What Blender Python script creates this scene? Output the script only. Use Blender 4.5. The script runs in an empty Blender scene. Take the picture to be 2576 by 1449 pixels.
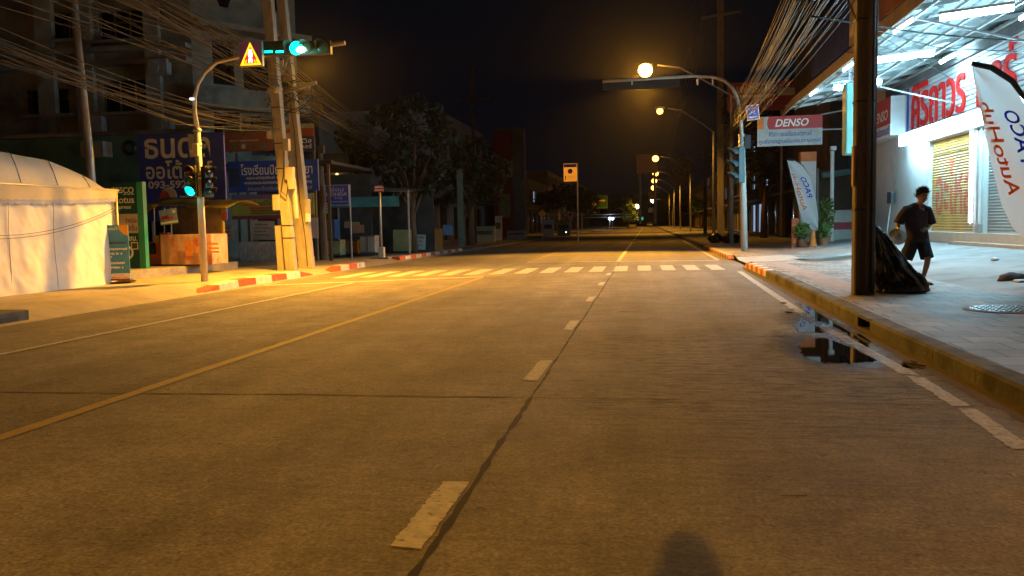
import bpy, bmesh, math, random
from mathutils import Vector, Matrix, noise
random.seed(7)
R = math.radians
sc = bpy.context.scene
col = sc.collection

# ------------------------------------------------------------------ camera
F, CX, CY, H = 2150.0, 1288.0, 724.5, 1.3
YAW, PITCH, ROLL = -0.1568338, -0.0735370, 0.018
fw = Vector((math.sin(YAW)*math.cos(PITCH), math.cos(YAW)*math.cos(PITCH), math.sin(PITCH)))
rt = Vector((math.cos(YAW), -math.sin(YAW), 0)); up = rt.cross(fw)
rt, up = rt*math.cos(ROLL)-up*math.sin(ROLL), rt*math.sin(ROLL)+up*math.cos(ROLL)
cam_d = bpy.data.cameras.new('camera'); cam = bpy.data.objects.new('camera', cam_d); col.objects.link(cam)
m = Matrix((rt, up, -fw)).transposed().to_4x4(); m.translation = Vector((0, 0, H)); cam.matrix_world = m
cam_d.sensor_width = 36; cam_d.lens = 36*F/2576; cam_d.clip_start = 0.05; cam_d.clip_end = 3000
sc.camera = cam
CAMP = Vector((0, 0, H))

# ------------------------------------------------------------------ world, exposure
w = bpy.data.worlds.new("World"); sc.world = w; w.use_nodes = True
nt = w.node_tree; nt.nodes.clear()
sky = nt.nodes.new('ShaderNodeTexSky'); sky.sky_type = 'NISHITA'; sky.sun_disc = False
sky.sun_elevation = R(-4.5); sky.sun_rotation = R(200)
bg = nt.nodes.new('ShaderNodeBackground'); bg.inputs['Strength'].default_value = 0.05
bg2 = nt.nodes.new('ShaderNodeBackground'); bg2.inputs['Color'].default_value = (0.30, 0.36, 0.62, 1); bg2.inputs['Strength'].default_value = 0.006
ad = nt.nodes.new('ShaderNodeAddShader'); ow = nt.nodes.new('ShaderNodeOutputWorld')
nt.links.new(sky.outputs[0], bg.inputs['Color']); nt.links.new(bg.outputs[0], ad.inputs[0]); nt.links.new(bg2.outputs[0], ad.inputs[1]); nt.links.new(ad.outputs[0], ow.inputs[0])
sc.view_settings.view_transform = 'Standard'; sc.view_settings.look = 'None'
sc.view_settings.exposure = 0; sc.view_settings.gamma = 1
sc.render.engine = 'CYCLES'
sc.cycles.use_denoising = True
sc.cycles.max_bounces = 5; sc.cycles.diffuse_bounces = 3; sc.cycles.glossy_bounces = 3; sc.cycles.transparent_max_bounces = 8
sc.cycles.caustics_reflective = False; sc.cycles.caustics_refractive = False
sc.cycles.sample_clamp_indirect = 4

# light powers in one place
SODIUM = (1.0, 0.435, 0.036)
COOL = (0.62, 0.86, 1.0)
W_BEHIND, W_CROSS, W_FAR = 116000, 8600, 6500
E_TUBE, E_BOX = 150, 120

# ------------------------------------------------------------------ helpers: points
def ray(px, py):
    return fw + rt*((px-CX)/F) + up*((CY-py)/F)
def at(px, py, Y):
    d = ray(px, py); return CAMP + d*(Y/d.y)
def ax(px, py, X):
    d = ray(px, py); return CAMP + d*(X/d.x)
def gp(px, py, z=0):
    d = ray(px, py); return CAMP + d*((z-H)/d.z)
def depth(p): return (Vector(p)-CAMP).dot(fw)

# ------------------------------------------------------------------ helpers: materials
MATS = {}
def mat(name, c, rough=0.75, var=0.25, scale=3.0, bump=0.0, metal=0.0, bscale=None, stretch=None, dirt=None, spec=0.4, coat=0.0):
    if name in MATS: return MATS[name]
    m = bpy.data.materials.new(name); m.use_nodes = True; n = m.node_tree; b = n.nodes['Principled BSDF']
    tc = n.nodes.new('ShaderNodeTexCoord'); mp = n.nodes.new('ShaderNodeMapping')
    n.links.new(tc.outputs['Object'], mp.inputs[0])
    if stretch: mp.inputs['Scale'].default_value = stretch
    nz = n.nodes.new('ShaderNodeTexNoise'); nz.inputs['Scale'].default_value = scale; nz.inputs['Detail'].default_value = 8; nz.inputs['Roughness'].default_value = 0.62
    n.links.new(mp.outputs[0], nz.inputs['Vector'])
    cr = n.nodes.new('ShaderNodeValToRGB'); e = cr.color_ramp.elements
    lo = [max(0, x*(1-var)) for x in c]; hi = [min(1, x*(1+var)) for x in c]
    e[0].position = 0.3; e[1].position = 0.7; e[0].color = (*lo, 1); e[1].color = (*hi, 1)
    n.links.new(nz.outputs['Fac'], cr.inputs[0]); out = cr.outputs[0]
    if dirt:
        n2 = n.nodes.new('ShaderNodeTexNoise'); n2.inputs['Scale'].default_value = dirt[1]; n2.inputs['Detail'].default_value = 5
        n.links.new(tc.outputs['Object'], n2.inputs['Vector'])
        r2 = n.nodes.new('ShaderNodeValToRGB'); r2.color_ramp.elements[0].position = dirt[2]; r2.color_ramp.elements[1].position = dirt[2]+0.14
        n.links.new(n2.outputs['Fac'], r2.inputs[0])
        mx = n.nodes.new('ShaderNodeMix'); mx.data_type = 'RGBA'
        n.links.new(r2.outputs[0], mx.inputs['Factor']); n.links.new(out, mx.inputs['A']); mx.inputs['B'].default_value = (*dirt[0], 1)
        out = mx.outputs['Result']
    n.links.new(out, b.inputs['Base Color'])
    b.inputs['Roughness'].default_value = rough; b.inputs['Metallic'].default_value = metal
    b.inputs['Specular IOR Level'].default_value = spec; b.inputs['Coat Weight'].default_value = coat
    if bump:
        bp = n.nodes.new('ShaderNodeBump'); bp.inputs['Strength'].default_value = bump; bp.inputs['Distance'].default_value = 0.02
        n3 = n.nodes.new('ShaderNodeTexNoise'); n3.inputs['Scale'].default_value = bscale or scale*6; n3.inputs['Detail'].default_value = 5
        n.links.new(mp.outputs[0], n3.inputs['Vector']); n.links.new(n3.outputs['Fac'], bp.inputs['Height']); n.links.new(bp.outputs[0], b.inputs['Normal'])
    MATS[name] = m; return m
def glow(name, c, s):
    if name in MATS: return MATS[name]
    m = bpy.data.materials.new(name); m.use_nodes = True; b = m.node_tree.nodes['Principled BSDF']
    b.inputs['Base Color'].default_value = (*[min(1, x*0.6) for x in c], 1); b.inputs['Emission Color'].default_value = (*c, 1); b.inputs['Emission Strength'].default_value = s
    MATS[name] = m; return m

M_CONC = mat('concrete', (0.30, 0.28, 0.25), 0.85, 0.3, 2.5, 0.25, dirt=((0.16, 0.14, 0.12), 1.1, 0.56))
M_CONCPOLE = mat('pole_concrete', (0.33, 0.30, 0.25), 0.85, 0.25, 3, 0.25, stretch=(3, 3, 0.6), dirt=((0.24, 0.2, 0.16), 2.3, 0.6))
M_DARKPOLE = mat('dark_pole', (0.10, 0.075, 0.055), 0.7, 0.4, 5, 0.4, stretch=(4, 4, 0.5))
M_STEEL = mat('galvanised_steel', (0.50, 0.49, 0.47), 0.42, 0.15, 6, 0.05, metal=0.55)
M_GREYPAINT = mat('grey_paint', (0.35, 0.35, 0.34), 0.5, 0.2, 4)
M_BLACK = mat('black_paint', (0.015, 0.016, 0.016), 0.45, 0.4, 5)
M_CABLE = mat('cable_rubber', (0.018, 0.015, 0.014), 0.5, 0.5, 1.0)
M_CABLEL = mat('cable_dusty', (0.06, 0.045, 0.035), 0.6, 0.4, 1.0)
M_WHITE = mat('white_paint', (0.72, 0.72, 0.70), 0.6, 0.1, 2)
M_LETTER = mat("letter_white", (0.90, 0.86, 0.76), 0.55, 0.08, 3)
M_LETBLUE = mat('letter_blue', (0.05, 0.07, 0.35), 0.55, 0.1, 3)
M_LETDARK = mat('letter_dark', (0.07, 0.07, 0.09), 0.6, 0.15, 3)
M_LETRED = mat('letter_red', (0.80, 0.022, 0.018), 0.75, 0.12, 3, spec=0.08)
M_ORANGEP = mat('orange_paint', (0.75, 0.20, 0.03), 0.55, 0.15, 3)
M_RED = mat('red_paint', (0.50, 0.06, 0.04), 0.6, 0.25, 3)
M_KRED = mat('kerb_red', (0.58, 0.085, 0.035), 0.75, 0.3, 6, 0.15, dirt=((0.2, 0.12, 0.08), 3.0, 0.6))
M_KWHITE = mat('kerb_white', (0.62, 0.59, 0.52), 0.75, 0.2, 6, 0.15, dirt=((0.3, 0.26, 0.2), 3.0, 0.6))
M_BLUE = mat('blue_sign', (0.05, 0.075, 0.46), 0.5, 0.25, 1.5)
M_SBLUE = mat('school_blue', (0.02, 0.075, 0.42), 0.5, 0.25, 1.5)
M_GREEN = mat('deep_green', (0.004, 0.075, 0.085), 0.45, 0.15, 2)
M_LGREEN = mat('light_green', (0.04, 0.30, 0.20), 0.45, 0.12, 2)
M_TEALWALL = mat('teal_wall', (0.10, 0.21, 0.17), 0.85, 0.3, 1.3, 0.1, dirt=((0.06, 0.1, 0.09), 0.9, 0.55))
M_OLDWALL = mat('old_wall', (0.24, 0.215, 0.165), 0.9, 0.35, 0.9, 0.15, dirt=((0.11, 0.10, 0.08), 0.6, 0.52))
M_DARKWALL = mat('dark_wall', (0.11, 0.10, 0.095), 0.9, 0.4, 0.8)
M_DARKBOARD = mat('dark_board', (0.045, 0.042, 0.04), 0.9, 0.5, 1.5)  # even dark tone for shelters, sign backing and the slim pole
M_BROWN = mat('brown_wood', (0.14, 0.085, 0.045), 0.75, 0.35, 4, 0.2, stretch=(5, 5, 0.6))
M_GLASS = mat('dark_glass', (0.012, 0.012, 0.014), 0.12, 0.5, 2)
M_YELLOW = mat('yellow_cloth', (0.26, 0.19, 0.03), 0.8, 0.25, 3)
M_ORANGEC = mat('orange_table', (0.60, 0.15, 0.02), 0.65, 0.25, 3)
M_CREAM = mat('cream_paint', (0.55, 0.50, 0.38), 0.7, 0.15, 2)
M_PAPER = mat('pale_board', (0.48, 0.47, 0.43), 0.7, 0.2, 2.5)
M_SHEET = mat('plain_grey_board', (0.36, 0.33, 0.31), 0.8, 0.15, 1)

# ------------------------------------------------------------------ helpers: meshes
class MB:
    def __init__(s): s.bm = bmesh.new()
    def box(s, c, d, rz=0, mtx=None):
        r = bmesh.ops.create_cube(s.bm, size=1)
        T = Matrix.Translation(c) @ Matrix.Rotation(rz, 4, 'Z') @ Matrix.Diagonal((*d, 1))
        if mtx: T = mtx @ T
        bmesh.ops.transform(s.bm, matrix=T, verts=r['verts']); return s
    def bar(s, a, b, wd, dp=None):           # square bar from a to b
        a, b = Vector(a), Vector(b); d = b-a; q = d.to_track_quat('Z', 'Y').to_matrix().to_4x4()
        r = bmesh.ops.create_cube(s.bm, size=1)
        bmesh.ops.transform(s.bm, matrix=Matrix.Translation((a+b)/2) @ q @ Matrix.Diagonal((wd, dp or wd, d.length, 1)), verts=r['verts']); return s
    def cone(s, a, b, r1, r2=None, n=12):
        a, b = Vector(a), Vector(b); d = b-a; q = d.to_track_quat('Z', 'Y').to_matrix().to_4x4()
        r = bmesh.ops.create_cone(s.bm, cap_ends=True, segments=n, radius1=r1, radius2=r1 if r2 is None else r2, depth=d.length)
        bmesh.ops.transform(s.bm, matrix=Matrix.Translation((a+b)/2) @ q, verts=r['verts']); return s
    def tube(s, pts, r, n=8, caps=True):
        pts = [Vector(p) for p in pts]; rs = r if isinstance(r, (list, tuple)) else [r]*len(pts); rings = []
        ref = None
        for i, p in enumerate(pts):
            t = (pts[min(i+1, len(pts)-1)]-pts[max(i-1, 0)]).normalized()
            if ref is None: ref = t.orthogonal().normalized()
            ref = (ref - t*ref.dot(t)).normalized(); bn = t.cross(ref)
            rings.append([s.bm.verts.new(p+(ref*math.cos(k*2*math.pi/n)+bn*math.sin(k*2*math.pi/n))*rs[i]) for k in range(n)])
        for a, b in zip(rings, rings[1:]):
            for k in range(n): s.bm.faces.new((a[k], a[(k+1) % n], b[(k+1) % n], b[k]))
        if caps: s.bm.faces.new(rings[0][::-1]); s.bm.faces.new(rings[-1])
        return s
    def loft(s, rings, n=16, caps=True):     # rings: (centre, rx, ry, tilt matrix or None)
        vs = []
        for c, rx, ry, *t in rings:
            q = t[0] if t else Matrix.Identity(3)
            vs.append([s.bm.verts.new(Vector(c)+q @ Vector((math.cos(k*2*math.pi/n)*rx, math.sin(k*2*math.pi/n)*ry, 0))) for k in range(n)])
        for a, b in zip(vs, vs[1:]):
            for k in range(n): s.bm.faces.new((a[k], a[(k+1) % n], b[(k+1) % n], b[k]))
        if caps: s.bm.faces.new(vs[0][::-1]); s.bm.faces.new(vs[-1])
        return s
    def poly(s, pts, ext=None):              # flat polygon, optional extrusion vector
        vs = [s.bm.verts.new(Vector(p)) for p in pts]; f = s.bm.faces.new(vs)
        if ext is not None:
            r = bmesh.ops.extrude_face_region(s.bm, geom=[f]); nv = [g for g in r['geom'] if isinstance(g, bmesh.types.BMVert)]
            bmesh.ops.translate(s.bm, vec=Vector(ext), verts=nv)
        return s
    def ball(s, c, r, sub=2, sc3=(1, 1, 1), jit=0, seed=0):
        rr = bmesh.ops.create_icosphere(s.bm, subdivisions=sub, radius=1)
        for v in rr['verts']:
            k = 1+jit*noise.noise(v.co*2.3+Vector((seed, seed*1.7, 0))) if jit else 1
            v.co = Vector((v.co.x*sc3[0], v.co.y*sc3[1], v.co.z*sc3[2]))*r*k + Vector(c)
        return s
    def sphere(s, c, r, n=12, sc3=(1, 1, 1)):
        rr = bmesh.ops.create_uvsphere(s.bm, u_segments=n*2, v_segments=n, radius=r)
        for v in rr['verts']: v.co = Vector((v.co.x*sc3[0], v.co.y*sc3[1], v.co.z*sc3[2]))+Vector(c)
        return s
    def grid(s, nu, nv, f):
        g = [[s.bm.verts.new(f(i/nu, j/nv)) for j in range(nv+1)] for i in range(nu+1)]
        for i in range(nu):
            for j in range(nv): s.bm.faces.new((g[i][j], g[i+1][j], g[i+1][j+1], g[i][j+1]))
        return s
    def bevel(s, w, seg=2):
        bmesh.ops.bevel(s.bm, geom=[e for e in s.bm.edges], offset=w, segments=seg, affect='EDGES', profile=0.6); return s
    def build(s, name, m=None, parent=None, smooth=False):
        bmesh.ops.recalc_face_normals(s.bm, faces=s.bm.faces)
        me = bpy.data.meshes.new(name); s.bm.to_mesh(me); s.bm.free()
        if smooth:
            for p in me.polygons: p.use_smooth = True
        return obj(name, me, m, parent)
def obj(name, me, m=None, parent=None):
    o = bpy.data.objects.new(name, me); col.objects.link(o)
    if m and hasattr(me, 'materials'): me.materials.append(m)
    if parent: o.parent = parent
    return o
def tag(o, label=None, cat=None, group=None, kind=None):
    if label: o['label'] = label
    if cat: o['category'] = cat
    if group: o['group'] = group
    if kind: o['kind'] = kind
    return o
def thing(name, label, cat, loc=(0, 0, 0), rz=0, group=None):
    o = bpy.data.objects.new(name, None); col.objects.link(o); o.location = loc; o.rotation_euler = (0, 0, rz)
    o.empty_display_size = 0.2
    return tag(o, label, cat, group)
def struct(o): o['kind'] = 'structure'; return o
def lamp(kind, power, c, loc, parent, size=0.1, spot=None, blend=0.5, aim=None, name='bulb_light'):
    l = bpy.data.lights.new(name, kind); l.energy = power; l.color = c; l.shadow_soft_size = size
    if kind == 'SPOT': l.spot_size = R(spot); l.spot_blend = blend
    o = bpy.data.objects.new(name, l); col.objects.link(o); o.location = loc; o.parent = parent
    if aim is not None: o.rotation_euler = (Vector(aim)).to_track_quat('-Z', 'Y').to_euler()
    return o
def copy_tree(o, parent=None):
    c = o.copy(); col.objects.link(c)
    if parent: c.parent = parent
    for ch in list(o.children): copy_tree(ch, c)
    return c

def text_mesh(s, bold=0.0):
    cu = bpy.data.curves.new('t', 'FONT'); cu.body = s; cu.size = 1; cu.resolution_u = 3; cu.offset = bold; cu.extrude = 0.004
    o = bpy.data.objects.new('t', cu); col.objects.link(o)
    dg = bpy.context.evaluated_depsgraph_get(); me = bpy.data.meshes.new_from_object(o.evaluated_get(dg))
    bpy.data.objects.remove(o); return me
def text(s, u, v, wd, ht, parent, m, y=-0.02, bold=0.0, shear=0, name='lettering', thick=0.004, mirror=False, rot=0):
    """letters fitted to a wd x ht box centred at local (u, v), lying in the XZ plane and facing -Y"""
    me = text_mesh(s, bold)
    xs = [p.co.x for p in me.vertices]; ys = [p.co.y for p in me.vertices]
    x0, x1, y0, y1 = min(xs), max(xs), min(ys), max(ys); c, sn = math.cos(rot), math.sin(rot)
    for p in me.vertices:
        a = ((p.co.x-x0)/(x1-x0)-0.5)*wd; b = ((p.co.y-y0)/(y1-y0)-0.5)*ht; a += shear*b
        if mirror: a = -a
        a, b = a*c-b*sn, a*sn+b*c
        z = p.co.z
        p.co = (u+a, y-(thick if z > 0 else 0), v+b)
    return obj(name, me, m, parent)
def strokes(u, v, wd, ht, parent, m, y=-0.02, name='small_print', seed=1):
    """a line of print too small to read"""
    rnd = random.Random(seed); b = MB(); x = u-wd/2
    while x < u+wd/2-ht*0.3:
        k = rnd.uniform(0.35, 0.8)*ht
        b.box((x+k/2, y-0.001, v+rnd.uniform(-0.08, 0.08)*ht), (k*0.72, 0.004, ht*rnd.uniform(0.55, 0.95))); x += k
        if rnd.random() < 0.13: x += ht*0.5
    return b.build(name, m, parent)
class Board: pass
def board(name, label, cat, x0, y0, x1, y1, Y, m, yaw=0, t=0.05, group=None, panel='panel', frame=None, fw_=0.03):
    """upright board seen in the box x0..y1 at road distance Y; local x right, z up from its bottom centre, face at -Y"""
    cx, cy = (x0+x1)/2, (y0+y1)/2; c = at(cx, cy, Y); d = depth(c)
    b = Board(); b.w = (x1-x0)/F*d/max(0.3, math.cos(yaw)); b.h = (y1-y0)/F*d
    b.o = thing(name, label, cat, (c.x, c.y, c.z-b.h/2), yaw, group)
    MB().box((0, 0, b.h/2), (b.w, t, b.h)).build(panel, m, b.o); b.y = -t/2-0.003
    if frame:
        f = MB(); q = fw_
        f.box((0, b.y-0.004, q/2), (b.w+0.01, 0.02, q)); f.box((0, b.y-0.004, b.h-q/2), (b.w+0.01, 0.02, q))
        f.box((-b.w/2+q/2, b.y-0.004, b.h/2), (q, 0.018, b.h-2*q)); f.box((b.w/2-q/2, b.y-0.004, b.h/2), (q, 0.018, b.h-2*q))
        f.build('frame', frame, b.o)
    return b
def on(b, s, u0, v0, u1, v1, m, **k):       # text in fractions of the board, v downward
    return text(s, (u0+u1-1)/2*b.w, (1-(v0+v1)/2)*b.h, (u1-u0)*b.w, (v1-v0)*b.h, b.o, m, y=b.y, **k)
def band(b, u0, v0, u1, v1, m, name='colour_band', t=0.006):
    return MB().box(((u0+u1-1)/2*b.w, b.y, (1-(v0+v1)/2)*b.h), ((u1-u0)*b.w, t, (v1-v0)*b.h)).build(name, m, b.o)
def fine(b, u0, v0, u1, v1, m, seed=1):
    return strokes((u0+u1-1)/2*b.w, (1-(v0+v1)/2)*b.h, (u1-u0)*b.w, (v1-v0)*b.h, b.o, m, y=b.y, seed=seed)

# ------------------------------------------------------------------ ground and road
def road_material():
    m = bpy.data.materials.new('worn_concrete_road'); m.use_nodes = True; n = m.node_tree; L = n.links.new; b = n.nodes['Principled BSDF']
    tc = n.nodes.new('ShaderNodeTexCoord')
    def nz(scale, det=6, st=None, rough=0.6):
        mp = n.nodes.new('ShaderNodeMapping'); L(tc.outputs['Object'], mp.inputs[0])
        if st: mp.inputs['Scale'].default_value = st
        k = n.nodes.new('ShaderNodeTexNoise'); k.inputs['Scale'].default_value = scale; k.inputs['Detail'].default_value = det; k.inputs['Roughness'].default_value = rough
        L(mp.outputs[0], k.inputs['Vector']); return k.outputs['Fac']
    def ramp(x, p0, p1, c0=0, c1=1):
        r = n.nodes.new('ShaderNodeMapRange'); r.inputs[1].default_value = p0; r.inputs[2].default_value = p1; r.inputs[3].default_value = c0; r.inputs[4].default_value = c1
        L(x, r.inputs[0]); return r.outputs[0]
    def mth(op, a, c):
        k = n.nodes.new('ShaderNodeMath'); k.operation = op
        for i, x in enumerate((a, c)):
            if isinstance(x, (int, float)): k.inputs[i].default_value = x
            else: L(x, k.inputs[i])
        return k.outputs[0]
    big = ramp(nz(0.22, 4), 0.36, 0.64, 0.80, 1.16); mid = ramp(nz(1.7, 8, None, 0.7), 0.36, 0.64, 0.78, 1.18); fine = mth('MULTIPLY', ramp(nz(48, 4), 0.36, 0.64, 0.68, 1.32), ramp(nz(14, 5, None, 0.7), 0.36, 0.64, 0.80, 1.2))
    pit = ramp(nz(7, 5, (0.6, 2.2, 1), 0.7), 0.50, 0.60, 0.0, 0.75)
    speck = ramp(nz(11, 3), 0.64, 0.70, 1.0, 0.58)
    lane = ramp(nz(0.8, 3, (1, 0.05, 1)), 0.36, 0.62, 0.74, 1.10)           # tyre tracks run along the lane
    s0 = n.nodes.new('ShaderNodeSeparateXYZ'); L(tc.outputs['Object'], s0.inputs[0])
    gx = mth('DIVIDE', mth('SUBTRACT', s0.outputs[0], 1.0), 2.0); gy = mth('DIVIDE', mth('SUBTRACT', s0.outputs[1], 8.0), 3.4)
    gd = mth('ADD', mth('SQRT', mth('ADD', mth('MULTIPLY', gx, gx), mth('MULTIPLY', gy, gy)), 0), mth('MULTIPLY', mth('SUBTRACT', nz(0.9, 5), 0.5), 1.6))
    patch = ramp(gd, 0.5, 1.15, 1.0, 0.16)           # grooved and pitted stretch of the right lane
    gr = nz(1.0, 4, (1.3, 42, 1), 0.7)                                     # brushed grooves across the lane
    groove = mth('MULTIPLY', ramp(gr, 0.50, 0.62, 0.0, 0.70), patch)
    v = mth('MULTIPLY', mth('MULTIPLY', mth('MULTIPLY', big, mid), mth('MULTIPLY', fine, speck)), mth('MULTIPLY', lane, mth('MULTIPLY', mth('SUBTRACT', 1.0, groove), mth('SUBTRACT', 1.0, mth('MULTIPLY', pit, mth('MULTIPLY', patch, patch))))))
    # bare aggregate glinting in the wheel track
    vo = n.nodes.new('ShaderNodeTexVoronoi'); vo.inputs['Scale'].default_value = 26; mp = n.nodes.new('ShaderNodeMapping'); mp.inputs['Scale'].default_value = (0.7, 1.6, 1)
    L(tc.outputs['Object'], mp.inputs[0]); L(mp.outputs[0], vo.inputs['Vector'])
    agg = mth('MULTIPLY', ramp(vo.outputs['Distance'], 0.12, 0.26, 1, 0), ramp(nz(9, 3), 0.45, 0.6, 0, 1))
    sq = n.nodes.new('ShaderNodeSeparateXYZ'); L(tc.outputs['Object'], sq.inputs[0])
    def spot_zone(cx, cy, rx, ry):
        a = mth('DIVIDE', mth('SUBTRACT', sq.outputs[0], cx), rx); c_ = mth('DIVIDE', mth('SUBTRACT', sq.outputs[1], cy), ry)
        return mth('SQRT', mth('ADD', mth('MULTIPLY', a, a), mth('MULTIPLY', c_, c_)), 0)
    zd = mth('MINIMUM', mth('MINIMUM', spot_zone(-2.4, 5.0, 0.75, 2.4), spot_zone(-7.6, 8.6, 1.5, 1.0)), spot_zone(-2.9, 9.2, 0.8, 1.6))
    zone = ramp(mth('ADD', zd, mth('MULTIPLY', mth('SUBTRACT', nz(1.6, 5), 0.5), 2.2)), 0.2, 1.15, 1, 0)
    agg = mth('MULTIPLY', agg, zone)
    # wet concrete around the puddle by the right edge line
    sp = n.nodes.new('ShaderNodeSeparateXYZ'); L(tc.outputs['Object'], sp.inputs[0])
    dx = mth('MULTIPLY', mth('SUBTRACT', sp.outputs[0], 2.05), 1.25); dy = mth('MULTIPLY', mth('SUBTRACT', sp.outputs[1], 10.0), 0.42)
    dd = mth('SQRT', mth('ADD', mth('MULTIPLY', dx, dx), mth('MULTIPLY', dy, dy)), 0)
    wet = ramp(mth('ADD', dd, mth('MULTIPLY', mth('SUBTRACT', nz(2.2, 5), 0.5), 1.5)), 0.25, 0.95, 1, 0)
    v = mth('MULTIPLY', v, mth('SUBTRACT', 1.0, mth('MULTIPLY', wet, 0.50)))
    mul = n.nodes.new('ShaderNodeVectorMath'); mul.operation = 'SCALE'; mul.inputs[0].default_value = (0.205, 0.188, 0.168); L(v, mul.inputs['Scale'])
    mx = n.nodes.new('ShaderNodeMix'); mx.data_type = 'RGBA'; L(mth('MULTIPLY', agg, 0.8), mx.inputs['Factor']); L(mul.outputs[0], mx.inputs['A']); mx.inputs['B'].default_value = (0.50, 0.44, 0.40, 1)
    L(mx.outputs['Result'], b.inputs['Base Color'])
    ro = mth('SUBTRACT', ramp(nz(3.0, 5), 0.3, 0.7, 0.84, 0.93), mth('MULTIPLY', mth('MULTIPLY', wet, ramp(nz(7, 4), 0.4, 0.6, 0.25, 1.0)), 0.66)); L(ro, b.inputs['Roughness']); b.inputs['Specular IOR Level'].default_value = 0.25
    bp = n.nodes.new('ShaderNodeBump'); bp.inputs['Strength'].default_value = 0.6; bp.inputs['Distance'].default_value = 0.004
    L(mth('ADD', mth('MULTIPLY', mth('MULTIPLY', gr, patch), 1.2), mth('MULTIPLY', fine, 0.4)), bp.inputs['Height']); L(bp.outputs[0], b.inputs['Normal'])
    return m
M_ROAD = road_material()
M_LINE = mat('road_paint_white', (0.45, 0.43, 0.39), 0.8, 0.3, 14, 0.2, dirt=((0.19, 0.175, 0.155), 22.0, 0.55))
M_YLINE = mat('road_paint_yellow', (0.33, 0.24, 0.08), 0.8, 0.3, 14, 0.2, dirt=((0.20, 0.165, 0.12), 14.0, 0.52))
M_TAR = mat('joint_tar', (0.016, 0.014, 0.012), 0.95, 0.4, 8)
M_DIRT = mat('dirt', (0.10, 0.085, 0.065), 0.95, 0.3, 0.6)

struct(MB().box((0, 400, -0.06), (900, 1300, 0.02)).build('ground', M_DIRT))
KXL, KXR = -9.1, 2.6
def kerb_x(Y): return 2.5 if Y < 10 else min(2.72, 2.5+(Y-10)*0.027)
road = struct(MB().grid(1, 40, lambda u, v: Vector((-9.25+u*12.1, -60+v*v*760, 0))).build('road', M_ROAD))

def ragged(b, pts_l, pts_r, z, amp=0.012, step=0.06, seed=0):
    """painted strip between two polylines with worn edges"""
    rnd = random.Random(seed)
    def res(pts):
        out = []
        for p, q in zip(pts, pts[1:]):
            p, q = Vector(p), Vector(q); k = max(2, int((q-p).length/step))
            for i in range(k): out.append(p.lerp(q, i/k))
        out.append(Vector(pts[-1])); return out
    l, r = res(pts_l), res(pts_r); k = min(len(l), len(r))
    l = [l[int(i*(len(l)-1)/(k-1))] for i in range(k)]; r = [r[int(i*(len(r)-1)/(k-1))] for i in range(k)]
    wn = (r[0]-l[0]).normalized(); al = ar = 0
    vl, vr = [], []
    for i in range(k):
        al = amp*1.1*noise.noise(Vector((i*step*14, seed*3.7, 0)))+rnd.uniform(-amp, amp)*0.8; ar = amp*0.5*noise.noise(Vector((i*step*9, seed*3.7, 9)))+rnd.uniform(-amp, amp)*0.35
        vl.append(b.bm.verts.new((l[i].x+wn.x*al, l[i].y+wn.y*al, z))); vr.append(b.bm.verts.new((r[i].x+wn.x*ar, r[i].y+wn.y*ar, z)))
    for i in range(k-1): b.bm.faces.new((vl[i], vr[i], vr[i+1], vl[i+1]))
    return b
# lane dashes (measured along the lane)
for i, (y0, y1, l0, l1, rr) in enumerate([(3.28, 4.16, -1.045, -1.03, -0.895), (7.0, 8.04, -1.03, -1.02, -0.895), (10.43, 11.4, -1.02, -1.02, -0.895), (14.3, 15.2, -1.02, -1.02, -0.90),
                                      (18.0, 18.9, -1.02, -1.02, -0.9), (21.6, 22.4, -1.02, -1.02, -0.9)]):
    b = MB(); ragged(b, [(l0, y0, 0), (l1, y1, 0)], [(rr-0.01, y0-0.02, 0), (rr, y1+0.01, 0)], 0.005, 0.011 if i == 0 else 0.008, 0.025, i); b.build('lane_dash', M_LINE, road)
b = MB(); ragged(b, [(-1.02, 29.2, 0), (-1.02, 58, 0)], [(-0.88, 29.2, 0), (-0.88, 58, 0)], 0.005, 0.008, 0.3, 9); b.build('lane_line', M_LINE, road)
b = MB(); ragged(b, [(-1.0, 64, 0), (-1.0, 300, 0)], [(-0.87, 64, 0), (-0.87, 300, 0)], 0.005, 0.006, 1.5, 10); b.build('lane_line', M_LINE, road)
b = MB(); ragged(b, [(-4.16, -10, 0), (-4.14, 21, 0)], [(-4.03, -10, 0), (-4.02, 21, 0)], 0.005, 0.012, 0.09, 11); b.build('centre_line', M_YLINE, road)
b = MB(); ragged(b, [(-4.14, 29.4, 0), (-4.1, 200, 0)], [(-4.02, 29.4, 0), (-3.98, 200, 0)], 0.005, 0.01, 0.4, 12); b.build('centre_line', M_YLINE, road)
b = MB(); ragged(b, [(-7.02, -10, 0), (-6.93, 19.4, 0)], [(-6.92, -10, 0), (-6.83, 19.45, 0)], 0.005, 0.008, 0.1, 13); b.build('edge_line', M_LINE, road)
b = MB(); ragged(b, [(-9.02, -4, 0), (-9.05, 17, 0), (-8.9, 19.8, 0)], [(-8.95, -4, 0), (-8.97, 17, 0), (-8.82, 19.85, 0)], 0.005, 0.008, 0.12, 14); b.build('edge_line', M_LINE, road)
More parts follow.
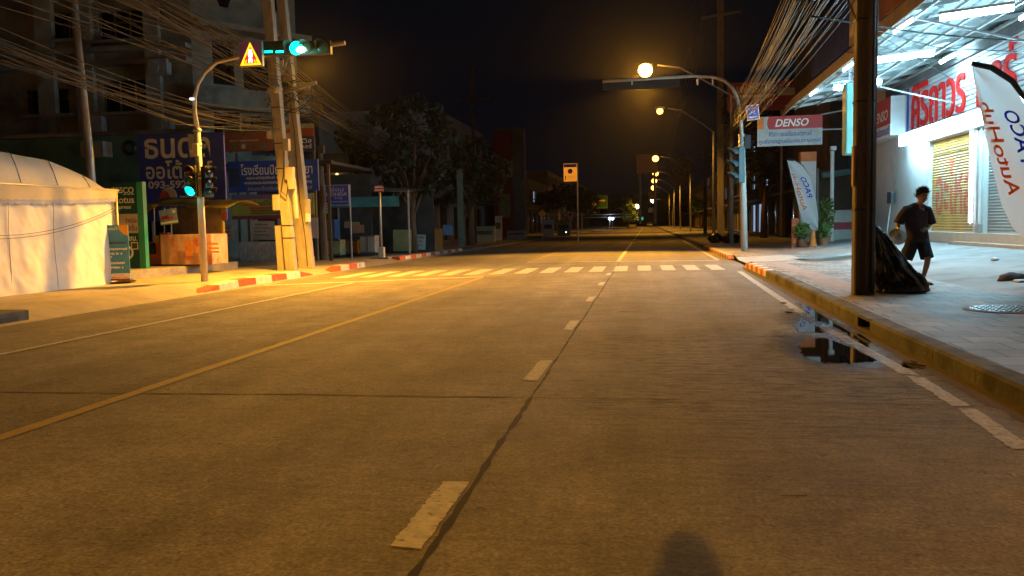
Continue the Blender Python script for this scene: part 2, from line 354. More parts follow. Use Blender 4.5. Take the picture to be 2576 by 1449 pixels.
for i, (pl, pr) in enumerate([([(2.0, 5.05, 0), (2.08, 6.12, 0)], [(2.13, 5.1, 0), (2.20, 6.13, 0)]), ([(2.07, 6.2, 0), (2.10, 7.4, 0)], [(2.19, 6.2, 0), (2.22, 7.3, 0)]),
                              ([(2.09, 7.5, 0), (2.05, 10.5, 0), (2.08, 13, 0), (2.30, 22.6, 0)], [(2.22, 7.4, 0), (2.18, 10.5, 0), (2.21, 13, 0), (2.43, 22.6, 0)]),
                              ([(2.30, 29.4, 0), (2.42, 60, 0)], [(2.44, 29.4, 0), (2.56, 60, 0)])]):
    b = MB(); ragged(b, pl, pr, 0.005, 0.013, 0.05, 20+i); b.build('edge_line', M_LINE, road)
# crosswalk stripes and stop lines
for i in range(16):
    x = -8.1+i*0.655; k = (x+8)/10
    y0 = 21.2+2.25*max(0, min(1, k*1.25))**0.9; y1 = y0+2.75
    b = MB(); ragged(b, [(x, y0, 0), (x-0.02, y1, 0)], [(x+0.37, y0+0.05, 0), (x+0.35, y1+0.03, 0)], 0.005, 0.014, 0.12, 40+i); b.build('crosswalk_stripe', M_LINE, road)
b = MB(); ragged(b, [(-8.75, 18.55, 0), (-6.0, 20.1, 0), (-4.1, 21.15, 0)], [(-8.78, 18.8, 0), (-6.0, 20.4, 0), (-4.1, 21.4, 0)], 0.0065, 0.01, 0.15, 60); b.build('stop_line', M_LINE, road)
b = MB(); ragged(b, [(-4.1, 29.2, 0), (2.35, 28.9, 0)], [(-4.1, 29.5, 0), (2.35, 29.2, 0)], 0.0065, 0.01, 0.15, 61); b.build('stop_line', M_LINE, road)
# slab joints and cracks filled with tar
def crack(pts, wd, seed, wob=0.02, name='slab_joint'):
    b = MB(); rnd = random.Random(seed); P = []
    for p, q in zip(pts, pts[1:]):
        p, q = Vector((*p, 0)), Vector((*q, 0)); k = max(3, int((q-p).length/0.13))
        for i in range(k): P.append(p.lerp(q, i/k))
    P.append(Vector((*pts[-1], 0))); o = 0; L, Rr = [], []
    t = (P[-1]-P[0]).normalized(); nrm = Vector((-t.y, t.x, 0))
    for i, p in enumerate(P):
        o = o*0.85+rnd.uniform(-wob, wob)*0.5; w_ = wd*rnd.uniform(0.4, 1.3)
        L.append(b.bm.verts.new(p+nrm*(o+w_)+Vector((0, 0, 0.003)))); Rr.append(b.bm.verts.new(p+nrm*(o-w_)+Vector((0, 0, 0.003))))
    for i in range(len(P)-1): b.bm.faces.new((L[i], L[i+1], Rr[i+1], Rr[i]))
    return b.build(name, M_TAR, road)
crack([(-9, 6.15), (-3.5, 6.25), (-0.88, 6.30)], 0.013, 1, 0.03); crack([(-0.84, 6.30), (2.45, 6.22)], 0.006, 2, 0.012)
crack([(-4.0, 11.95), (-0.9, 11.95)], 0.007, 3); crack([(-9, 11.8), (-4.2, 11.9)], 0.008, 13)
crack([(-9, 22.9), (-4, 22.75), (2.6, 22.7)], 0.016, 4); crack([(-9, 17.4), (2.5, 17.2)], 0.006, 5)
crack([(-0.865, -3), (-0.868, 6.3)], 0.019, 6, 0.008, 'lane_joint'); crack([(-0.868, 6.3), (-0.875, 28)], 0.012, 7, 0.008, 'lane_joint')
crack([(-0.4, 12.6), (0.05, 12.5)], 0.03, 8, 0.03, 'crack'); crack([(-6.85, 2), (-6.8, 19)], 0.006, 9, 0.02, 'lane_joint')
crack([(1.1, 9.85), (1.5, 9.8)], 0.03, 15, 0.03, 'crack'); crack([(0.62, 4.1), (0.74, 4.12)], 0.008, 16, 0.01, 'crack')
crack([(-4.08, 34.6), (2.6, 34.5)], 0.02, 17)

# the right-hand pavement, its kerb and the forecourt
def paver_material():
    m = bpy.data.materials.new('pavement_slabs'); m.use_nodes = True; n = m.node_tree; L = n.links.new; b = n.nodes['Principled BSDF']
    tc = n.nodes.new('ShaderNodeTexCoord'); mp = n.nodes.new('ShaderNodeMapping'); L(tc.outputs['Object'], mp.inputs[0]); mp.inputs['Scale'].default_value = (1/0.42, 1/0.42, 1); mp.inputs['Rotation'].default_value = (0, 0, R(1.5))
    br = n.nodes.new('ShaderNodeTexBrick'); br.inputs['Scale'].default_value = 1.0; br.inputs['Mortar Size'].default_value = 0.030; br.inputs['Brick Width'].default_value = 1.0; br.inputs['Row Height'].default_value = 1.0
    br.inputs['Color1'].default_value = (0.34, 0.315, 0.30, 1); br.inputs['Color2'].default_value = (0.21, 0.188, 0.175, 1); br.inputs['Mortar'].default_value = (0.04, 0.036, 0.033, 1); br.offset = 0.5
    L(mp.outputs[0], br.inputs['Vector'])
    nz = n.nodes.new('ShaderNodeTexNoise'); nz.inputs['Scale'].default_value = 1.1; nz.inputs['Detail'].default_value = 9; nz.inputs['Roughness'].default_value = 0.7; L(tc.outputs['Object'], nz.inputs['Vector'])
    mr = n.nodes.new('ShaderNodeMapRange'); mr.inputs[1].default_value = 0.36; mr.inputs[2].default_value = 0.64; mr.inputs[3].default_value = 0.50; mr.inputs[4].default_value = 1.25; L(nz.outputs['Fac'], mr.inputs[0])
    mul = n.nodes.new('ShaderNodeVectorMath'); mul.operation = 'SCALE'; L(br.outputs['Color'], mul.inputs[0]); L(mr.outputs[0], mul.inputs['Scale']); L(mul.outputs[0], b.inputs['Base Color'])
    b.inputs['Roughness'].default_value = 0.7
    bp = n.nodes.new('ShaderNodeBump'); bp.inputs['Strength'].default_value = 0.4; bp.inputs['Distance'].default_value = 0.01; L(nz.outputs['Fac'], bp.inputs['Height']); L(bp.outputs[0], b.inputs['Normal'])
    return m
M_PAVE = paver_material()
M_FORE = mat('forecourt_concrete', (0.27, 0.26, 0.25), 0.75, 0.35, 0.8, 0.3, dirt=((0.15, 0.14, 0.13), 0.9, 0.54), stretch=(1, 0.5, 1))
M_PINK = mat('pink_pavers', (0.36, 0.255, 0.22), 0.8, 0.25, 5, 0.15)
M_KERB = mat('kerb_concrete', (0.105, 0.105, 0.105), 0.9, 0.45, 3, 0.5, dirt=((0.04, 0.034, 0.028), 1.6, 0.50))
def ys(a, z, k):
    return [a+(z-a)*i/k for i in range(k+1)]
def pave_z(x, Y):
    dip = max(0.0, min(1, (Y-24.9)/1.0, (29.5-Y)/1.2)) if 24.8 < Y < 29.6 else 0     # dropped kerb by the crosswalk
    z = 0.15-dip*0.125*max(0, min(1, (4.2-x)/1.5))
    if x > 5.2: z += min(0.42, (x-5.2)*0.111)*max(0, min(1, (46-Y)/6))
    return z
YS = ys(-30, 24.6, 60)+ys(24.9, 30, 22)[0:]+ys(31, 75, 40)+ys(80, 700, 40)
def sheet(name, xs, m, dz=0.0, yy=None):
    b = MB(); yy = yy or YS
    g = [[b.bm.verts.new(((kerb_x(Y)+x[0] if isinstance(x, tuple) else x), Y, pave_z((kerb_x(Y)+x[0] if isinstance(x, tuple) else x), Y)+dz)) for Y in yy] for x in xs]
    for i in range(len(xs)-1):
        for j in range(len(yy)-1): b.bm.faces.new((g[i][j], g[i+1][j], g[i+1][j+1], g[i][j+1]))
    return struct(b.build(name, m))
sheet('pavement', [(0.2,), 3.0, 3.4, 3.8, 4.2, 5.2], M_PAVE)
sheet('forecourt', [5.2, 5.6, 6.2, 7.0, 8.0, 9.0, 9.02], M_FORE)
sheet('pavement_band', [(0.46,), (0.95,)], M_PINK, 0.004, ys(14.5, 24.5, 20))
M_APRON = mat('apron_concrete', (0.42, 0.40, 0.37), 0.8, 0.15, 2, 0.1)
sheet('ramp_patch', [(0.21,), 3.2, 3.6, 4.2, 4.6], M_APRON, 0.004, ys(25.6, 29.0, 12))
sheet('wet_patch', [4.3, 5.0, 5.2, 6.4], mat('damp_concrete', (0.13, 0.115, 0.10), 0.35, 0.3, 2), 0.004, ys(24.6, 26.4, 6))
# kerb: blocks with visible joints, inlet gap at Y 10.4
def kerb_block(y0, y1, m, name='kerb_block', parent=None, h=0.15, drop=None):
    b = MB(); k = 4; prof = [(0, -0.05), (0.0, h-0.025), (0.02, h), (0.2, h), (0.2, -0.05)]; rows = []
    for i in range(k+1):
        Y = y0+(y1-y0)*i/k; X = kerb_x(Y); q = drop(i/k) if drop else 1
        rows.append([b.bm.verts.new((X+p[0], Y, (p[1]*q if p[1] > 0 else p[1])+0.002)) for p in prof])
    for a, c in zip(rows, rows[1:]):
        for j in range(len(prof)-1): b.bm.faces.new((a[j], a[j+1], c[j+1], c[j]))
    b.bm.faces.new(rows[0]); b.bm.faces.new(rows[-1][::-1])
    return b.build(name, m, parent)
kerb = bpy.data.objects.new('kerb', None); col.objects.link(kerb); struct(kerb)
y = -12.0
while y < 20.3:
    y1 = min(y+1.0, 20.4)
    if 9.55 < y < 10.6: y1 = 11.4
    if not (9.0 < y < 10.8): kerb_block(y+0.004, y1-0.004, M_KERB, parent=kerb)
    else:
        kerb_block(y+0.004, 10.18, M_KERB, parent=kerb); kerb_block(10.82, y1-0.004, M_KERB, parent=kerb)
        X = kerb_x(10.5)
        MB().box((X+0.1, 10.5, 0.137), (0.198, 0.63, 0.034)).build('kerb_lintel', M_KERB, kerb)
        MB().box((X+0.16, 10.5, 0.05), (0.02, 0.63, 0.12)).build('drain_inlet', M_BLACK, kerb)
    y = y1
n = 9
for i in range(n):
    y0 = 20.42+i*0.48; kerb_block(y0, y0+0.476, (M_KRED, M_KWHITE)[i % 2 == 0], 'painted_kerb_block', kerb, drop=(lambda t: 1-0.8*t) if i == n-1 else None)
for i in range(26):
    y0 = 29.5+i*0.5; kerb_block(y0, y0+0.496, (M_KRED, M_KWHITE)[i % 2], 'painted_kerb_block', kerb, drop=(lambda t: 0.2+0.8*t) if i == 0 else None)
y = 42.6
while y < 200: kerb_block(y, y+3.99, M_KERB, parent=kerb); y += 4
for_small = None
# stained gutter water and the puddle by the edge line
M_WATER = mat('puddle_water', (0.012, 0.011, 0.010), 0.02, 0.2, 2, spec=0.6)
M_MUD = mat('gutter_mud', (0.095, 0.058, 0.022), 0.92, 0.4, 3, 0.3, stretch=(3, 0.5, 1))
def blob(name, pts, m, z, seed, amp=0.05, sub=9):
    rnd = random.Random(seed); q = []
    for p, r in zip(pts, pts[1:]+pts[:1]):
        for i in range(sub):
            t = i/sub; q.append((p[0]+(r[0]-p[0])*t+rnd.uniform(-amp, amp)*0.7, p[1]+(r[1]-p[1])*t+rnd.uniform(-amp, amp)*2.4, z))
    return struct(MB().poly(q).build(name, m))
blob('puddle', [(1.47, 8.35), (1.53, 9.1), (1.75, 9.75), (1.93, 9.6), (2.03, 9.05), (2.06, 8.5), (2.07, 8.15), (1.8, 7.98), (1.52, 8.05)], M_WATER, 0.007, 3, 0.025)
blob('puddle', [(2.2, 9.1), (2.24, 10.2), (2.2, 11.2), (2.2, 12.2), (2.31, 13.9), (2.42, 13.5), (2.38, 12), (2.36, 10.8), (2.33, 9.4)], M_WATER, 0.007, 4, 0.03)
blob('puddle', [(1.72, 10.1), (1.8, 11.0), (2.0, 11.5), (2.04, 10.6), (2.0, 10.15)], M_WATER, 0.007, 5, 0.05)
blob('puddle', [(2.22, 7.75), (2.24, 8.05), (2.38, 8.1), (2.4, 7.85)], M_WATER, 0.007, 6, 0.04)
def damp_material():
    m = mat('damp_road', (0.055, 0.05, 0.045), 0.2, 0.35, 6, 0.3); n = m.node_tree; L = n.links.new; b = n.nodes['Principled BSDF']; tc = n.nodes.new('ShaderNodeTexCoord')
    sp = n.nodes.new('ShaderNodeVectorMath'); sp.operation = 'MULTIPLY'; sp.inputs[1].default_value = (1.0, 0.36, 0); L(tc.outputs['Object'], sp.inputs[0]); ln = n.nodes.new('ShaderNodeVectorMath'); ln.operation = 'LENGTH'; L(sp.outputs[0], ln.inputs[0])
    nz = n.nodes.new('ShaderNodeTexNoise'); nz.inputs['Scale'].default_value = 5.5; nz.inputs['Detail'].default_value = 9; nz.inputs['Roughness'].default_value = 0.75; L(tc.outputs['Object'], nz.inputs['Vector'])
    ma = n.nodes.new('ShaderNodeMath'); ma.operation = 'MULTIPLY_ADD'; L(nz.outputs['Fac'], ma.inputs[0]); ma.inputs[1].default_value = 1.1; L(ln.outputs['Value'], ma.inputs[2])
    mr = n.nodes.new('ShaderNodeMapRange'); mr.inputs[1].default_value = 0.62; mr.inputs[2].default_value = 1.12; mr.inputs[3].default_value = 0.9; mr.inputs[4].default_value = 0.0; L(ma.outputs[0], mr.inputs[0]); L(mr.outputs[0], b.inputs['Alpha']); return m
M_DAMP = damp_material()
for cx_, cy_ in ((1.78, 9.0), (2.22, 11.3)):
    d_ = struct(MB().poly([(-0.75, -1.9, 0), (0.75 if cx_ < 2 else 0.28, -1.9, 0), (0.75 if cx_ < 2 else 0.28, 1.9, 0), (-0.75, 1.9, 0)]).build('damp_patch', M_DAMP)); d_.location = (cx_-0.05, cy_, 0.0062 if cx_ < 2 else 0.0058)
rnd = random.Random(33)
for i in range(12):
    cx_, cy_ = 2.12+rnd.gauss(0, 0.09), 11.6+rnd.gauss(0, 1.1); r_ = rnd.uniform(0.02, 0.06)
    blob('puddle', [(cx_+r_*math.cos(a)*rnd.uniform(.5, 1.3), cy_+r_*1.8*math.sin(a)*rnd.uniform(.5, 1.3)) for a in [k*math.pi/3.5 for k in range(7)]], M_WATER, 0.0072+i*0.00002, 50+i, 0.006, 3)
gm = MB(); ragged(gm, [(2.36, 4.0, 0), (2.33, 6, 0), (2.31, 9, 0), (2.34, 13, 0), (2.46, 18, 0), (2.58, 24, 0)], [(2.495, 4.0, 0), (2.495, 6, 0), (2.495, 9, 0), (2.57, 13, 0), (2.70, 18, 0), (2.70, 24, 0)], 0.004, 0.03, 0.12, 77)
struct(gm.build('gutter', M_MUD))

# the left-hand pavement with its ramped edge
b = MB(); prof = [(-9.1, 0.0), (-9.6, 0.10), (-10.0, 0.13), (-14, 0.13), (-60, 0.13)]; yy = ys(7, 40, 30)+ys(42, 700, 60)
g = [[b.bm.verts.new((x, Y, z)) for Y in yy] for x, z in prof]
for i in range(len(prof)-1):
    for j in range(len(yy)-1): b.bm.faces.new((g[i][j], g[i+1][j], g[i+1][j+1], g[i][j+1]))
M_LPAVE = mat('left_pavement_concrete', (0.34, 0.30, 0.25), 0.85, 0.22, 1.6, 0.2, dirt=((0.2, 0.17, 0.14), 0.8, 0.57))
struct(b.build('pavement', M_LPAVE))
lk = bpy.data.objects.new('kerb', None); col.objects.link(lk); struct(lk)
def lkerb(y0, y1, m, name, h0=0.15, h1=0.15, x=-9.16):
    b = MB(); q = []
    for Y, h in ((y0, h0), (y1, h1)):
        q.append([b.bm.verts.new(p) for p in ((x+0.02, Y, -0.03), (x, Y, h), (x-0.28, Y, h), (x-0.3, Y, -0.03))])
    for j in range(4): b.bm.faces.new((q[0][j], q[0][(j+1) % 4], q[1][(j+1) % 4], q[1][j]))
    b.bm.faces.new(q[0][::-1]); b.bm.faces.new(q[1]); return b.build(name, m, lk)
for i in range(7): lkerb(16.4+i*0.88, 16.4+i*0.88+0.872, (M_KRED, M_KWHITE)[i % 2], 'painted_kerb_block', (0.02, 0.12)[i > 0] if i < 2 else 0.17, 0.12 if i == 0 else (0.04 if i == 6 else 0.17))
for i in range(4): lkerb(24.0+i*0.75, 24.0+i*0.75+0.742, (M_KRED, M_KWHITE)[i % 2], 'painted_kerb_block', 0.03 if i == 0 else 0.17, 0.17)
for i in range(14): lkerb(31.5+i*0.8, 31.5+i*0.8+0.79, (M_KRED, M_KWHITE)[i % 2], 'painted_kerb_block', 0.17, 0.17, -9.3)
y = 44.0
while y < 160: lkerb(y, y+3.99, M_KERB, 'kerb_block', 0.17, 0.17, -9.35); y += 4
# kerb corner of the lane that opens at the lower left
q = MB(); q.box((-9.72, 10.85, 0.08), (1.1, 1.3, 0.17)); struct(q.bevel(0.02).build('kerb_corner', M_KERB))
struct(MB().box((-9.168, 11.0, 0.06), (0.02, 0.55, 0.07)).build('drain_inlet', M_BLACK))

# ------------------------------------------------------------------ buildings: the lit shop on the right
def wall_grid(b, o, du, L, z0, z1, holes, t=0.2):
    """wall from o along du (unit 2D), holes = (u0, u1, z0, z1); thickness t away from the viewer side (left normal of du)"""
    us = sorted({0, L, *[h[0] for h in holes], *[h[1] for h in holes]}); zs = sorted({z0, z1, *[h[2] for h in holes], *[h[3] for h in holes]})
    nx, ny = -du[1], du[0]; ang = math.atan2(du[1], du[0])
    for u0, u1 in zip(us, us[1:]):
        for a, c in zip(zs, zs[1:]):
            um, zm = (u0+u1)/2, (a+c)/2
            if any(h[0] < um < h[1] and h[2] < zm < h[3] for h in holes): continue
            b.box((o[0]+du[0]*um+nx*t/2, o[1]+du[1]*um+ny*t/2, zm), (u1-u0, t, c-a), ang)
    return b
M_SHOPW = mat('shop_wall_white', (0.62, 0.62, 0.60), 0.8, 0.08, 1.2, 0.08, dirt=((0.42, 0.41, 0.38), 0.8, 0.60))
M_SLATW = mat('white_cladding', (0.70, 0.71, 0.72), 0.45, 0.08, 2)
def shutter_mat(name, lo, hi, z0, z1):
    m = bpy.data.materials.new(name); m.use_nodes = True; n = m.node_tree; b = n.nodes['Principled BSDF']; tc = n.nodes.new('ShaderNodeTexCoord'); sp = n.nodes.new('ShaderNodeSeparateXYZ'); mr = n.nodes.new('ShaderNodeMapRange')
    mr.inputs[1].default_value = z0; mr.inputs[2].default_value = z1; cr = n.nodes.new('ShaderNodeValToRGB'); cr.color_ramp.elements[0].color = (*lo, 1); cr.color_ramp.elements[1].color = (*hi, 1)
    n.links.new(tc.outputs['Object'], sp.inputs[0]); n.links.new(sp.outputs[2], mr.inputs[0]); n.links.new(mr.outputs[0], cr.inputs[0]); n.links.new(cr.outputs[0], b.inputs['Base Color']); b.inputs['Roughness'].default_value = 0.5
    return m
M_SHUTY = mat('shutter_yellow', (0.62, 0.34, 0.085), 0.5, 0.2, 1.2, stretch=(1, 1, 0.5), dirt=((0.50, 0.33, 0.16), 0.7, 0.52))
M_SHUTG = mat('shutter_grey', (0.34, 0.35, 0.33), 0.5, 0.15, 1.2)
shop = thing('shop_building', 'white shophouse with yellow and grey roller shutters under a lit canopy', 'building', (9, 24, 0))
FX = 9.0
b = MB(); wall_grid(b, (0, 14), (0, -1), 32, 0.2, 10.5, [(8.5, 12.4, 0.86, 3.7), (13.1, 17.2, 0.86, 3.7), (18, 22, 0.86, 3.7), (2.5, 4.5, 7.2, 8.8), (8, 11, 7.2, 8.8), (14, 17, 7.2, 8.8)], 0.25)
b.build('wall', M_SHOPW, shop)
MB().box((6.4, 14.1, 5.3), (12.2, 0.2, 10.4)).build('side_wall', M_DARKWALL, shop)
MB().box((6.3, -2, 10.55), (12.9, 32.4, 0.1)).build('roof', M_DARKWALL, shop)
for u0, u1 in ((2.5, 4.5), (8, 11), (14, 17)):
    MB().box((0.14, 14-(u0+u1)/2, 8.0), (0.04, u1-u0-0.01, 1.59)).build('window', M_GLASS, shop)
def roller(yc, wd, m):
    s = MB().grid(2, 140, lambda u, v: Vector((0.12-0.018*math.sin(v*140*math.pi/2), yc+(0.5-u)*wd, 0.86+v*2.84))).build('roller_shutter', m, shop); return s
s1 = roller(24+14-24-10.45, 3.88, M_SHUTY); s2 = roller(14-15.15, 4.08, M_SHUTG); roller(14-20, 3.98, M_SHUTG)
lt = text('อะไหล่', 0, 0, 3.1, 1.75, s1, mat('shutter_lettering', (0.62, 0.06, 0.03), 0.5, 0.2, 4), bold=0.022)
lt.location = (0.136, 3.60, 2.25); lt.rotation_euler = (0, 0, -math.pi/2)
# punched rows at the top of the yellow shutter
b = MB()
for i in range(3):
    for j in range(26): b.box((0.097, 5.3-j*0.14-(i % 2)*0.07, 3.12+i*0.13), (0.01, 0.06, 0.035))
b.build('vent_slots', M_BLACK, s1)
b = MB(); b.box((-0.1, 0.2, 0.71), (0.26, 11.2, 0.29)); b.box((-0.32, -1.5, 0.5), (0.2, 7.6, 0.22)); b.build('step', mat('step_tiles', (0.56, 0.46, 0.36), 0.6, 0.12, 2), shop)
b = MB(); b.box((-0.03, 1.25, 2.28), (0.10, 0.10, 2.83)); b.box((-0.03, 1.05, 0.98), (0.09, 0.26, 0.22)); b.build('door_post', M_GREYPAINT, shop)
MB().box((-0.02, 1.05, 2.4), (0.06, 0.22, 2.6)).build('glass_strip', mat('frosted_glass', (0.45, 0.55, 0.52), 0.3, 0.1, 2), shop)
MB().box((-0.08, -2.2, 3.82), (0.3, 15.5, 0.22)).build('shutter_box', M_SLATW, shop)
# canopy: rafters, purlins, corrugated sheet, fascia
CXo, CXi = 5.2-FX, -0.02
def cz(x): return 5.45+(x-CXo)/(CXi-CXo)*0.62
MB().grid(24, 300, lambda u, v: Vector((CXo+u*(CXi-CXo), 10-v*24, cz(CXo+u*(CXi-CXo))+0.12+0.016*math.sin(v*300*math.pi/2)))).build('canopy_sheet', mat('canopy_sheet_metal', (0.15, 0.17, 0.17), 0.5, 0.2, 1.5), shop)
b = MB()
for i in range(13): b.bar((CXo+0.05, 9.8-i*1.9, cz(CXo)+0.03), (CXi, 9.8-i*1.9, cz(CXi)+0.03), 0.05, 0.10)
b.build('rafters', M_GREYPAINT, shop)
b = MB()
for i in range(5):
    x = CXo+0.35+i*0.8; b.box((x, -2, cz(x)-0.05), (0.05, 23.6, 0.06))
b.build('purlins', M_GREYPAINT, shop)
b = MB()
b.box((-0.12, -2, cz(0)-0.19), (0.18, 23.8, 0.34)); b.build('wall_beam', M_DARKWALL, shop)
M_FASC = mat('fascia_sheet', (0.34, 0.23, 0.13), 0.9, 0.3, 1.4, 0.1, dirt=((0.26, 0.18, 0.10), 1.2, 0.56))
b = MB(); z0 = cz(CXo)
fp = [(CXo-0.03, 10.6, z0-0.16), (CXo-0.03, 10.2, z0-0.02), (CXo-0.03, 8.2, z0+0.18), (CXo-0.03, -14, z0+0.20), (CXo-0.03, -14, z0-0.10), (CXo-0.03, 8.2, z0-0.10), (CXo-0.03, 9.9, z0-0.18)]
b.poly(fp, (0.04, 0, 0)).build('fascia', M_FASC, shop)
for yy_ in (3.0, -4.5): MB().bar((CXo+0.5, yy_, cz(CXo+0.5)-0.05), (-0.02, yy_, 4.6), 0.04).build('canopy_strut', M_GREYPAINT, shop)

# signboards standing on the canopy edge
def canopy_board(label, y0, y1, za, zb, m):
    o = thing('signboard', label, 'sign', (5.16, (y0+y1)/2, 5.68), -math.pi/2); MB().box((0, 0, (zb-za)/2), (y1-y0, 0.06, zb-za)).build('panel', m, o); return o
canopy_board('dark blue signboard standing on the canopy edge', 23.3, 28.2, 5.66, 7.2, mat('matte_blue', (0.03, 0.045, 0.2), 0.95, 0.25, 1.5, spec=0.05))
o = canopy_board('tan signboard with dark scrawl beside the dark concrete pole', 20.9, 23.25, 5.66, 6.9, mat('tan_board', (0.40, 0.27, 0.16), 0.9, 0.2, 2, spec=0.1))
strokes(-0.85, 0.35, 0.5, 0.32, o, M_LETBLUE, y=-0.035, name='lettering', seed=4)
canopy_board('rusty orange signboard above the nearest canopy tubes', 15.2, 20.5, 5.66, 7.0, mat('rust_board', (0.36, 0.13, 0.05), 0.95, 0.3, 1.5, spec=0.05, dirt=((0.25, 0.1, 0.04), 1.0, 0.5)))

# big wall sign: slatted cladding, blue frame, red raised letters
sg = thing('shop_sign', 'large white slatted wall sign with red raised letters in a blue frame', 'sign', (8.97, 25.2, 4.0), -math.pi/2)
b = MB()
for i in range(15):
    z = 0.02+i*0.135; b.poly([(-7.2, 0, z), (-7.2, -0.055, z+0.005), (-7.2, -0.035, z+0.117), (-7.2, 0, z+0.117)], (15.4, 0, 0))
b.build('slatted_panel', M_SLATW, sg); MB().box((0.5, 0.004, 1.02), (15.4, 0.006, 2.1)).build('backing', M_DARKBOARD, sg)
b = MB(); q = mat('frame_blue', (0.05, 0.07, 0.38), 0.45, 0.15, 2)
b.box((-6.3, -0.075, 0.98), (0.10, 0.05, 1.75)); b.box((0.9, -0.072, 0.15), (14.3, 0.045, 0.08)); b.box((0.9, -0.072, 1.83), (14.3, 0.045, 0.08)); b.build('frame', q, sg)
text('ศิริถาวร', -3.35, 0.98, 4.9, 1.42, sg, M_LETRED, y=-0.06, bold=0.006, thick=0.045)
text('คาร์', 1.25, 0.95, 2.5, 1.38, sg, M_LETRED, y=-0.06, bold=0.006, thick=0.045)
text('แอร์', 4.45, 0.95, 2.7, 1.38, sg, M_LETRED, y=-0.06, bold=0.006, thick=0.045)

def rot_board(name, label, y0, y1, z0, z1, X, m, t=0.08):
    bd = Board(); bd.w = y1-y0; bd.h = z1-z0; bd.o = thing(name, label, 'sign', (X, (y0+y1)/2, z0), -math.pi/2); bd.y = -t/2-0.003
    MB().box((0, 0, bd.h/2), (bd.w, t, bd.h)).build('panel', m, bd.o); return bd
dn = rot_board('wall_sign', 'red and white wall sign at the far end of the lit facade', 31.9, 36.8, 4.2, 5.55, 8.7, M_WHITE, 0.5)
band(dn, 0, 0, 1, 0.70, mat('sign_red', (0.50, 0.035, 0.03), 0.45, 0.12, 2))
on(dn, 'DENSO', 0.53, 0.30, 0.93, 0.58, M_LETTER, bold=0.02, shear=0.22); on(dn, 'ศิริถาวร แอร์รถยนต์', 0.30, 0.74, 0.97, 0.95, M_LETBLUE, bold=0.02)

# ------------------------------------------------------------------ lamps of the shop
M_TUBE = glow('tube_glow', (0.35, 0.78, 1.0), E_TUBE); M_TUBE2 = glow('tube_glow_blue', (0.40, 0.55, 1.0), 30); M_FLOOD = glow('flood_glow', (0.35, 0.78, 1.0), 120)
def tube_lamp(label, a, c, m=M_TUBE, r=0.032, group=None, watt=0):
    a, c = Vector(a), Vector(c); o = thing('tube_light', label, 'light', tuple((a+c)/2), 0, group); d = (c-a)/2
    MB().tube([-d*0.97, d*0.97], r, 10).build('lamp_tube', m, o)
    up_ = Vector((0, 0, r+0.03)); MB().bar(-d+up_, d+up_, 0.09, 0.05).build('fitting', M_WHITE, o)
    for s in (-1, 1): MB().box(d*s*0.985, (0.035, 0.035, 0.07)).build('end_cap', M_WHITE, o)
    return o
tube_lamp('long tube light glowing nearest the camera under the canopy', at(2364, 46, 16), at(2550, 20, 16), r=0.05)
tube_lamp('long tube light glowing under the canopy beside the dark concrete pole', at(2206, 152, 20.5), at(2350, 133, 20.5), r=0.06)
tube_lamp('short blue-white tube on the canopy edge, nearest of its row', ax(2279, 62, 5.36), ax(2300, 48, 5.36), M_TUBE2)
tube_lamp('short blue-white tube on the canopy edge, second of its row', ax(2250, 82, 5.36), ax(2276, 64, 5.36), M_TUBE2)
tube_lamp('short blue-white tube on the canopy edge just left of the dark concrete pole', ax(2122, 178, 5.36), ax(2145, 161, 5.36), M_TUBE2)
tube_lamp('short blue-white tube near the pointed far tip of the canopy edge', ax(2038, 240, 5.36), ax(2056, 227, 5.36), M_TUBE2)
def flood(label, p, s=1):
    o = thing('flood_light', label, 'light', tuple(p)); MB().box((0, 0.06, 0.06*s), (0.34*s, 0.1, 0.2*s)).bevel(0.02).build('housing', M_GREYPAINT, o)
    MB().sphere((0, -0.02, 0.05*s), 0.15*s, 8, (1, 0.3, 0.62)).build('lens', M_FLOOD, o, True); MB().bar((0, 0.06, 0.15*s), (0, 0.06, 0.6), 0.03).build('bracket', M_GREYPAINT, o)
flood('round white flood light under the far canopy, left of the dark concrete pole', at(2109, 224, 29.5))
flood('round white flood light just right of the dark concrete pole', at(2203, 211, 29), 1.15)
flood('small white flood light half hidden by the left edge of the dark pole', at(2131, 218, 29.8), 0.7)
def strip(label, y0, y1, z, h, e):
    o = thing('light_strip', label, 'light', (8.62, (y0+y1)/2, z))
    MB().box((-0.02, 0, 0), (0.10, y1-y0, h)).bevel(0.02).build('diffuser', glow('strip_glow', (0.42, 0.81, 1.0), e), o); MB().box((0.10, 0, h/2+0.02), (0.26, y1-y0+0.1, 0.04)).build('reflector', M_WHITE, o)
strip('glaring white light strip above the yellow shutter', 26.0, 31.2, 3.92, 0.36, E_BOX*0.75)
strip('glaring white light strip above the grey shutter behind the feather flag', 19.5, 25.6, 3.92, 0.32, E_BOX*0.7)
for y_, lab in ((25.9, 'sign light washing the red letters left of the feather flag'), (20.6, 'sign light washing the red letters behind the feather flag')): tube_lamp(lab, (8.35, y_-0.6, 5.72), (8.35, y_+0.6, 5.72), glow('washer_glow', (0.42, 0.80, 1.0), 400), r=0.035)
tube_lamp('upright white tube beside the yellow shutter', (8.86, 25.42, 1.1), (8.86, 25.42, 3.62), glow('upright_glow', (0.8, 0.9, 1.0), 7), 0.05)

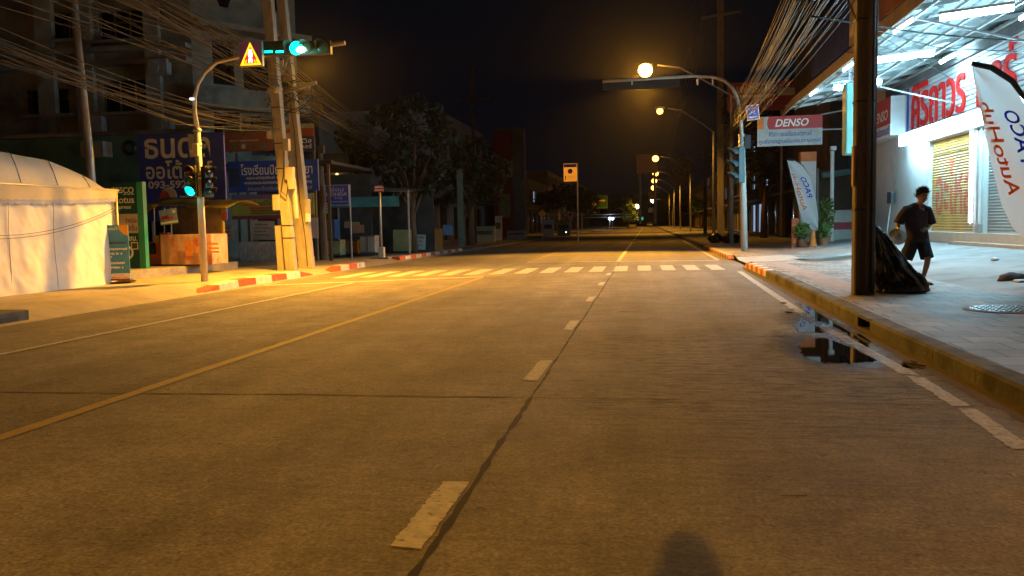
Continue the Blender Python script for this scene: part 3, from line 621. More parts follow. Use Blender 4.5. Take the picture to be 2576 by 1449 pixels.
# ------------------------------------------------------------------ other things around the shop
o = thing('hanging_light_box', 'pale green upright light box hanging left of the dark pole', 'sign', tuple(at(2135, 390, 25)))
MB().box((0, 0, 0.97), (0.27, 0.5, 1.94)).bevel(0.05, 3).build('case', mat('pale_green', (0.20, 0.50, 0.44), 0.5, 0.1, 2), o, False)
MB().bar((0, 0, 1.94), (0, 0, 2.4), 0.04).build('bracket', M_GREYPAINT, o)
ds = board('hanging_sign', 'red and white board with two lines of print, hung above the small feather flag', 'sign', 1908, 292, 2064, 366, 36, M_PAPER, yaw=-0.06, t=0.12)
band(ds, 0.0, 0.0, 0.10, 0.42, M_ORANGEP); band(ds, 0.20, 0.0, 1.0, 0.44, mat('sign_red', (0.5, 0.035, 0.03)))
b = MB(); rr = 0.22*ds.h
b.poly([(0.20*ds.w-ds.w/2+0.001, ds.y, 0.78*ds.h+rr*math.cos(t)) if False else (-0.3*ds.w-0.12*math.cos(t), ds.y-0.001, 0.78*ds.h+rr*math.sin(t)) for t in [i*math.pi/10-math.pi/2 for i in range(11)]], (0, 0.003, 0)).build('colour_band', mat('sign_red', (0.5, 0.035, 0.03)), ds.o)
on(ds, 'DENSO', 0.29, 0.10, 0.79, 0.36, M_LETTER, bold=0.02, shear=0.25); on(ds, 'ศิริถาวรแอร์แอนด์ซาวด์', 0.18, 0.52, 0.84, 0.68, M_LETBLUE, bold=0.015); on(ds, 'ศูนย์มาตรฐานซ่อมคอมเพรสเซอร์', 0.03, 0.75, 0.98, 0.95, M_LETBLUE, bold=0.015)
MB().bar((ds.w/2-0.1, 0.1, ds.h), (ds.w/2+0.9, 0.1, ds.h+0.15), 0.05).build('bracket', M_GREYPAINT, ds.o); MB().bar((ds.w/2, 0.1, ds.h*0.5), (ds.w/2+0.9, 0.1, ds.h*0.5), 0.05).build('bracket', M_GREYPAINT, ds.o)
rb = board('billboard', 'dark red billboard with pale Thai lettering behind the cables', 'sign', 1832, 206, 1998, 278, 52, mat('dull_red', (0.30, 0.05, 0.03), 0.7, 0.3, 1), yaw=-0.05)
on(rb, 'เฟอร์นิเจอร์', 0.14, 0.06, 0.92, 0.36, M_CREAM, bold=0.01); fine(rb, 0.05, 0.42, 0.7, 0.55, M_CREAM, 3); band(rb, 0.74, 0.26, 0.99, 0.50, M_CREAM); on(rb, 'ถูก', 0.48, 0.60, 0.66, 0.95, M_CREAM)
for k in (-0.3, 0.3): MB().bar((rb.w*k, 0.1, 0), (rb.w*k, 0.1, -7.3), 0.12).build('post', M_GREYPAINT, rb.o)
# the white pillar, thin post with camera, low counter, blue building
p = at(2030, 600, 38); o = thing('pillar', 'white square pillar with a red band at its top, behind the small flag', 'pillar', (p.x, 38, 0.35))
MB().box((0, 0, 1.7), (0.62, 0.5, 3.4)).build('shaft', M_WHITE, o); MB().box((0, 0, 3.6), (0.64, 0.52, 0.4)).build('capital', M_ORANGEP, o)
p = at(2092, 600, 36.5); o = thing('thin_post', 'thin white pipe post carrying a small camera, left of the dark pole', 'post', (p.x, 36.5, 0.3))
MB().cone((0, 0, 0), (0, 0, 3.75), 0.075, n=10).build('pipe', M_WHITE, o); b = MB(); b.box((0, -0.1, 3.85), (0.2, 0.32, 0.16)); b.cone((0, -0.26, 3.85), (0, -0.30, 3.85), 0.07); b.build('camera', M_WHITE, o)
p = at(2120, 605, 37.4); o = thing('counter', 'low pale counter with a dark red band, beside the dark pole', 'counter', (p.x+0.5, 37.4, 0.3))
MB().box((0, 0, 0.42), (2.4, 0.5, 0.84)).build('body', mat('pale_plaster', (0.48, 0.50, 0.44), 0.8, 0.2, 2), o); MB().box((0, -0.02, 0.72), (2.42, 0.52, 0.30)).build('band', mat('maroon', (0.30, 0.03, 0.045), 0.6), o); MB().box((0, 0.2, 1.1), (2.4, 0.05, 0.55)).build('back_panel', mat('pale_plaster', (0.48, 0.5, 0.44)), o)
MB().cone((0, -0.05, 0.87), (0, -0.05, 1.5), 0.02).build('tap', M_GREYPAINT, o)
p = at(2150, 430, 40); o = thing('awning', 'brown awning with a rolled teal tarp behind the dark pole', 'awning', (p.x, 40, 0.3))
MB().box((-0.2, 0.4, 2.1), (3.2, 0.1, 2.2)).build('back_sheet', mat('brown_sheet', (0.12, 0.085, 0.055), 0.9, 0.3, 1), o); MB().tube([(-1.4, -0.1, 2.95), (0, -0.1, 3.1), (1.4, -0.1, 3.2)], 0.14, 10).build('rolled_tarp', mat('teal_tarp', (0.18, 0.38, 0.36), 0.6), o); MB().bar((-1.5, 0.3, 0), (-1.5, 0.3, 3.3), 0.07).build('post', M_GREYPAINT, o)
o = thing('neighbour_building', 'dark shophouse with blue wall panels past the shop canopy', 'building', (12.9, 47.2, 0))
b = MB(); wall_grid(b, (-4.4, -5.0), (1, 0), 9, 0.1, 11, [(1.0, 2.8, 0.3, 2.9), (0.5, 1.9, 5.2, 7.0), (3, 4.2, 5.2, 7)], 0.2); b.box((-4.3, 0, 5.5), (0.2, 9.5, 10.9)); b.build('wall', M_DARKWALL, o)
b = MB(); b.box((-3.1, -5.06, 4.2), (0.9, 0.08, 2.3)); b.build('blue_panel', mat('blue_panel', (0.08, 0.30, 0.62), 0.6, 0.15, 1), o); MB().box((-3.0, -5.06, 7.6), (0.9, 0.08, 2.6)).build('shutter_panel', mat('slate_blue', (0.10, 0.18, 0.27), 0.6), o)
MB().box((-2.5, -4.82, 1.6), (1.79, 0.05, 2.59)).build('doorway', M_BLACK, o)
for k in (0.5, 3.0): MB().box((-4.4+k+0.68, -4.85, 6.1), (1.2, 0.05, 1.78)).build('window', M_GLASS, o)

# feather flags
def flag_cloth():
    if 'flag_cloth' in MATS: return MATS['flag_cloth']
    m = mat('flag_cloth', (0.78, 0.77, 0.78), 0.8, 0.05, 2); n = m.node_tree; tr_ = n.nodes.new('ShaderNodeBsdfTranslucent'); tr_.inputs[0].default_value = (0.8, 0.8, 0.8, 1)
    ms = n.nodes.new('ShaderNodeMixShader'); ms.inputs[0].default_value = 0.45; n.links.new(n.nodes['Principled BSDF'].outputs[0], ms.inputs[1]); n.links.new(tr_.outputs[0], ms.inputs[2]); n.links.new(ms.outputs[0], n.nodes['Material Output'].inputs[0]); return m
def feather_flag(label, loc, rz, h, lean):
    o = thing('feather_flag', label, 'flag', loc, rz, 'feather flags'); s = h/3.75
    # outline of the sail in local X (right) Z; mast runs up the right side and bends over to the left at the top
    mast = [(0.72, -0.02), (0.70, 0.6), (0.63, 1.4), (0.50, 2.2), (0.30, 2.9), (0.0, 3.35), (-0.32, 3.58), (-0.62, 3.66)]
    left = [(0.66, 0.62), (0.38, 0.70), (0.10, 0.95), (-0.08, 1.35), (-0.22, 1.9), (-0.36, 2.5), (-0.50, 3.1), (-0.62, 3.60)]
    def itp(P, t):
        t = max(0, min(1, t))*(len(P)-1); i = min(int(t), len(P)-2); a, c = Vector(P[i]), Vector(P[i+1]); return a.lerp(c, t-i)
    def f(u, v):
        m_ = itp(mast[1:], v); l_ = itp(left, v); q = l_.lerp(m_, u)
        return Vector((q.x*s, (0.035*math.sin(u*9+v*7)*math.sin(u*math.pi)+lean*0.10*math.sin(v*3.1))*s, q.y*s))
    sail = MB().grid(14, 40, f).build('sail', flag_cloth(), o, True)
    
    MB().tube([(p[0]*s, 0, p[1]*s) for p in mast], [0.028*s]*5+[0.05*s, 0.05*s, 0.045*s], 8).build('mast', M_BLACK, o, True)
    MB().box((0.72*s, 0, -0.01), (0.5*s, 0.4*s, 0.05)).bevel(0.02).build('base', M_BLACK, o)
    def curved(sx, u, z0, z1, wd, m_, bold):
        me = text_mesh(sx, bold); xs = [p.co.x for p in me.vertices]; yv = [p.co.y for p in me.vertices]; x0, x1, y0, y1 = min(xs), max(xs), min(yv), max(yv)
        for p in me.vertices:       # reading upwards, seen from behind (mirrored)
            t = (p.co.x-x0)/(x1-x0); k = (p.co.y-y0)/(y1-y0)-0.5
            v = (z0+(z1-z0)*t); q = f(u, v); p.co = Vector((q.x+k*wd*s, q.y-0.012, q.z+k*0.0))
        return obj('lettering', me, m_, o)
    curved('AutoHub', 0.27, 0.37, 0.80, 0.21, mat('flag_orange', (1.0, 0.26, 0.02), 0.8, 0.05, 3, spec=0.1), 0.014); curved('PACO', 0.70, 0.38, 0.62, 0.22, mat('flag_blue', (0.05, 0.07, 0.60), 0.8, 0.05, 3, spec=0.1), 0.014)
    return o
p = at(2576, 640, 14.4)
feather_flag('large white feather flag with orange and blue lettering, cut by the right edge', (5.62, 14.5, 0.19), 0.0, 3.58, 1)
feather_flag('small white feather flag beside the potted plants and orange cone', (6.12, 35.5, 0.25), 0.0, 3.55, -1)

# dark concrete pole with conduits
o = thing('utility_pole', 'dark square concrete pole with conduits in the right foreground', 'pole', (3.22, 13.6, 0.14))
b = MB(); b.poly([(-0.13, -0.11, 0), (0.13, -0.11, 0), (0.13, 0.11, 0), (-0.13, 0.11, 0)], (0, 0, 9.2)).bevel(0.02, 1).build('shaft', M_DARKPOLE, o)
MB().tube([(0.158, -0.02, 0), (0.158, -0.02, 4), (0.158, -0.02, 9)], 0.026, 10).build('conduit', mat('conduit_grey', (0.13, 0.13, 0.14), 0.5, 0.2, 3), o, True)
MB().tube([(0.04, -0.135, 0), (0.05, -0.135, 5), (0.04, -0.135, 9)], 0.028, 8).build('conduit', M_DARKPOLE, o, True)
MB().tube([(0.10, -0.128, 0.05), (0.105, -0.128, 5), (0.10, -0.128, 9)], 0.018, 8).build('conduit', M_BLACK, o, True)
b = MB(); b.box((-0.146, -0.04, 1.95), (0.03, 0.12, 0.6)); b.build('label_plate', mat('tan_board', (0.40, 0.27, 0.16)), o)
for z in (1.3, 2.9, 4.1): MB().box((0.0, 0, z), (0.275, 0.24, 0.03)).build('strap', M_BLACK, o)

# manhole cover
c = Vector((4.42, 11.3, 0.156)); o = thing('manhole_cover', 'round patterned iron manhole cover set in the pavement', 'manhole', tuple(c))
MB().cone((0, 0, -0.01), (0, 0, 0.004), 0.52, n=40).build('rim', mat('rim_conc', (0.20, 0.19, 0.18), 0.8), o); b = MB(); b.cone((0, 0, 0), (0, 0, 0.010), 0.45, n=40)
for i in range(-7, 8):
    for j in range(-7, 8):
        x, y_ = i*0.058+(j % 2)*0.029, j*0.055
        if math.hypot(x, y_) < 0.42: b.box((x, y_, 0.013), (0.036, 0.016, 0.008), R(45 if (i+j) % 2 else -45))
b.build('plate', mat('cast_iron', (0.12, 0.11, 0.115), 0.4, 0.3, 6, metal=0.5), o)

# black rubbish bag leaning on the pole
p = Vector((3.84, 13.95, 0.15)); o = thing('rubbish_bag', 'tall black plastic rubbish bag slumped against the dark pole', 'bag', tuple(p))
b = MB(); rings = []; N = 72
for k in range(41):
    t = k/40; z = 1.08*t; rx = 0.405*(1-t)**0.80*(1+0.10*math.sin(min(1, t*3)*math.pi))+0.012; cxx = -0.40+rx; ry = 0.32*(1-t)**0.8+0.012
    if k == 0: rx, ry, cxx = 0.37, 0.28, 0.0
    ring = []
    for a in range(N):
        th = a*2*math.pi/N; q = 1+(0.10+0.20*t)*(abs(math.sin(th*4.5+1.5*noise.noise(Vector((th, t*2, 2)))+t))-0.55)+0.13*noise.noise(Vector((math.cos(th)*3, math.sin(th)*3, t*5)))+0.07*noise.noise(Vector((math.cos(th)*8, math.sin(th)*8, t*14)))+0.10*t*math.sin(th*11+t*5)
        ring.append(b.bm.verts.new((cxx+rx*q*math.cos(th), ry*q*math.sin(th), z)))
    rings.append(ring)
for a, c in zip(rings, rings[1:]):
    for k in range(N): b.bm.faces.new((a[k], a[(k+1) % N], c[(k+1) % N], c[k]))
b.bm.faces.new(rings[0][::-1]); b.bm.faces.new(rings[-1])
bag = b.build('sack', mat('black_plastic', (0.006, 0.007, 0.008), 0.22, 0.3, 4, 0.6, bscale=11, spec=0.6), o, True); bag.modifiers.new('s', 'SUBSURF').render_levels = 1
MB().tube([(-0.385, 0, 1.05), (-0.39, 0.01, 1.12), (-0.37, 0, 1.16)], [0.012, 0.02, 0.03], 8).build('tied_neck', mat('black_plastic', (0, 0, 0)), o, True)
# lump and box at the right edge
p = gp(2538, 718, 0.15); o = thing('cloth_bundle', 'grey brown bundle on the pavement at the right edge', 'bundle', tuple(p)); MB().ball((0.08, 0.05, 0.10), 0.17, 3, (1.3, 0.9, 0.62), 0.3, 3).build('cloth', mat('brown_cloth', (0.11, 0.085, 0.07), 0.9, 0.4, 8, 0.4), o, True)
p = gp(2600, 722, 0.15); o = thing('flat_bag', 'flat black bag with a white edge beside the bundle', 'bag', tuple(p)); MB().box((0.0, 0, 0.055), (0.55, 0.3, 0.11)).bevel(0.035, 3).build('body', M_BLACK, o, True); MB().box((0, 0, 0.113), (0.5, 0.24, 0.012)).build('white_edge', M_WHITE, o)
o = thing('litter', 'crumpled white scrap on the forecourt near the step', 'litter', tuple(ax(2502, 668, 7.2))); o.location.z = pave_z(o.location.x, o.location.y)+0.01; MB().ball((0, 0, 0.02), 0.06, 2, (1.3, 1, 0.6), 0.5, 2).build('paper', M_WHITE, o)
# broom and dustpan leaning on the wall
o = thing('dustpan', 'dark long-handled dustpan standing upside down against the white wall', 'dustpan', (8.7, 33.2, 0.55)); MB().cone((0, 0, 0), (0.15, 0, 1.35), 0.025).build('handle', M_WHITE, o); MB().box((0.14, 0, 1.5), (0.14, 0.55, 0.42)).bevel(0.03).build('pan', mat('dark_grey_plastic', (0.06, 0.065, 0.075), 0.5), o)

# potted plants, cone, painted post
def plant(label, p, h, nleaf, spread, pot=True, c=(0.085, 0.13, 0.025)):
    o = thing('potted_plant', label, 'plant', tuple(p)); rnd = random.Random(int(h*100)+nleaf); z0 = 0
    if pot: MB().loft([((0, 0, 0), 0.14, 0.14), ((0, 0, 0.26), 0.19, 0.19), ((0, 0, 0.30), 0.21, 0.21)], 14).build('pot', mat('clay_pot', (0.38, 0.15, 0.07), 0.8, 0.2, 4), o); z0 = 0.28
    b = MB()
    for i in range(4): b.tube([(0, 0, z0), (rnd.uniform(-.1, .1), rnd.uniform(-.1, .1), z0+h*0.5), (rnd.uniform(-.25, .25)*spread, rnd.uniform(-.2, .2), z0+h*0.95)], 0.012, 5)
    b.build('stem', M_BROWN, o); b = MB()
    for i in range(nleaf):
        t = rnd.random()**0.8; a = rnd.uniform(0, 6.28); r_ = spread*(0.25+0.5*rnd.random())*(1.15-abs(t-0.55)); c_ = Vector((math.cos(a)*r_, math.sin(a)*r_*0.8, z0+0.05+t*h)); leaf(b, c_, rnd, 0.10)
    b.build('foliage', mat('leaf_'+str(int(c[1]*1000)), c, 0.55, 0.45, 5), o)
def leaf(b, c, rnd, s):
    d = Vector((rnd.gauss(0, 1), rnd.gauss(0, 1), rnd.gauss(0, 0.7))).normalized(); e = d.orthogonal().normalized(); q = s*rnd.uniform(0.7, 1.4)
    v = [b.bm.verts.new(c+x) for x in (-d*q, e*q*0.45, d*q, -e*q*0.45)]; b.bm.faces.new(v)
plant('tall leafy potted plant behind the small feather flag', at(2078, 612, 36), 1.45, 260, 0.45)
plant('low bushy potted plant between the red post and the orange cone', at(2018, 622, 35), 0.6, 170, 0.42)
plant('low green potted plant at the foot of the small feather flag', at(2072, 618, 34.6), 0.55, 110, 0.30, c=(0.08, 0.15, 0.03))
p = at(2045, 628, 34.3); o = thing('traffic_cone', 'slim orange traffic cone beside the flower pots', 'cone', tuple(p)); MB().cone((0, 0, 0.04), (0, 0, 0.72), 0.17, 0.04, 16).build('cone', M_ORANGEP, o, False); MB().box((0, 0, 0.02), (0.4, 0.4, 0.045)).build('base', M_ORANGEP, o)
p = at(1999, 628, 35.2); o = thing('painted_post', 'short brick red post at the lane mouth left of the plants', 'post', tuple(p)); MB().box((0, 0, 0.62), (0.24, 0.2, 1.24)).build('shaft', mat('brick_red', (0.42, 0.10, 0.04), 0.8, 0.25, 4), o); b = MB(); b.box((0.0, -0.105, 0.85), (0.16, 0.01, 0.3)); b.box((0.0, -0.105, 0.35), (0.14, 0.01, 0.2)); b.build('notice', M_ORANGEP, o)
o = thing('rubbish_bag', 'small black rubbish bag at the foot of the tall utility pole', 'bag', tuple(at(1800, 612, 47))); MB().ball((0, 0, 0.25), 0.35, 3, (1.1, 0.9, 0.8), 0.3, 5).build('sack', mat('black_plastic', (0, 0, 0)), o, True)
o = thing('rubbish_bag', 'wider black rubbish bag right of the tall utility pole foot', 'bag', tuple(at(1838, 614, 46))); MB().ball((0, 0, 0.25), 0.4, 3, (1.2, 0.9, 0.75), 0.3, 8).build('sack', mat('black_plastic', (0, 0, 0)), o, True)
o = thing('rubbish_bag', 'light grey plastic bag behind the wall end near the leaning dustpan', 'bag', (8.4, 34.6, 0.55)); MB().ball((0, 0, 0.22), 0.3, 3, (1, 0.8, 0.9), 0.3, 9).build('sack', mat('grey_plastic', (0.25, 0.28, 0.33), 0.4, 0.2, 5), o, True)

# ------------------------------------------------------------------ street lamps
M_SOD = glow("sodium_glow", (1.0, 0.36, 0.045), 14); M_SODW = glow('pale_lamp_glow', (1.0, 0.74, 0.38), 14)
def street_lamp(label, X, Y, z, pole_x, watt, lens=0.2, m=M_SOD, spot=150, aim=(0, 0, -1), arm_drop=1.6, blend=0.6, gname='street lamps along the right side'):
    o = thing('street_lamp', label, 'street lamp', (pole_x, Y, 0.15), 0, gname); dx = X-pole_x; zl = z-0.15; s = 1 if dx > 0 else -1
    MB().tube([(0, 0, 0), (0, 0, zl*0.5), (0, 0, zl-arm_drop)], [0.11, 0.09, 0.07], 10).build('pole', M_GREYPAINT, o, True)
    MB().tube([(0, 0, zl-arm_drop), (dx*0.25, 0, zl-arm_drop*0.6), (dx*0.6, 0, zl-0.12), (dx*0.86, 0, zl+0.06)], 0.04, 8).build('arm', M_GREYPAINT, o, True)
    MB().ball((dx, 0, zl+0.09), 0.3, 2, (1.25, 0.55, 0.35)).build('housing', M_GREYPAINT, o, True)
    MB().sphere((dx, -0.04, zl-0.06-lens*0.35), lens, 10, (1.0, 0.9, 0.95)).build('lens', m, o, True)
    if watt: lamp('SPOT', watt, SODIUM, (dx, -0.04, zl-0.12-lens*1.4), o, 0.12, spot, blend, aim)
    return o
street_lamp('street lamp just below the largest glow, on a slanting arm', at(1660, 275, 58).x, 58, 8.74, 4.4, 1500, 0.20)
street_lamp('tall street lamp with the largest orange glow above the right signal arm', 0.0, 44, 9.08, 4.2, 30000, 0.35, m=glow("sodium_glow_near", (1.0, 0.38, 0.045), 60), aim=(-0.16, -1.0, -0.62), spot=74, blend=1.0)
for i, (px, py, Y, lab, wt) in enumerate([(1649, 395, 100, 'street lamp in front of the large pale billboard, top of the far column of lamps', W_FAR), (1649, 433, 130, 'street lamp second from the top in the far column of lamps', W_FAR),
                                      (1646, 452, 158, 'street lamp third from the top in the far column of lamps', W_FAR), (1644, 470, 190, 'street lamp fourth from the top in the far column, over a small tan board', W_FAR)]):
    p = at(px, py, Y); street_lamp(lab, p.x, Y, p.z, 5.0, wt, 0.36+0.05*i)
p = at(1643, 501, 235); street_lamp('street lamp with a white glow, lowest of the far right column', p.x, 235, p.z, 7.0, 5000, 0.72, M_SODW)
p = at(1602, 517, 260); street_lamp('white street lamp reaching over the road from the left, far off', p.x, 260, p.z, -11.0, 5000, 0.72, M_SODW, gname='street lamps along the left side')
# the lamp behind the camera that throws the head shadow on to the road
street_lamp('sodium street lamp standing behind the camera', -0.4, -17.8, 9.0, 4.0, W_BEHIND, 0.25, spot=152)

# ------------------------------------------------------------------ traffic lights
def visor(b, c, q, r, L_):
    """half tube hood of radius r and length L_, pointing along local -Y of q"""
    vs = []
    for k in range(11):
        a = math.radians(-20+220*k/10); p0 = Vector((math.cos(a)*r, 0, math.sin(a)*r)); cut = 0.35+0.65*max(0, math.sin(a))
        vs.append([b.bm.verts.new(c+q @ p0), b.bm.verts.new(c+q @ (p0+Vector((0, -L_*cut, 0))))])
    for a, d in zip(vs, vs[1:]): b.bm.faces.new((a[0], d[0], d[1], a[1]))
M_LENSR = mat('red_lens_off', (0.07, 0.012, 0.012), 0.2, 0.1, 3); M_LENSA = mat('amber_lens_off', (0.05, 0.035, 0.02), 0.2, 0.1, 3); M_LENSG = mat('green_lens_off', (0.02, 0.07, 0.06), 0.2, 0.1, 3)
M_GRN = glow('green_lens_lit', (0.0, 1.0, 0.72), 9); M_GRN2 = glow('green_segment_lit', (0.0, 0.85, 0.66), 2.6); M_GRNW = glow('green_core_lit', (0.45, 1.0, 0.95), 14)
def signal_head(parent, c, yaw, wd, ht, lit=None, horizontal=False, casing=None):
    q = Matrix.Rotation(yaw, 3, 'Z'); c = Vector(c); T = Matrix.Translation(c) @ q.to_4x4()
    b = MB(); b.box((0, 0, 0), (ht, wd*0.6, wd) if horizontal else (wd, wd*0.6, ht), mtx=T); hd = b.bevel(0.02, 2).build('signal_head', casing or M_BLACK, parent); r = min(wd, ht/3)*0.42
    for k, (mm, nm) in enumerate(((M_LENSR, 'lens'), (M_LENSA, 'lens'), (M_LENSG, 'lens'))):
        off = Vector(((k-1)*ht/3, -wd*0.31, 0)) if horizontal else Vector((0, -wd*0.31, (1-k)*ht/3)); pc = c+q @ off
        v = MB(); visor(v, pc, q, r*1.08, wd*0.95); v.build('visor', casing or M_BLACK, hd).modifiers.new('t', 'SOLIDIFY').thickness = 0.006
        mm = M_GRN if lit == k else mm
        MB().sphere((0, 0, 0), r, 8, (1, 0.25, 1)).build('lens', mm, hd, True).matrix_local = Matrix.Translation(pc) @ q.to_4x4()
    return hd
tl = thing('traffic_light', 'cream traffic light pole on the left pavement with a green lamp and a curved arm', 'traffic light', (-10.07, 18.33, 0.13))
base = Vector(tl.location)
def lp(px, py, Y): return at(px, py, Y)-base
M_TLPOLE = mat('cream_pole', (0.52, 0.47, 0.38), 0.55, 0.2, 3, 0.1, stretch=(2, 2, 0.5), dirt=((0.3, 0.26, 0.2), 2.0, 0.62))
MB().tube([(0, 0, 0), (-0.01, 0, 1.6), (-0.02, 0, 3.5)], [0.082, 0.078, 0.07], 14).build('pole', M_TLPOLE, tl, True)
MB().tube([(-0.02, 0, 3.5), lp(489, 280, 18.3), lp(490, 245, 18.3), lp(497, 212, 18.3), lp(515, 182, 18.3), lp(545, 156, 18.3), lp(600, 143, 18.3), lp(660, 140, 18.3), lp(740, 128, 18.3), lp(868, 108, 18.3)], [0.058, 0.05, 0.046, 0.045, 0.045, 0.044, 0.043, 0.042, 0.04, 0.036], 10).build('arm', M_TLPOLE, tl, True)
for z in (2.35, 2.45, 3.42, 3.1): MB().cone((-0.02, 0, z), (-0.02, 0, z+0.05), 0.092, n=14).build('clamp', M_STEEL, tl, True)
MB().box((-0.13, 0.03, 3.18), (0.2, 0.16, 0.36)).bevel(0.015).build('control_box', mat('box_grey', (0.33, 0.32, 0.31), 0.6), tl)
MB().box((-0.02, -0.1, 3.0), (0.14, 0.1, 0.28)).bevel(0.015).build('control_box', M_TLPOLE, tl)
hd = signal_head(tl, (-0.12, -0.16, 2.30), 0.12, 0.23, 0.70, 2); signal_head(tl, (0.16, 0.02, 2.28), 1.15, 0.23, 0.70, None)
c0 = lp(722, 125, 18.25); c1 = lp(838, 116, 18.25)
h1 = signal_head(tl, tuple(lp(775, 122, 18.1)), 0.05, 0.29, 1.05, None, True)
MB().sphere((0, 0, 0), 0.145, 10, (1, 0.3, 1)).build('lens', M_GRN, h1, True).location = lp(745, 121, 17.97); MB().sphere((0, 0, 0), 0.085, 8, (1.3, 0.35, 0.8)).build('lens', M_GRNW, h1, True).location = lp(757, 125, 17.93)
b = MB(); b.box(tuple(lp(692, 122, 18.15)), (0.56, 0.16, 0.30)); cd = b.bevel(0.02).build('countdown_box', M_BLACK, tl)
for px in (675, 704): MB().box(tuple(lp(px, 130, 18.02)), (0.185, 0.02, 0.045)).build('countdown_segment', M_GRN2, cd)
MB().cone(tuple(lp(838, 112, 18.2)), tuple(lp(868, 108, 18.2)), 0.05).build('arm_end', M_TLPOLE, tl)
MB().box(tuple(lp(484, 249, 18.25)), (0.09, 0.1, 0.05)).build('small_lamp', glow('small_white', (0.9, 0.95, 1), 1.2), tl)
lamp('POINT', 14, (0.1, 1.0, 0.75), tuple(lp(748, 126, 17.7)), tl, 0.1)
lamp('POINT', 5, (0.1, 1.0, 0.75), (-0.16, -0.5, 2.05), tl, 0.06)
# LED pedestrian warning sign
ls = board('led_warning_sign', 'lit square LED sign, yellow triangle round a white walking figure', 'sign', 603, 107, 662, 166, 18.0, glow('led_panel', (0.30, 0.07, 0.16), 0.10), t=0.10)
MB().box((0, 0, ls.h/2), (ls.w*1.04, 0.08, ls.h*1.04)).build('frame', M_GREYPAINT, ls.o)
M_LEDY = glow('led_yellow', (1.0, 0.40, 0.01), 2.6); M_LEDR = glow('led_red', (1.0, 0.03, 0.01), 1.3); M_LEDW = glow('led_white', (1.0, 0.9, 0.95), 5)
w_, h_ = ls.w, ls.h; yy_ = ls.y-0.002
A, B_, C_ = Vector((0, yy_, h_*0.98)), Vector((-w_*0.48, yy_, h_*0.02)), Vector((w_*0.48, yy_, h_*0.02)); ce = (A+B_+C_)/3
b = MB(); ins = [ce+(p-ce)*0.74 for p in (A, B_, C_)]
for i in range(3):
    p, q_, r_, s_ = (A, B_, C_)[i], (A, B_, C_)[(i+1) % 3], ins[(i+1) % 3], ins[i]; b.poly([p, q_, r_, s_], (0, 0.004, 0))
b.build('triangle', M_LEDY, ls.o); MB().poly([ce+(p-ce)*0.72 for p in (A, B_, C_)], (0, 0.003, 0)).build('red_field', M_LEDR, ls.o)
b = MB(); b.sphere((0, yy_-0.004, h_*0.63), w_*0.055, 6, (1, 0.15, 1.1)); b.poly([(-w_*0.10, yy_-0.004, h_*0.52), (-w_*0.05, yy_-0.004, h_*0.59), (w_*0.05, yy_-0.004, h_*0.59), (w_*0.10, yy_-0.004, h_*0.50), (w_*0.09, yy_-0.004, h_*0.38), (w_*0.05, yy_-0.004, h_*0.36), (w_*0.10, yy_-0.004, h_*0.15), (w_*0.03, yy_-0.004, h_*0.14), (0, yy_-0.004, h_*0.24), (-w_*0.03, yy_-0.004, h_*0.14), (-w_*0.10, yy_-0.004, h_*0.15), (-w_*0.05, yy_-0.004, h_*0.36), (-w_*0.09, yy_-0.004, h_*0.40)], (0, 0.003, 0)); b.build('walking_figure', M_LEDW, ls.o)
b = MB()
for k in range(7):
    x = (k-3)*w_*0.09
    if abs(x) > w_*0.1: b.poly([(x-w_*0.03-0.02*(1 if x < 0 else -1), yy_-0.003, h_*0.11), (x+w_*0.02-0.02*(1 if x < 0 else -1), yy_-0.003, h_*0.11), (x+w_*0.02, yy_-0.003, h_*0.25), (x-w_*0.03, yy_-0.003, h_*0.25)], (0, 0.002, 0))
b.build('zebra_bars', M_LEDY, ls.o)
# the right-hand signal
tr = thing('traffic_light', 'pale traffic light pole on the right pavement, its long arm reaching over the road', 'traffic light', (3.67, 33.42, 0.15)); base = Vector(tr.location)
MB().tube([(0, 0, 0), (-0.05, 0, 2.2), (-0.11, 0, 4.4)], [0.125, 0.12, 0.11], 14).build('pole', mat('pale_pole', (0.56, 0.52, 0.46), 0.5, 0.15, 3, 0.1, stretch=(2, 2, 0.5)), tr, True)
MB().tube([(-0.11, 0, 4.4), lp(1863, 290, 33.4), lp(1856, 250, 33.4), lp(1843, 222, 33.4), lp(1822, 202, 33.4), lp(1795, 193, 33.4), lp(1750, 191, 33.4), lp(1620, 199, 33.4), lp(1516, 205, 33.4)], [0.075, 0.07, 0.065, 0.062, 0.062, 0.06, 0.06, 0.06, 0.06], 10).build('arm', M_TLPOLE, tr, True)
for z in (3.9, 4.05, 4.3): MB().cone((-0.1, 0, z), (-0.1, 0, z+0.06), 0.135, n=14).build('clamp', M_STEEL, tr, True)
b = MB(); b.box((0.1, -0.05, 4.1), (0.22, 0.2, 0.5)); b.build('control_box', M_BLACK, tr)
signal_head(tr, (-0.20, -0.2, 3.25), -1.25, 0.40, 1.35, None, False, mat('slate_casing', (0.05, 0.085, 0.095), 0.5, 0.2, 3))
MB().box(tuple(lp(1612, 213, 33.5)), (2.9, 0.22, 0.30)).bevel(0.03).build('signal_back', mat('dark_bronze', (0.05, 0.035, 0.025), 0.6), tr)
for px in (1755, 1793, 1590): MB().box(tuple(lp(px, 206, 33.35)), (0.06, 0.06, 0.22)).build('hanger', M_TLPOLE, tr)
sn = board('street_name_sign', 'small tilted blue street name plate with a pale border beside the right signal arm', 'sign', 1880, 264, 1911, 302, 33.1, mat('warm_lit_border', (0.75, 0.45, 0.34), 0.6), yaw=0.5, t=0.04)  # white border; warm lamplight is put into its colour as peach
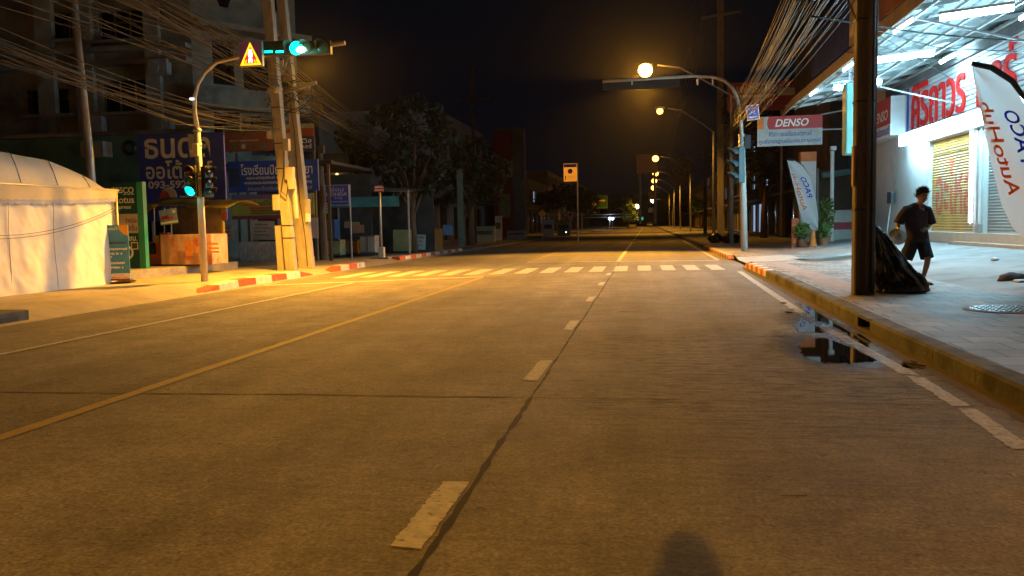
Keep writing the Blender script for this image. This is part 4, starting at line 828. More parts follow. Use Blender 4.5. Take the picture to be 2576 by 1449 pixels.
band(sn, 0.1, 0.07, 0.92, 0.70, mat('name_blue', (0.06, 0.06, 0.45), 0.5)); band(sn, 0.1, 0.70, 0.92, 0.93, mat('name_purple', (0.22, 0.04, 0.16), 0.5)); fine(sn, 0.16, 0.15, 0.85, 0.32, M_LETTER, 2); fine(sn, 0.16, 0.40, 0.88, 0.64, M_LETTER, 5); fine(sn, 0.2, 0.74, 0.85, 0.88, M_LETTER, 8)
sn.o.rotation_euler = (0, -0.14, 0.4)

# ------------------------------------------------------------------ left poles
def square_pole(name, label, p0, p1, wd, dp, m, extra=None):
    o = thing(name, label, 'pole', p0); b = MB(); d = Vector(p1)-Vector(p0)
    b.poly([(-wd/2, -dp/2, 0), (wd/2, -dp/2, 0), (wd/2, dp/2, 0), (-wd/2, dp/2, 0)], d)
    b.bm.verts.ensure_lookup_table(); b.build('shaft', m, o); return o, d
up1, d1 = square_pole('utility_pole', 'leaning square concrete pole with meter boxes, left of the pair', (-9.95, 22.97, 0.1), (-10.42, 23.0, 8.6), 0.26, 0.24, M_CONCPOLE)
up2, d2 = square_pole('utility_pole', 'leaning square concrete pole with a short stub beside it, right of the pair', (-9.84, 24.03, 0.1), (-10.5, 24.0, 9.4), 0.24, 0.24, M_CONCPOLE)
def along(d, z): return d*(z/d.z)
b = MB(); b.poly([(-0.15-0.13, -0.16, 0), (0.02-0.13, -0.16, 0), (0.02-0.13, 0.1, 0), (-0.15-0.13, 0.1, 0)], along(d2, 4.0)); b.build('support_stub', M_CONCPOLE, up2)
b = MB(); b.poly([(-0.38, -0.1, 0), (-0.22, -0.1, 0), (-0.22, 0.1, 0), (-0.38, 0.1, 0)], Vector((-0.04, 0, 1.3))); b.build('support_stub', M_CONCPOLE, up1)
M_BOX = mat('meter_box_cream', (0.38, 0.36, 0.31), 0.5, 0.1, 3)
def mbox(o, d, z, dx, w, h, nm='meter_box', m=M_BOX, dy=-0.1):
    c = along(d, z)+Vector((dx, dy, 0)); MB().box(tuple(c), (w, 0.18, h)).bevel(0.015).build(nm, m, o)
mbox(up1, d1, 1.95, -0.22, 0.20, 0.44); mbox(up1, d1, 3.87, -0.24, 0.14, 0.26); mbox(up1, d1, 3.55, 0.22, 0.16, 0.34); mbox(up1, d1, 2.75, 0.24, 0.24, 0.36); mbox(up1, d1, 2.45, 0.26, 0.18, 0.28)
mbox(up2, d2, 1.75, -0.30, 0.18, 0.28); mbox(up2, d2, 1.85, 0.17, 0.12, 0.42); mbox(up2, d2, 1.55, 0.15, 0.10, 0.30, 'notice', M_WHITE)
MB().tube([along(d1, 1.5)+Vector((0.28, 0, 0)), along(d1, 2.2)+Vector((0.28, 0, 0)), along(d1, 2.6)+Vector((0.28, 0, 0))], 0.075, 10).build('pipe', M_BOX, up1)
c = along(d2, 3.15)+Vector((-0.34, -0.15, 0)); b = MB(); b.cone(tuple(c+Vector((-0.13, -0.08, -0.03))), tuple(c+Vector((0.09, 0, 0.02))), 0.055); b.box(tuple(c+Vector((0.13, 0.05, 0))), (0.1, 0.06, 0.06)); b.build('camera', M_WHITE, up2)
b = MB(); b.tube([along(d1, 3.4)+Vector((0.15, -0.14, 0)), along(d1, 2.8)+Vector((0.1, -0.18, 0)), along(d1, 2.25)+Vector((-0.02, -0.2, 0)), along(d1, 2.12)+Vector((0.12, -0.2, 0)), along(d1, 2.4)+Vector((0.2, -0.18, 0))], 0.014, 6); b.build('loop_cable', M_BLACK, up1)
for z in (2.9, 3.6, 1.3, 0.95, 4.6): MB().box(tuple(along(d1, z)), (0.275, 0.255, 0.025)).build('strap', M_BLACK, up1)
b = MB(); b.tube([along(d2, z)+Vector((-0.02+0.03*math.sin(z*2), -0.13, 0)) for z in (0.1, 1, 2, 3, 4, 5.5)], 0.012, 5); b.build('loop_cable', M_BLACK, up2)
b = MB(); b.bar(along(d2, 5.15)+Vector((-0.3, -0.16, 0)), along(d2, 5.4)+Vector((0.85, -0.16, 0)), 0.09); b.bar(along(d2, 5.3)+Vector((-0.8, 0.15, 0)), along(d2, 5.3)+Vector((0.5, 0.15, 0)), 0.09); b.build('cross_arm', M_CONCPOLE, up2)
MB().ball(tuple(along(d1, 5.05)+Vector((0.1, -0.2, 0.05))), 0.14, 2, (1.2, 0.7, 0.8), 0.4, 3).build('splice_cover', M_BOX, up1)
# tangled cable clump around the cross-arms
b = MB(); rnd = random.Random(5)
for i in range(26):
    c = along(d2, 5.0)+Vector((rnd.uniform(-0.4, 0.5), rnd.uniform(-0.3, 0.1), rnd.uniform(-0.25, 0.3)))
    b.tube([c+Vector((rnd.uniform(-.5, .5), rnd.uniform(-.2, .2), rnd.uniform(-.35, .35))) for k in range(4)], 0.012, 4)
tc_ = b.build('cable_tangle', M_CABLE, up2); tc_['kind'] = 'stuff'
# street lamp on the right-hand pole of the pair
LP = at(776, 137, 20.6); la = thing('street_lamp', 'orange street lamp reaching out from the leaning concrete poles above the crosswalk', 'street lamp', (-10.32, 23.88, 6.2)); q = LP-Vector((-10.32, 23.88, 6.2))
MB().tube([(0, -0.1, -0.35), (0.25, -0.45, -0.1), tuple(q*0.5+Vector((0, 0, 0.22))), tuple(q+Vector((-0.25, 0.2, 0.12)))], 0.035, 8).build('arm', M_STEEL, la, True)
MB().ball(tuple(q+Vector((0, 0, 0.12))), 0.24, 2, (1.5, 0.7, 0.34)).build('housing', M_GREYPAINT, la, True)
MB().sphere(tuple(q+Vector((0, 0, 0.03))), 0.20, 8, (1.35, 0.6, 0.26)).build('lens', glow('sodium_white', (1.0, 0.46, 0.07), 16), la, True)
lamp('SPOT', W_CROSS, SODIUM, tuple(q+Vector((0, 0, -0.08))), la, 0.15, 144, 0.5, (0.30, -0.20, -1))
MB().box((-0.02, -0.16, -0.25), (0.09, 0.04, 0.42)).build('plate', M_WHITE, la)

# left-hand grey steel post rising behind the tent
o = thing('steel_post', 'round grey steel post rising behind the white tent', 'pole', tuple(gp(262, 640, 0.13))); o.location = (-14.3, 20.6, 0.1)
MB().tube([(0, 0, 0), (-0.10, 0, 3.2), (-0.28, 0, 6.5), (-0.34, 0, 9)], [0.12, 0.11, 0.10, 0.09], 12).build('pole', mat('steel_grey', (0.26, 0.24, 0.23), 0.35, 0.2, 4, metal=0.4), o, True)
# wooden pole with cross-arms
o = thing('utility_pole', 'weathered timber pole with a short cross-arm behind the blue repair sign', 'pole', tuple(at(815, 650, 30.5))); o.location.z = 0.12
MB().tube([(0, 0, 0), (-0.02, 0, 2), (-0.03, 0, 4.15)], [0.17, 0.15, 0.12], 10).build('shaft', M_BROWN, o); b = MB(); b.box((0.0, -0.16, 3.62), (1.0, 0.1, 0.14)); b.box((0.05, -0.02, 4.1), (0.22, 0.2, 0.3)); b.build('cross_arm', M_BROWN, o)

# tall line poles and far poles
def line_pole(label, p, h, wd, arms, m=M_CONCPOLE):
    o = thing('utility_pole', label, 'pole', p); b = MB(); b.poly([(-wd/2, -wd/2, 0), (wd/2, -wd/2, 0), (wd/2, wd/2, 0), (-wd/2, wd/2, 0)], (0, 0, h))
    b.build('shaft', m, o); b = MB()
    for z, L_, tz in arms: b.bar((-L_/2, -wd*0.6, z-tz), (L_/2, -wd*0.6, z+tz), 0.14)
    b.build('cross_arm', m, o); return o
line_pole('tall concrete line pole with two cross-arms behind the right traffic light', (5.15, 62, 0.1), 18.5, 0.42, [(17.0, 3.3, 0.15), (15.4, 2.6, 0.15)])
p = at(1190, 330, 55); line_pole('slim line pole with cross-arm above the dark trees', (p.x, 55, 0.1), 11.5, 0.2, [(9.4, 2.2, 0.0)], M_DARKBOARD)
p = at(1160, 600, 48); line_pole('greenish round-shouldered post in front of the dark trees', (p.x, 48, 0.1), 4.4, 0.3, [(4.0, 0.4, 0)], mat('green_grey', (0.17, 0.22, 0.18), 0.7))
p = at(1690, 560, 80); line_pole('far pole wrapped in a cable tangle on the right pavement', (5.3, 80, 0.1), 9.5, 0.3, [(7.2, 1.4, 0.0)], M_DARKPOLE)
line_pole('far orange-lit pole beside the right shops', (6.6, 70, 0.1), 7.5, 0.45, [(5.5, 0.6, 0)], mat('orange_grey', (0.40, 0.22, 0.10), 0.8))
o = thing('cable_tangle', 'nest of tangled cables hanging on the far right pole', 'cables', tuple(at(1716, 430, 78))); b = MB(); rnd = random.Random(11)
for i in range(90):
    a = rnd.uniform(0, 6.28); r_ = rnd.uniform(0.3, 1.0); c = Vector((math.cos(a)*0.3, 0, math.sin(a)*0.5)); b.tube([c+Vector((math.cos(a+k*0.7)*r_, rnd.uniform(-.2, .2), math.sin(a+k*0.7)*r_*1.25)) for k in range(5)], 0.022, 4)
b.build('coils', mat('cable_tan', (0.34, 0.22, 0.10), 0.6), o)['kind'] = 'stuff'

# ------------------------------------------------------------------ the white tent
M_TENT = mat('tent_sheet', (0.80, 0.77, 0.74), 0.7, 0.05, 1.5, 0.06, bscale=3)
tent = thing('market_tent', 'closed white market tent with hanging sheets and an arched roof', 'tent', (-12.0, 14.8, 0.13))
Y0, Y1, EZ = -4.3, 3.15, 2.02
def wave(u, v): return 0.06*noise.noise(Vector((u*9, v*1.2, 3.1)))*(1.2-v)+0.035*noise.noise(Vector((u*22, v*4+u*6, 1)))+0.012*noise.noise(Vector((u*60+v*8, v*14, 1)))+0.018*math.sin(u*31+2*math.sin(v*3))*(1-v)
MB().grid(160, 40, lambda u, v: Vector((wave(u, v)+0.05*(1-v)*math.sin(u*3), Y0+u*(Y1-Y0), v*EZ))).build('front_sheet', M_TENT, tent, True)
MB().grid(40, 16, lambda u, v: Vector((-u*3.4, Y1+wave(u+2, v), v*EZ))).build('end_sheet', M_TENT, tent, True)
MB().box((-3.45, -0.6, 1.0), (0.02, 7.4, 2.0)).build('back_sheet', M_TENT, tent)
def roof(u, v):
    y = Y0+u*(Y1-Y0+0.12); t = (y-Y0)/(Y1+0.12-Y0)*2-1
    g = max(0.0, 1-abs(t)**2.6)**0.75; s = math.sin(min(1, v*11)*math.pi/2)*(1+0.12*v)
    return Vector((-v*3.5+0.03, y, EZ+0.02+0.20*g*min(1, v*12)+0.55*g*s+0.02*noise.noise(Vector((u*12, v*5, 0)))-0.03*abs(math.sin(u*math.pi*4))*s))
MB().grid(64, 26, roof).build('roof', mat('tent_roof_sheet', (0.66, 0.62, 0.55), 0.6, 0.10, 1.5, 0.1, bscale=4), tent, True)
def val(u, v):
    y = Y0+u*(Y1-Y0+0.05); arch = 0.13*max(0, 1-((y+0.4)/3.6)**2)
    return Vector((0.075+0.01*math.sin(u*60), y, EZ+0.10+0.02-(v*(0.17+arch)+(0.025*abs(math.sin(u*110)) if v > 0.99 else 0))))
MB().grid(300, 3, val).build('valance', mat('valance_cream', (0.60, 0.52, 0.36), 0.7, 0.1, 2), tent, True)
MB().grid(300, 2, lambda u, v: val(u, 1)+Vector((-0.012, 0, 0.02-v*0.085-(0.022*abs(math.sin(u*110)) if v > 0.9 else 0)))).build('scalloped_trim', mat('trim_blue', (0.36, 0.42, 0.62), 0.7, 0.1, 2), tent, True)
b = MB(); b.cone((0.06, Y1, 0), (0.06, Y1, EZ+0.05), 0.03); b.cone((0.06, Y0, EZ+0.1), (0.06, Y1+0.1, EZ+0.1), 0.028); b.cone((-3.4, Y1, 0), (-3.4, Y1, EZ), 0.03); b.cone((0.06, Y1+0.05, EZ+0.05), (-3.4, Y1+0.05, EZ+0.05), 0.025); b.build('frame', M_STEEL, tent, True)
b = MB()
for u in (0.60, 0.74, 0.88): b.tube([roof(u+0.10*v, v)+Vector((0, 0, 0.006)) for v in [i/40 for i in range(24)]], 0.012, 4)
b.tube([roof(u, 0.30)+Vector((0, 0, 0.006)) for u in [0.4+i/50 for i in range(29)]], 0.010, 4)
b.build('roof_rib', mat('seam_grey', (0.45, 0.42, 0.40), 0.8), tent)
b = MB()
for u in (0.36, 0.55, 0.72): b.tube([(0.04+wave(u, v), Y0+u*(Y1-Y0)+0.01*math.sin(v*9), v*EZ) for v in [i/10 for i in range(11)]], 0.006, 4)
b.build('seam', mat('seam_grey', (0.45, 0.42, 0.40), 0.8), tent)
for dz in (0, 0.06):
    MB().tube([(0.08, -3+u*6.0, 1.52-dz-0.42*(1-(2*u-0.9)**2)+0.1*u) for u in [i/16 for i in range(17)]], 0.006, 4).build('guy_line', M_CABLE, tent)

# blue advertisement board on the pavement beside the tent
ad_ = board('advert_board', 'bright blue advert board with an orange corner at the end of the tent', 'sign', 274, 566, 322, 706, 17.75, mat('advert_blue', (0.07, 0.27, 0.50), 0.45, 0.15, 2), yaw=0.35, t=0.03)
band(ad_, 0, 0.87, 1, 0.965, M_LETTER); band(ad_, 0.0, 0.965, 1, 1.0, mat('maroon', (0.3, 0.03, 0.045)))
b = MB(); b.poly([(ad_.w*0.06, ad_.y-0.002, ad_.h)]+[(ad_.w*(0.5-0.44*math.cos(t)), ad_.y-0.002, ad_.h-0.19*ad_.h*math.sin(t)) for t in [i*math.pi/20 for i in range(1, 11)]]+[(ad_.w*0.5, ad_.y-0.002, ad_.h)], (0, 0.004, 0)); b.build('orange_corner', mat('advert_orange', (0.75, 0.33, 0.02), 0.5, 0.1, 3), ad_.o)
on(ad_, "Lotus's", 0.04, 0.03, 0.52, 0.09, M_LETTER, bold=0.01)
for i, v in enumerate((0.30, 0.41, 0.49, 0.55, 0.66, 0.74)): fine(ad_, 0.06, v, (0.9, 0.95, 0.75, 0.25, 0.8, 0.75)[i], v+0.045, M_LETDARK if i == 0 else M_LETTER, 30+i)
fine(ad_, 0.25, 0.885, 0.75, 0.91, M_LETRED, 40); fine(ad_, 0.15, 0.925, 0.85, 0.955, M_LETRED, 41)
b = MB(); b.bar((-ad_.w*0.45, 0.05, 0.05), (-ad_.w*0.45, 0.5, -0.05), 0.02); b.bar((ad_.w*0.45, 0.05, 0.05), (ad_.w*0.45, 0.5, -0.05), 0.02); b.box((0, 0.25, -0.04), (ad_.w, 0.6, 0.02)); b.build('stand', M_BLACK, ad_.o)
# green shop sign
gs = board('shop_sign', 'tall green shop sign box with white letters and a light green side', 'sign', 284, 461, 354, 676, 20.6, M_GREEN, yaw=0.0, t=0.14)
MB().box((gs.w/2+0.095, 0.0, gs.h/2-0.01), (0.17, 0.16, gs.h+0.06)).build('side_panel', M_LGREEN, gs.o); MB().box((0.08, 0, -0.035), (gs.w+0.24, 0.5, 0.05)).build('foot_rail', M_LGREEN, gs.o)
on(gs, 'TESCO', 0.04, 0.05, 0.90, 0.12, M_LETTER, bold=0.012); on(gs, 'Lotus', 0.15, 0.155, 0.90, 0.235, M_LETTER, bold=0.008); on(gs, 'express', 0.10, 0.27, 0.76, 0.315, M_LETTER, bold=0.008, shear=0.15)
for k in range(3): MB().poly([(gs.w*(-0.02+k*0.155), gs.y, gs.h*0.862), (gs.w*(0.085+k*0.155), gs.y, gs.h*0.862), (gs.w*(0.115+k*0.155), gs.y, gs.h*0.874), (gs.w*(0.01+k*0.155), gs.y, gs.h*0.874)], (0, -0.004, 0)).build('dash', M_LETTER, gs.o)
band(gs, 0.10, 0.36, 1.0, 0.585, mat('notice_beige', (0.55, 0.46, 0.38), 0.6, 0.1, 3), 'notice')
gs.y -= 0.006; on(gs, 'จ่ายบิล', 0.52, 0.40, 0.96, 0.465, M_LETDARK, bold=0.012); on(gs, 'เติมเงิน', 0.42, 0.49, 0.96, 0.555, M_LETDARK, bold=0.012); gs.y += 0.006
on(gs, '24 ชม.', 0.30, 0.61, 0.95, 0.675, M_LETTER, bold=0.012)
b = MB()
for i in range(24):
    t0_, t1_ = i*2*math.pi/24, (i+1)*2*math.pi/24; r0, r1 = 0.11, 0.17
    b.poly([(gs.w*0.05+r*math.cos(t), gs.y-0.001, gs.h*0.19+r*1.05*math.sin(t)) for r, t in ((r0, t0_), (r1, t0_), (r1, t1_), (r0, t1_))], (0, -0.004, 0))
b.build('round_mark', M_LETTER, gs.o)
gs.y -= 0.002; band(gs, 0.70, 0.69, 0.97, 0.775, M_LETTER, 'sticker'); gs.y -= 0.004; band(gs, 0.73, 0.70, 0.94, 0.765, M_LETDARK, 'sticker'); 
for k in (-0.15, 0.3): MB().cone((k, 0, -0.2), (k, 0, 0), 0.03).build('leg', M_BLACK, gs.o)
# concrete plinth along the stalls
o = thing('plinth', 'low worn concrete ledge running under the stall and green sign', 'ledge', (0, 0, 0)); b = MB(); a, c = gp(326, 703, 0.13), gp(599, 675, 0.13)
b.poly([(a.x, a.y, 0.1), (c.x, c.y, 0.1), (c.x-2.2, c.y+1.8, 0.1), (a.x-2.4, a.y+1.6, 0.1)], (0, 0, 0.24)); b.bevel(0.02).build('ledge', M_CONC, o)

# ------------------------------------------------------------------ blue repair-shop billboard
bb = board('billboard', 'large blue billboard with pale Thai letters, a phone number and a round logo', 'sign', 345, 337, 575, 555, 24.6, M_BLUE, t=0.08)
on(bb, 'ธนดล', 0.07, 0.05, 0.84, 0.28, M_LETTER, bold=0.02); on(bb, 'ออโต้แอร์', 0.075, 0.30, 0.86, 0.515, M_LETTER, bold=0.018); on(bb, '093-5922447', 0.095, 0.535, 0.835, 0.625, M_LETTER, bold=0.03)
on(bb, 'www.', 0.46, 0.712, 0.56, 0.738, M_LETTER, bold=0.01); fine(bb, 0.565, 0.712, 0.80, 0.738, M_LETTER, 7)
MB().cone((bb.w*(-0.165), bb.y+0.003, bb.h*0.285), (bb.w*(-0.165), bb.y-0.004, bb.h*0.285), 0.27, n=32).build('logo_ring', M_LETTER, bb.o); MB().cone((bb.w*(-0.165), bb.y, bb.h*0.285), (bb.w*(-0.165), bb.y-0.008, bb.h*0.285), 0.235, n=32).build('logo_disc', M_CREAM, bb.o)
b = MB(); b.poly([(bb.w*(-0.29), bb.y-0.012, bb.h*0.24), (bb.w*(-0.14), bb.y-0.012, bb.h*0.24), (bb.w*(-0.17), bb.y-0.012, bb.h*0.33), (bb.w*(-0.22), bb.y-0.012, bb.h*0.36), (bb.w*(-0.27), bb.y-0.012, bb.h*0.31)], (0, 0.004, 0)); b.build('logo_shape', M_RED, bb.o)
band(bb, 0.55, 0.77, 1.0, 0.905, M_CREAM); band(bb, 0.55, 0.905, 1.0, 1.0, M_ORANGEP); 
for i in range(4): fine(bb, 0.88, 0.79+i*0.028, 0.97, 0.803+i*0.028, M_LETDARK, 50+i)
for k in (-0.4, 0.4): MB().cone((bb.w*k, 0.1, 0.2), (bb.w*k, 0.1, -1.6), 0.05).build('post', M_GREYPAINT, bb.o)
# teal single-storey building behind it, with a tyre hung on the wall
o = thing('teal_building', 'low teal-green building behind the blue billboard', 'building', (-18.6, 26, 0.1)); b = MB(); wall_grid(b, (-6, 0), (1, 0), 10.15, 0, 4.35, [(7.6, 9.8, 0.1, 2.6)], 0.2); b.box((-5.9, 0.9, 2.2), (0.2, 1.4, 4.3)); b.box((4.05, 0.9, 2.2), (0.2, 1.4, 4.3)); b.build('wall', M_TEALWALL, o); MB().box((-1.0, 0.8, 4.42), (10.5, 2.0, 0.12)).build('roof', M_OLDWALL, o)
MB().box((2.7, 0.9, 1.3), (2.3, 0.05, 2.5)).build('doorway', M_BLACK, o); b = MB(); b.box((0.9, -0.3, 3.9), (0.8, 0.5, 0.5)); b.bevel(0.02).build('cooling_unit', mat('box_grey', (0.33, 0.32, 0.31)), o)
p = at(325, 372, 25.7); o = thing('tyre', 'black tyre hung on the teal wall left of the blue billboard', 'tyre', tuple(p)); me = bpy.data.meshes.new('tread'); bm = bmesh.new(); 
rn = []
for i in range(28):
    a = i*2*math.pi/28; rn.append([bm.verts.new(((0.19+0.07*math.cos(k*2*math.pi/8))*math.cos(a), 0.08*math.sin(k*2*math.pi/8), (0.19+0.07*math.cos(k*2*math.pi/8))*math.sin(a))) for k in range(8)])
for i in range(28):
    for k in range(8): bm.faces.new((rn[i][k], rn[(i+1) % 28][k], rn[(i+1) % 28][(k+1) % 8], rn[i][(k+1) % 8]))
bm.to_mesh(me); bm.free(); obj('tread', me, M_BLACK, o)

# ------------------------------------------------------------------ orange food stall
st = thing('food_stall', 'food stall with a yellow canopy, orange table and printed skirt on the ledge', 'stall', tuple(at(460, 668, 22.4))); sb = Vector(st.location)
def lc(px, py, Y): return at(px, py, Y)-sb
def lbox(o, base, x0, y0, x1, y1, Y, t, nm, m, bev=0):
    a = at(x0, y1, Y)-base; c = at(x1, y0, Y)-base; b = MB(); b.box(tuple((a+c)/2), (abs(c.x-a.x), t, abs(c.z-a.z)))
    if bev: b.bevel(bev)
    return b.build(nm, m, o)
b = MB(); A1, A2 = lc(358, 512, 21.9), lc(553, 519, 21.9); b.grid(12, 6, lambda u, v: Vector((A1.x+(A2.x-A1.x)*u, v*1.9, A1.z+(A2.z-A1.z)*u+0.22*math.sin(v*2.6)-0.04*abs(math.sin(u*9))))).build('canopy', M_YELLOW, st, True).modifiers.new('t', 'SOLIDIFY').thickness = 0.01
MB().grid(10, 4, lambda u, v: Vector((A1.x+0.02+0.55*u, -0.52+0.02*math.sin(u*9), A1.z-0.02-v*0.30*(1-u)))).build('canopy_flap', M_YELLOW, st, True)
lbox(st, sb, 430, 520, 556, 588, 22.5, 0.02, 'plastic_curtain', mat('smoky_plastic', (0.10, 0.07, 0.045), 0.25, 0.5, 3)); lbox(st, sb, 377, 608, 438, 667, 22.3, 0.7, 'table', M_ORANGEC, 0.02)
sk = mat('printed_skirt', (0.52, 0.33, 0.25), 0.65, 0.45, 1.3, stretch=(2.2, 1, 0.7), dirt=((0.55, 0.10, 0.04), 2.2, 0.55)); lbox(st, sb, 428, 588, 552, 664, 22.2, 0.9, 'printed_skirt', sk, 0.02)
fb = MB(); c0 = lc(505, 625, 21.68)
for i, (dx, dz, wx, wz) in enumerate([(0, 0.10, 0.30, 0.10), (0.35, 0.12, 0.32, 0.06), (0.38, 0.0, 0.30, 0.05), (0.36, -0.10, 0.34, 0.05), (-0.35, 0.0, 0.20, 0.4), (0.02, -0.08, 0.22, 0.16)]): fb.box((c0.x+dx, c0.y, c0.z+dz), (wx, 0.012, wz))
fb.build('print_patches', mat('print_orange', (0.60, 0.22, 0.05), 0.6, 0.3, 6), st)
lbox(st, sb, 552, 556, 563, 660, 22.6, 0.1, 'post', M_YELLOW)
for px in (389, 414, 432): MB().cone(tuple(lc(px, 670, 22.0)), tuple(lc(px-1, 522, 22.0)), 0.018, n=8).build('post', M_GREYPAINT, st)
for k, (x0, y0, x1, y1, mm) in enumerate([(392, 592, 402, 612, M_YELLOW), (405, 585, 426, 608, M_BROWN), (380, 612, 388, 640, M_BLACK), (518, 588, 527, 606, M_BLACK)]): lbox(st, sb, x0, y0, x1, y1, 21.85, 0.15, 'goods', mm, 0.01)
po = board('poster', 'small tilted sky-blue poster hanging from the stall canopy', 'poster', 402, 526, 450, 564, 21.6, mat('poster_blue', (0.22, 0.36, 0.66), 0.5, 0.35, 3), t=0.012); po.o.rotation_euler = (0, -0.13, 0)
b = MB(); b.box((-0.1, po.y, po.h*0.5), (0.22, 0.006, 0.08)); b.box((0.0, po.y, po.h*0.42), (0.3, 0.006, 0.05)); b.build('print_patches', M_RED, po.o); MB().cone((po.w*0.35, po.y+0.002, po.h*0.78), (po.w*0.35, po.y-0.004, po.h*0.78), 0.05, n=16).build('round_mark', M_LETTER, po.o); band(po, 0.02, 0.8, 0.98, 0.93, M_LETTER)

# ------------------------------------------------------------------ signs and boards behind the poles
so = board('signboard', 'rust brown signboard with four small pictures above the school sign', 'sign', 560, 332, 690, 380, 28.2, mat('rust_sign', (0.30, 0.095, 0.04), 0.6, 0.25, 2)); fine(so, 0.12, 0.40, 0.72, 0.50, M_CREAM, 12)
for k in range(4): MB().cone((so.w*(-0.30+0.2*k), so.y, so.h*0.25), (so.w*(-0.30+0.2*k), so.y-0.006, so.h*0.25), 0.09, n=14).build('picture', (M_TEALWALL, M_PAPER, M_BROWN, M_TEALWALL)[k], so.o)
s2 = board('signboard', 'navy signboard with pale Thai lettering between the leaning poles', 'sign', 688, 346, 795, 382, 28.3, mat('navy', (0.03, 0.045, 0.14), 0.5, 0.2, 2)); on(s2, 'คาร์เซอร์วิส', 0.10, 0.08, 0.93, 0.42, M_LETTER, bold=0.01); on(s2, 'อินเตอร์', 0.40, 0.48, 0.93, 0.78, M_LETTER, bold=0.01)
s3 = board('signboard', 'red brown and cream signboard, topmost behind the leaning poles', 'sign', 690, 312, 792, 344, 28.4, mat('rust_red', (0.33, 0.07, 0.035), 0.6, 0.2, 2)); band(s3, 0, 0, 1, 0.36, mat('moss_cream', (0.38, 0.38, 0.22), 0.6, 0.2, 3))
s4 = board('signboard', 'pale green strip sign under the cable bundle', 'sign', 556, 314, 688, 330, 28.6, mat('moss_pale', (0.30, 0.33, 0.20), 0.6, 0.2, 3)); fine(s4, 0.05, 0.4, 0.5, 0.8, M_LETDARK, 61)
ss = board('school_sign', 'wide blue school sign with white Thai lettering behind the leaning poles', 'sign', 569, 404, 807, 482, 28.0, M_SBLUE, t=0.08); on(ss, 'โรงเรียนปิยะพรพัทยา', 0.14, 0.10, 0.94, 0.45, M_LETTER, bold=0.008)
for i, (u0, u1) in enumerate(((0.2, 0.92), (0.17, 0.94))): fine(ss, u0, 0.50+i*0.16, u1, 0.60+i*0.16, M_CREAM, 70+i)
on(ss, 'สอนระดับประถมศึกษา ปี ๒๕๔๕', 0.21, 0.81, 0.93, 0.95, M_CREAM)
MB().box((-ss.w*0.43, ss.y, ss.h*0.48), (ss.w*0.11, 0.006, ss.h*0.6)).build('crest_panel', mat('navy', (0.03, 0.045, 0.14)), ss.o)
for k in (-0.42, 0.1, 0.44): MB().bar((ss.w*k, 0.12, ss.h+0.3), (ss.w*k, 0.12, -2.4), 0.09).build('post', M_DARKWALL, ss.o)
bn = board('banner', 'yellow-green school banner with a purple top stripe below the school sign', 'banner', 576, 488, 796, 550, 27.8, mat('lime_banner', (0.34, 0.38, 0.06), 0.6, 0.25, 2), t=0.02)
band(bn, 0, 0.0, 0.86, 0.20, mat('banner_violet', (0.16, 0.13, 0.30), 0.6, 0.2, 3)); band(bn, 0.22, 0.52, 0.86, 0.60, M_RED); band(bn, 0, 0.86, 1, 1, mat('banner_maroon', (0.26, 0.05, 0.12), 0.6)); band(bn, 0.88, 0.05, 0.97, 0.35, mat('poster_blue', (0.22, 0.36, 0.66)))
on(bn, 'โรงเรียนปิยะพร', 0.15, 0.24, 0.60, 0.46, M_LETDARK, bold=0.01)
for i in range(2): fine(bn, 0.24, 0.64+i*0.1, 0.86, 0.70+i*0.1, M_LETDARK, 80+i)
def poster(label, x0, y0, x1, y1, Y, m, tilt=0.0, lines=0, seed=1, cat='poster', nm='poster'):
    q = board(nm, label, cat, x0, y0, x1, y1, Y, m, t=0.015); q.o.rotation_euler = (0, tilt, 0)
    for i in range(lines): fine(q, 0.1, 0.15+i*0.75/lines, 0.6+0.25*((i*7+seed) % 3)/2, 0.15+i*0.75/lines+0.3/lines, M_LETDARK, seed+i)
    return q
poster('pale handwritten board hanging left of the leaning poles', 633, 556, 692, 603, 27.5, M_PAPER, 0.03, 4, 91)
poster('pale grey cloth hanging behind the leaning poles', 696, 549, 803, 600, 27.9, mat('grey_cloth', (0.40, 0.42, 0.42), 0.8, 0.25, 1.5), 0.0, 0)
poster('small pinkish board just right of the food stall', 561, 566, 587, 604, 26.9, mat('pink_board', (0.40, 0.32, 0.30), 0.7), 0.0, 3, 95)
q = poster('light blue patterned sheet wrapped round a stall counter beside the leaning poles', 599, 608, 703, 656, 26.6, mat('blue_sheet', (0.33, 0.42, 0.48), 0.6, 0.4, 3, stretch=(4, 1, 1.5)), 0.0, 0, nm='wrapped_counter', cat='counter'); MB().box((0, 0.5, q.h/2), (q.w*0.98, 0.9, q.h*0.97)).build('counter_body', M_DARKWALL, q.o)
hs = board('repair_sign', 'dark blue repair sign with a white arrow left of the dark trees', 'sign', 817, 465, 880, 517, 30.2, M_BLUE, t=0.06, frame=M_GREYPAINT, fw_=0.025)
on(hs, 'ซ่อม', 0.24, 0.10, 0.78, 0.33, M_PAPER, bold=0.012); on(hs, 'HONDA', 0.05, 0.37, 0.93, 0.54, M_PAPER, bold=0.025); on(hs, 'วิทยุ', 0.36, 0.57, 0.70, 0.73, M_PAPER); band(hs, 0.14, 0.80, 0.93, 0.83, M_PAPER, 'arrow'); MB().poly([(-hs.w*0.42, hs.y, hs.h*0.185), (-hs.w*0.33, hs.y, hs.h*0.23), (-hs.w*0.33, hs.y, hs.h*0.14)], (0, -0.005, 0)).build('arrow', M_PAPER, hs.o)
MB().cone((hs.w*0.5, 0.06, hs.h), (hs.w*0.5, 0.06, -2.1), 0.03).build('post', M_GREYPAINT, hs.o)
poster('small white notice tied askew to the timber pole', 810, 511, 829, 536, 30.1, M_PAPER, 0.3, 3, 99)

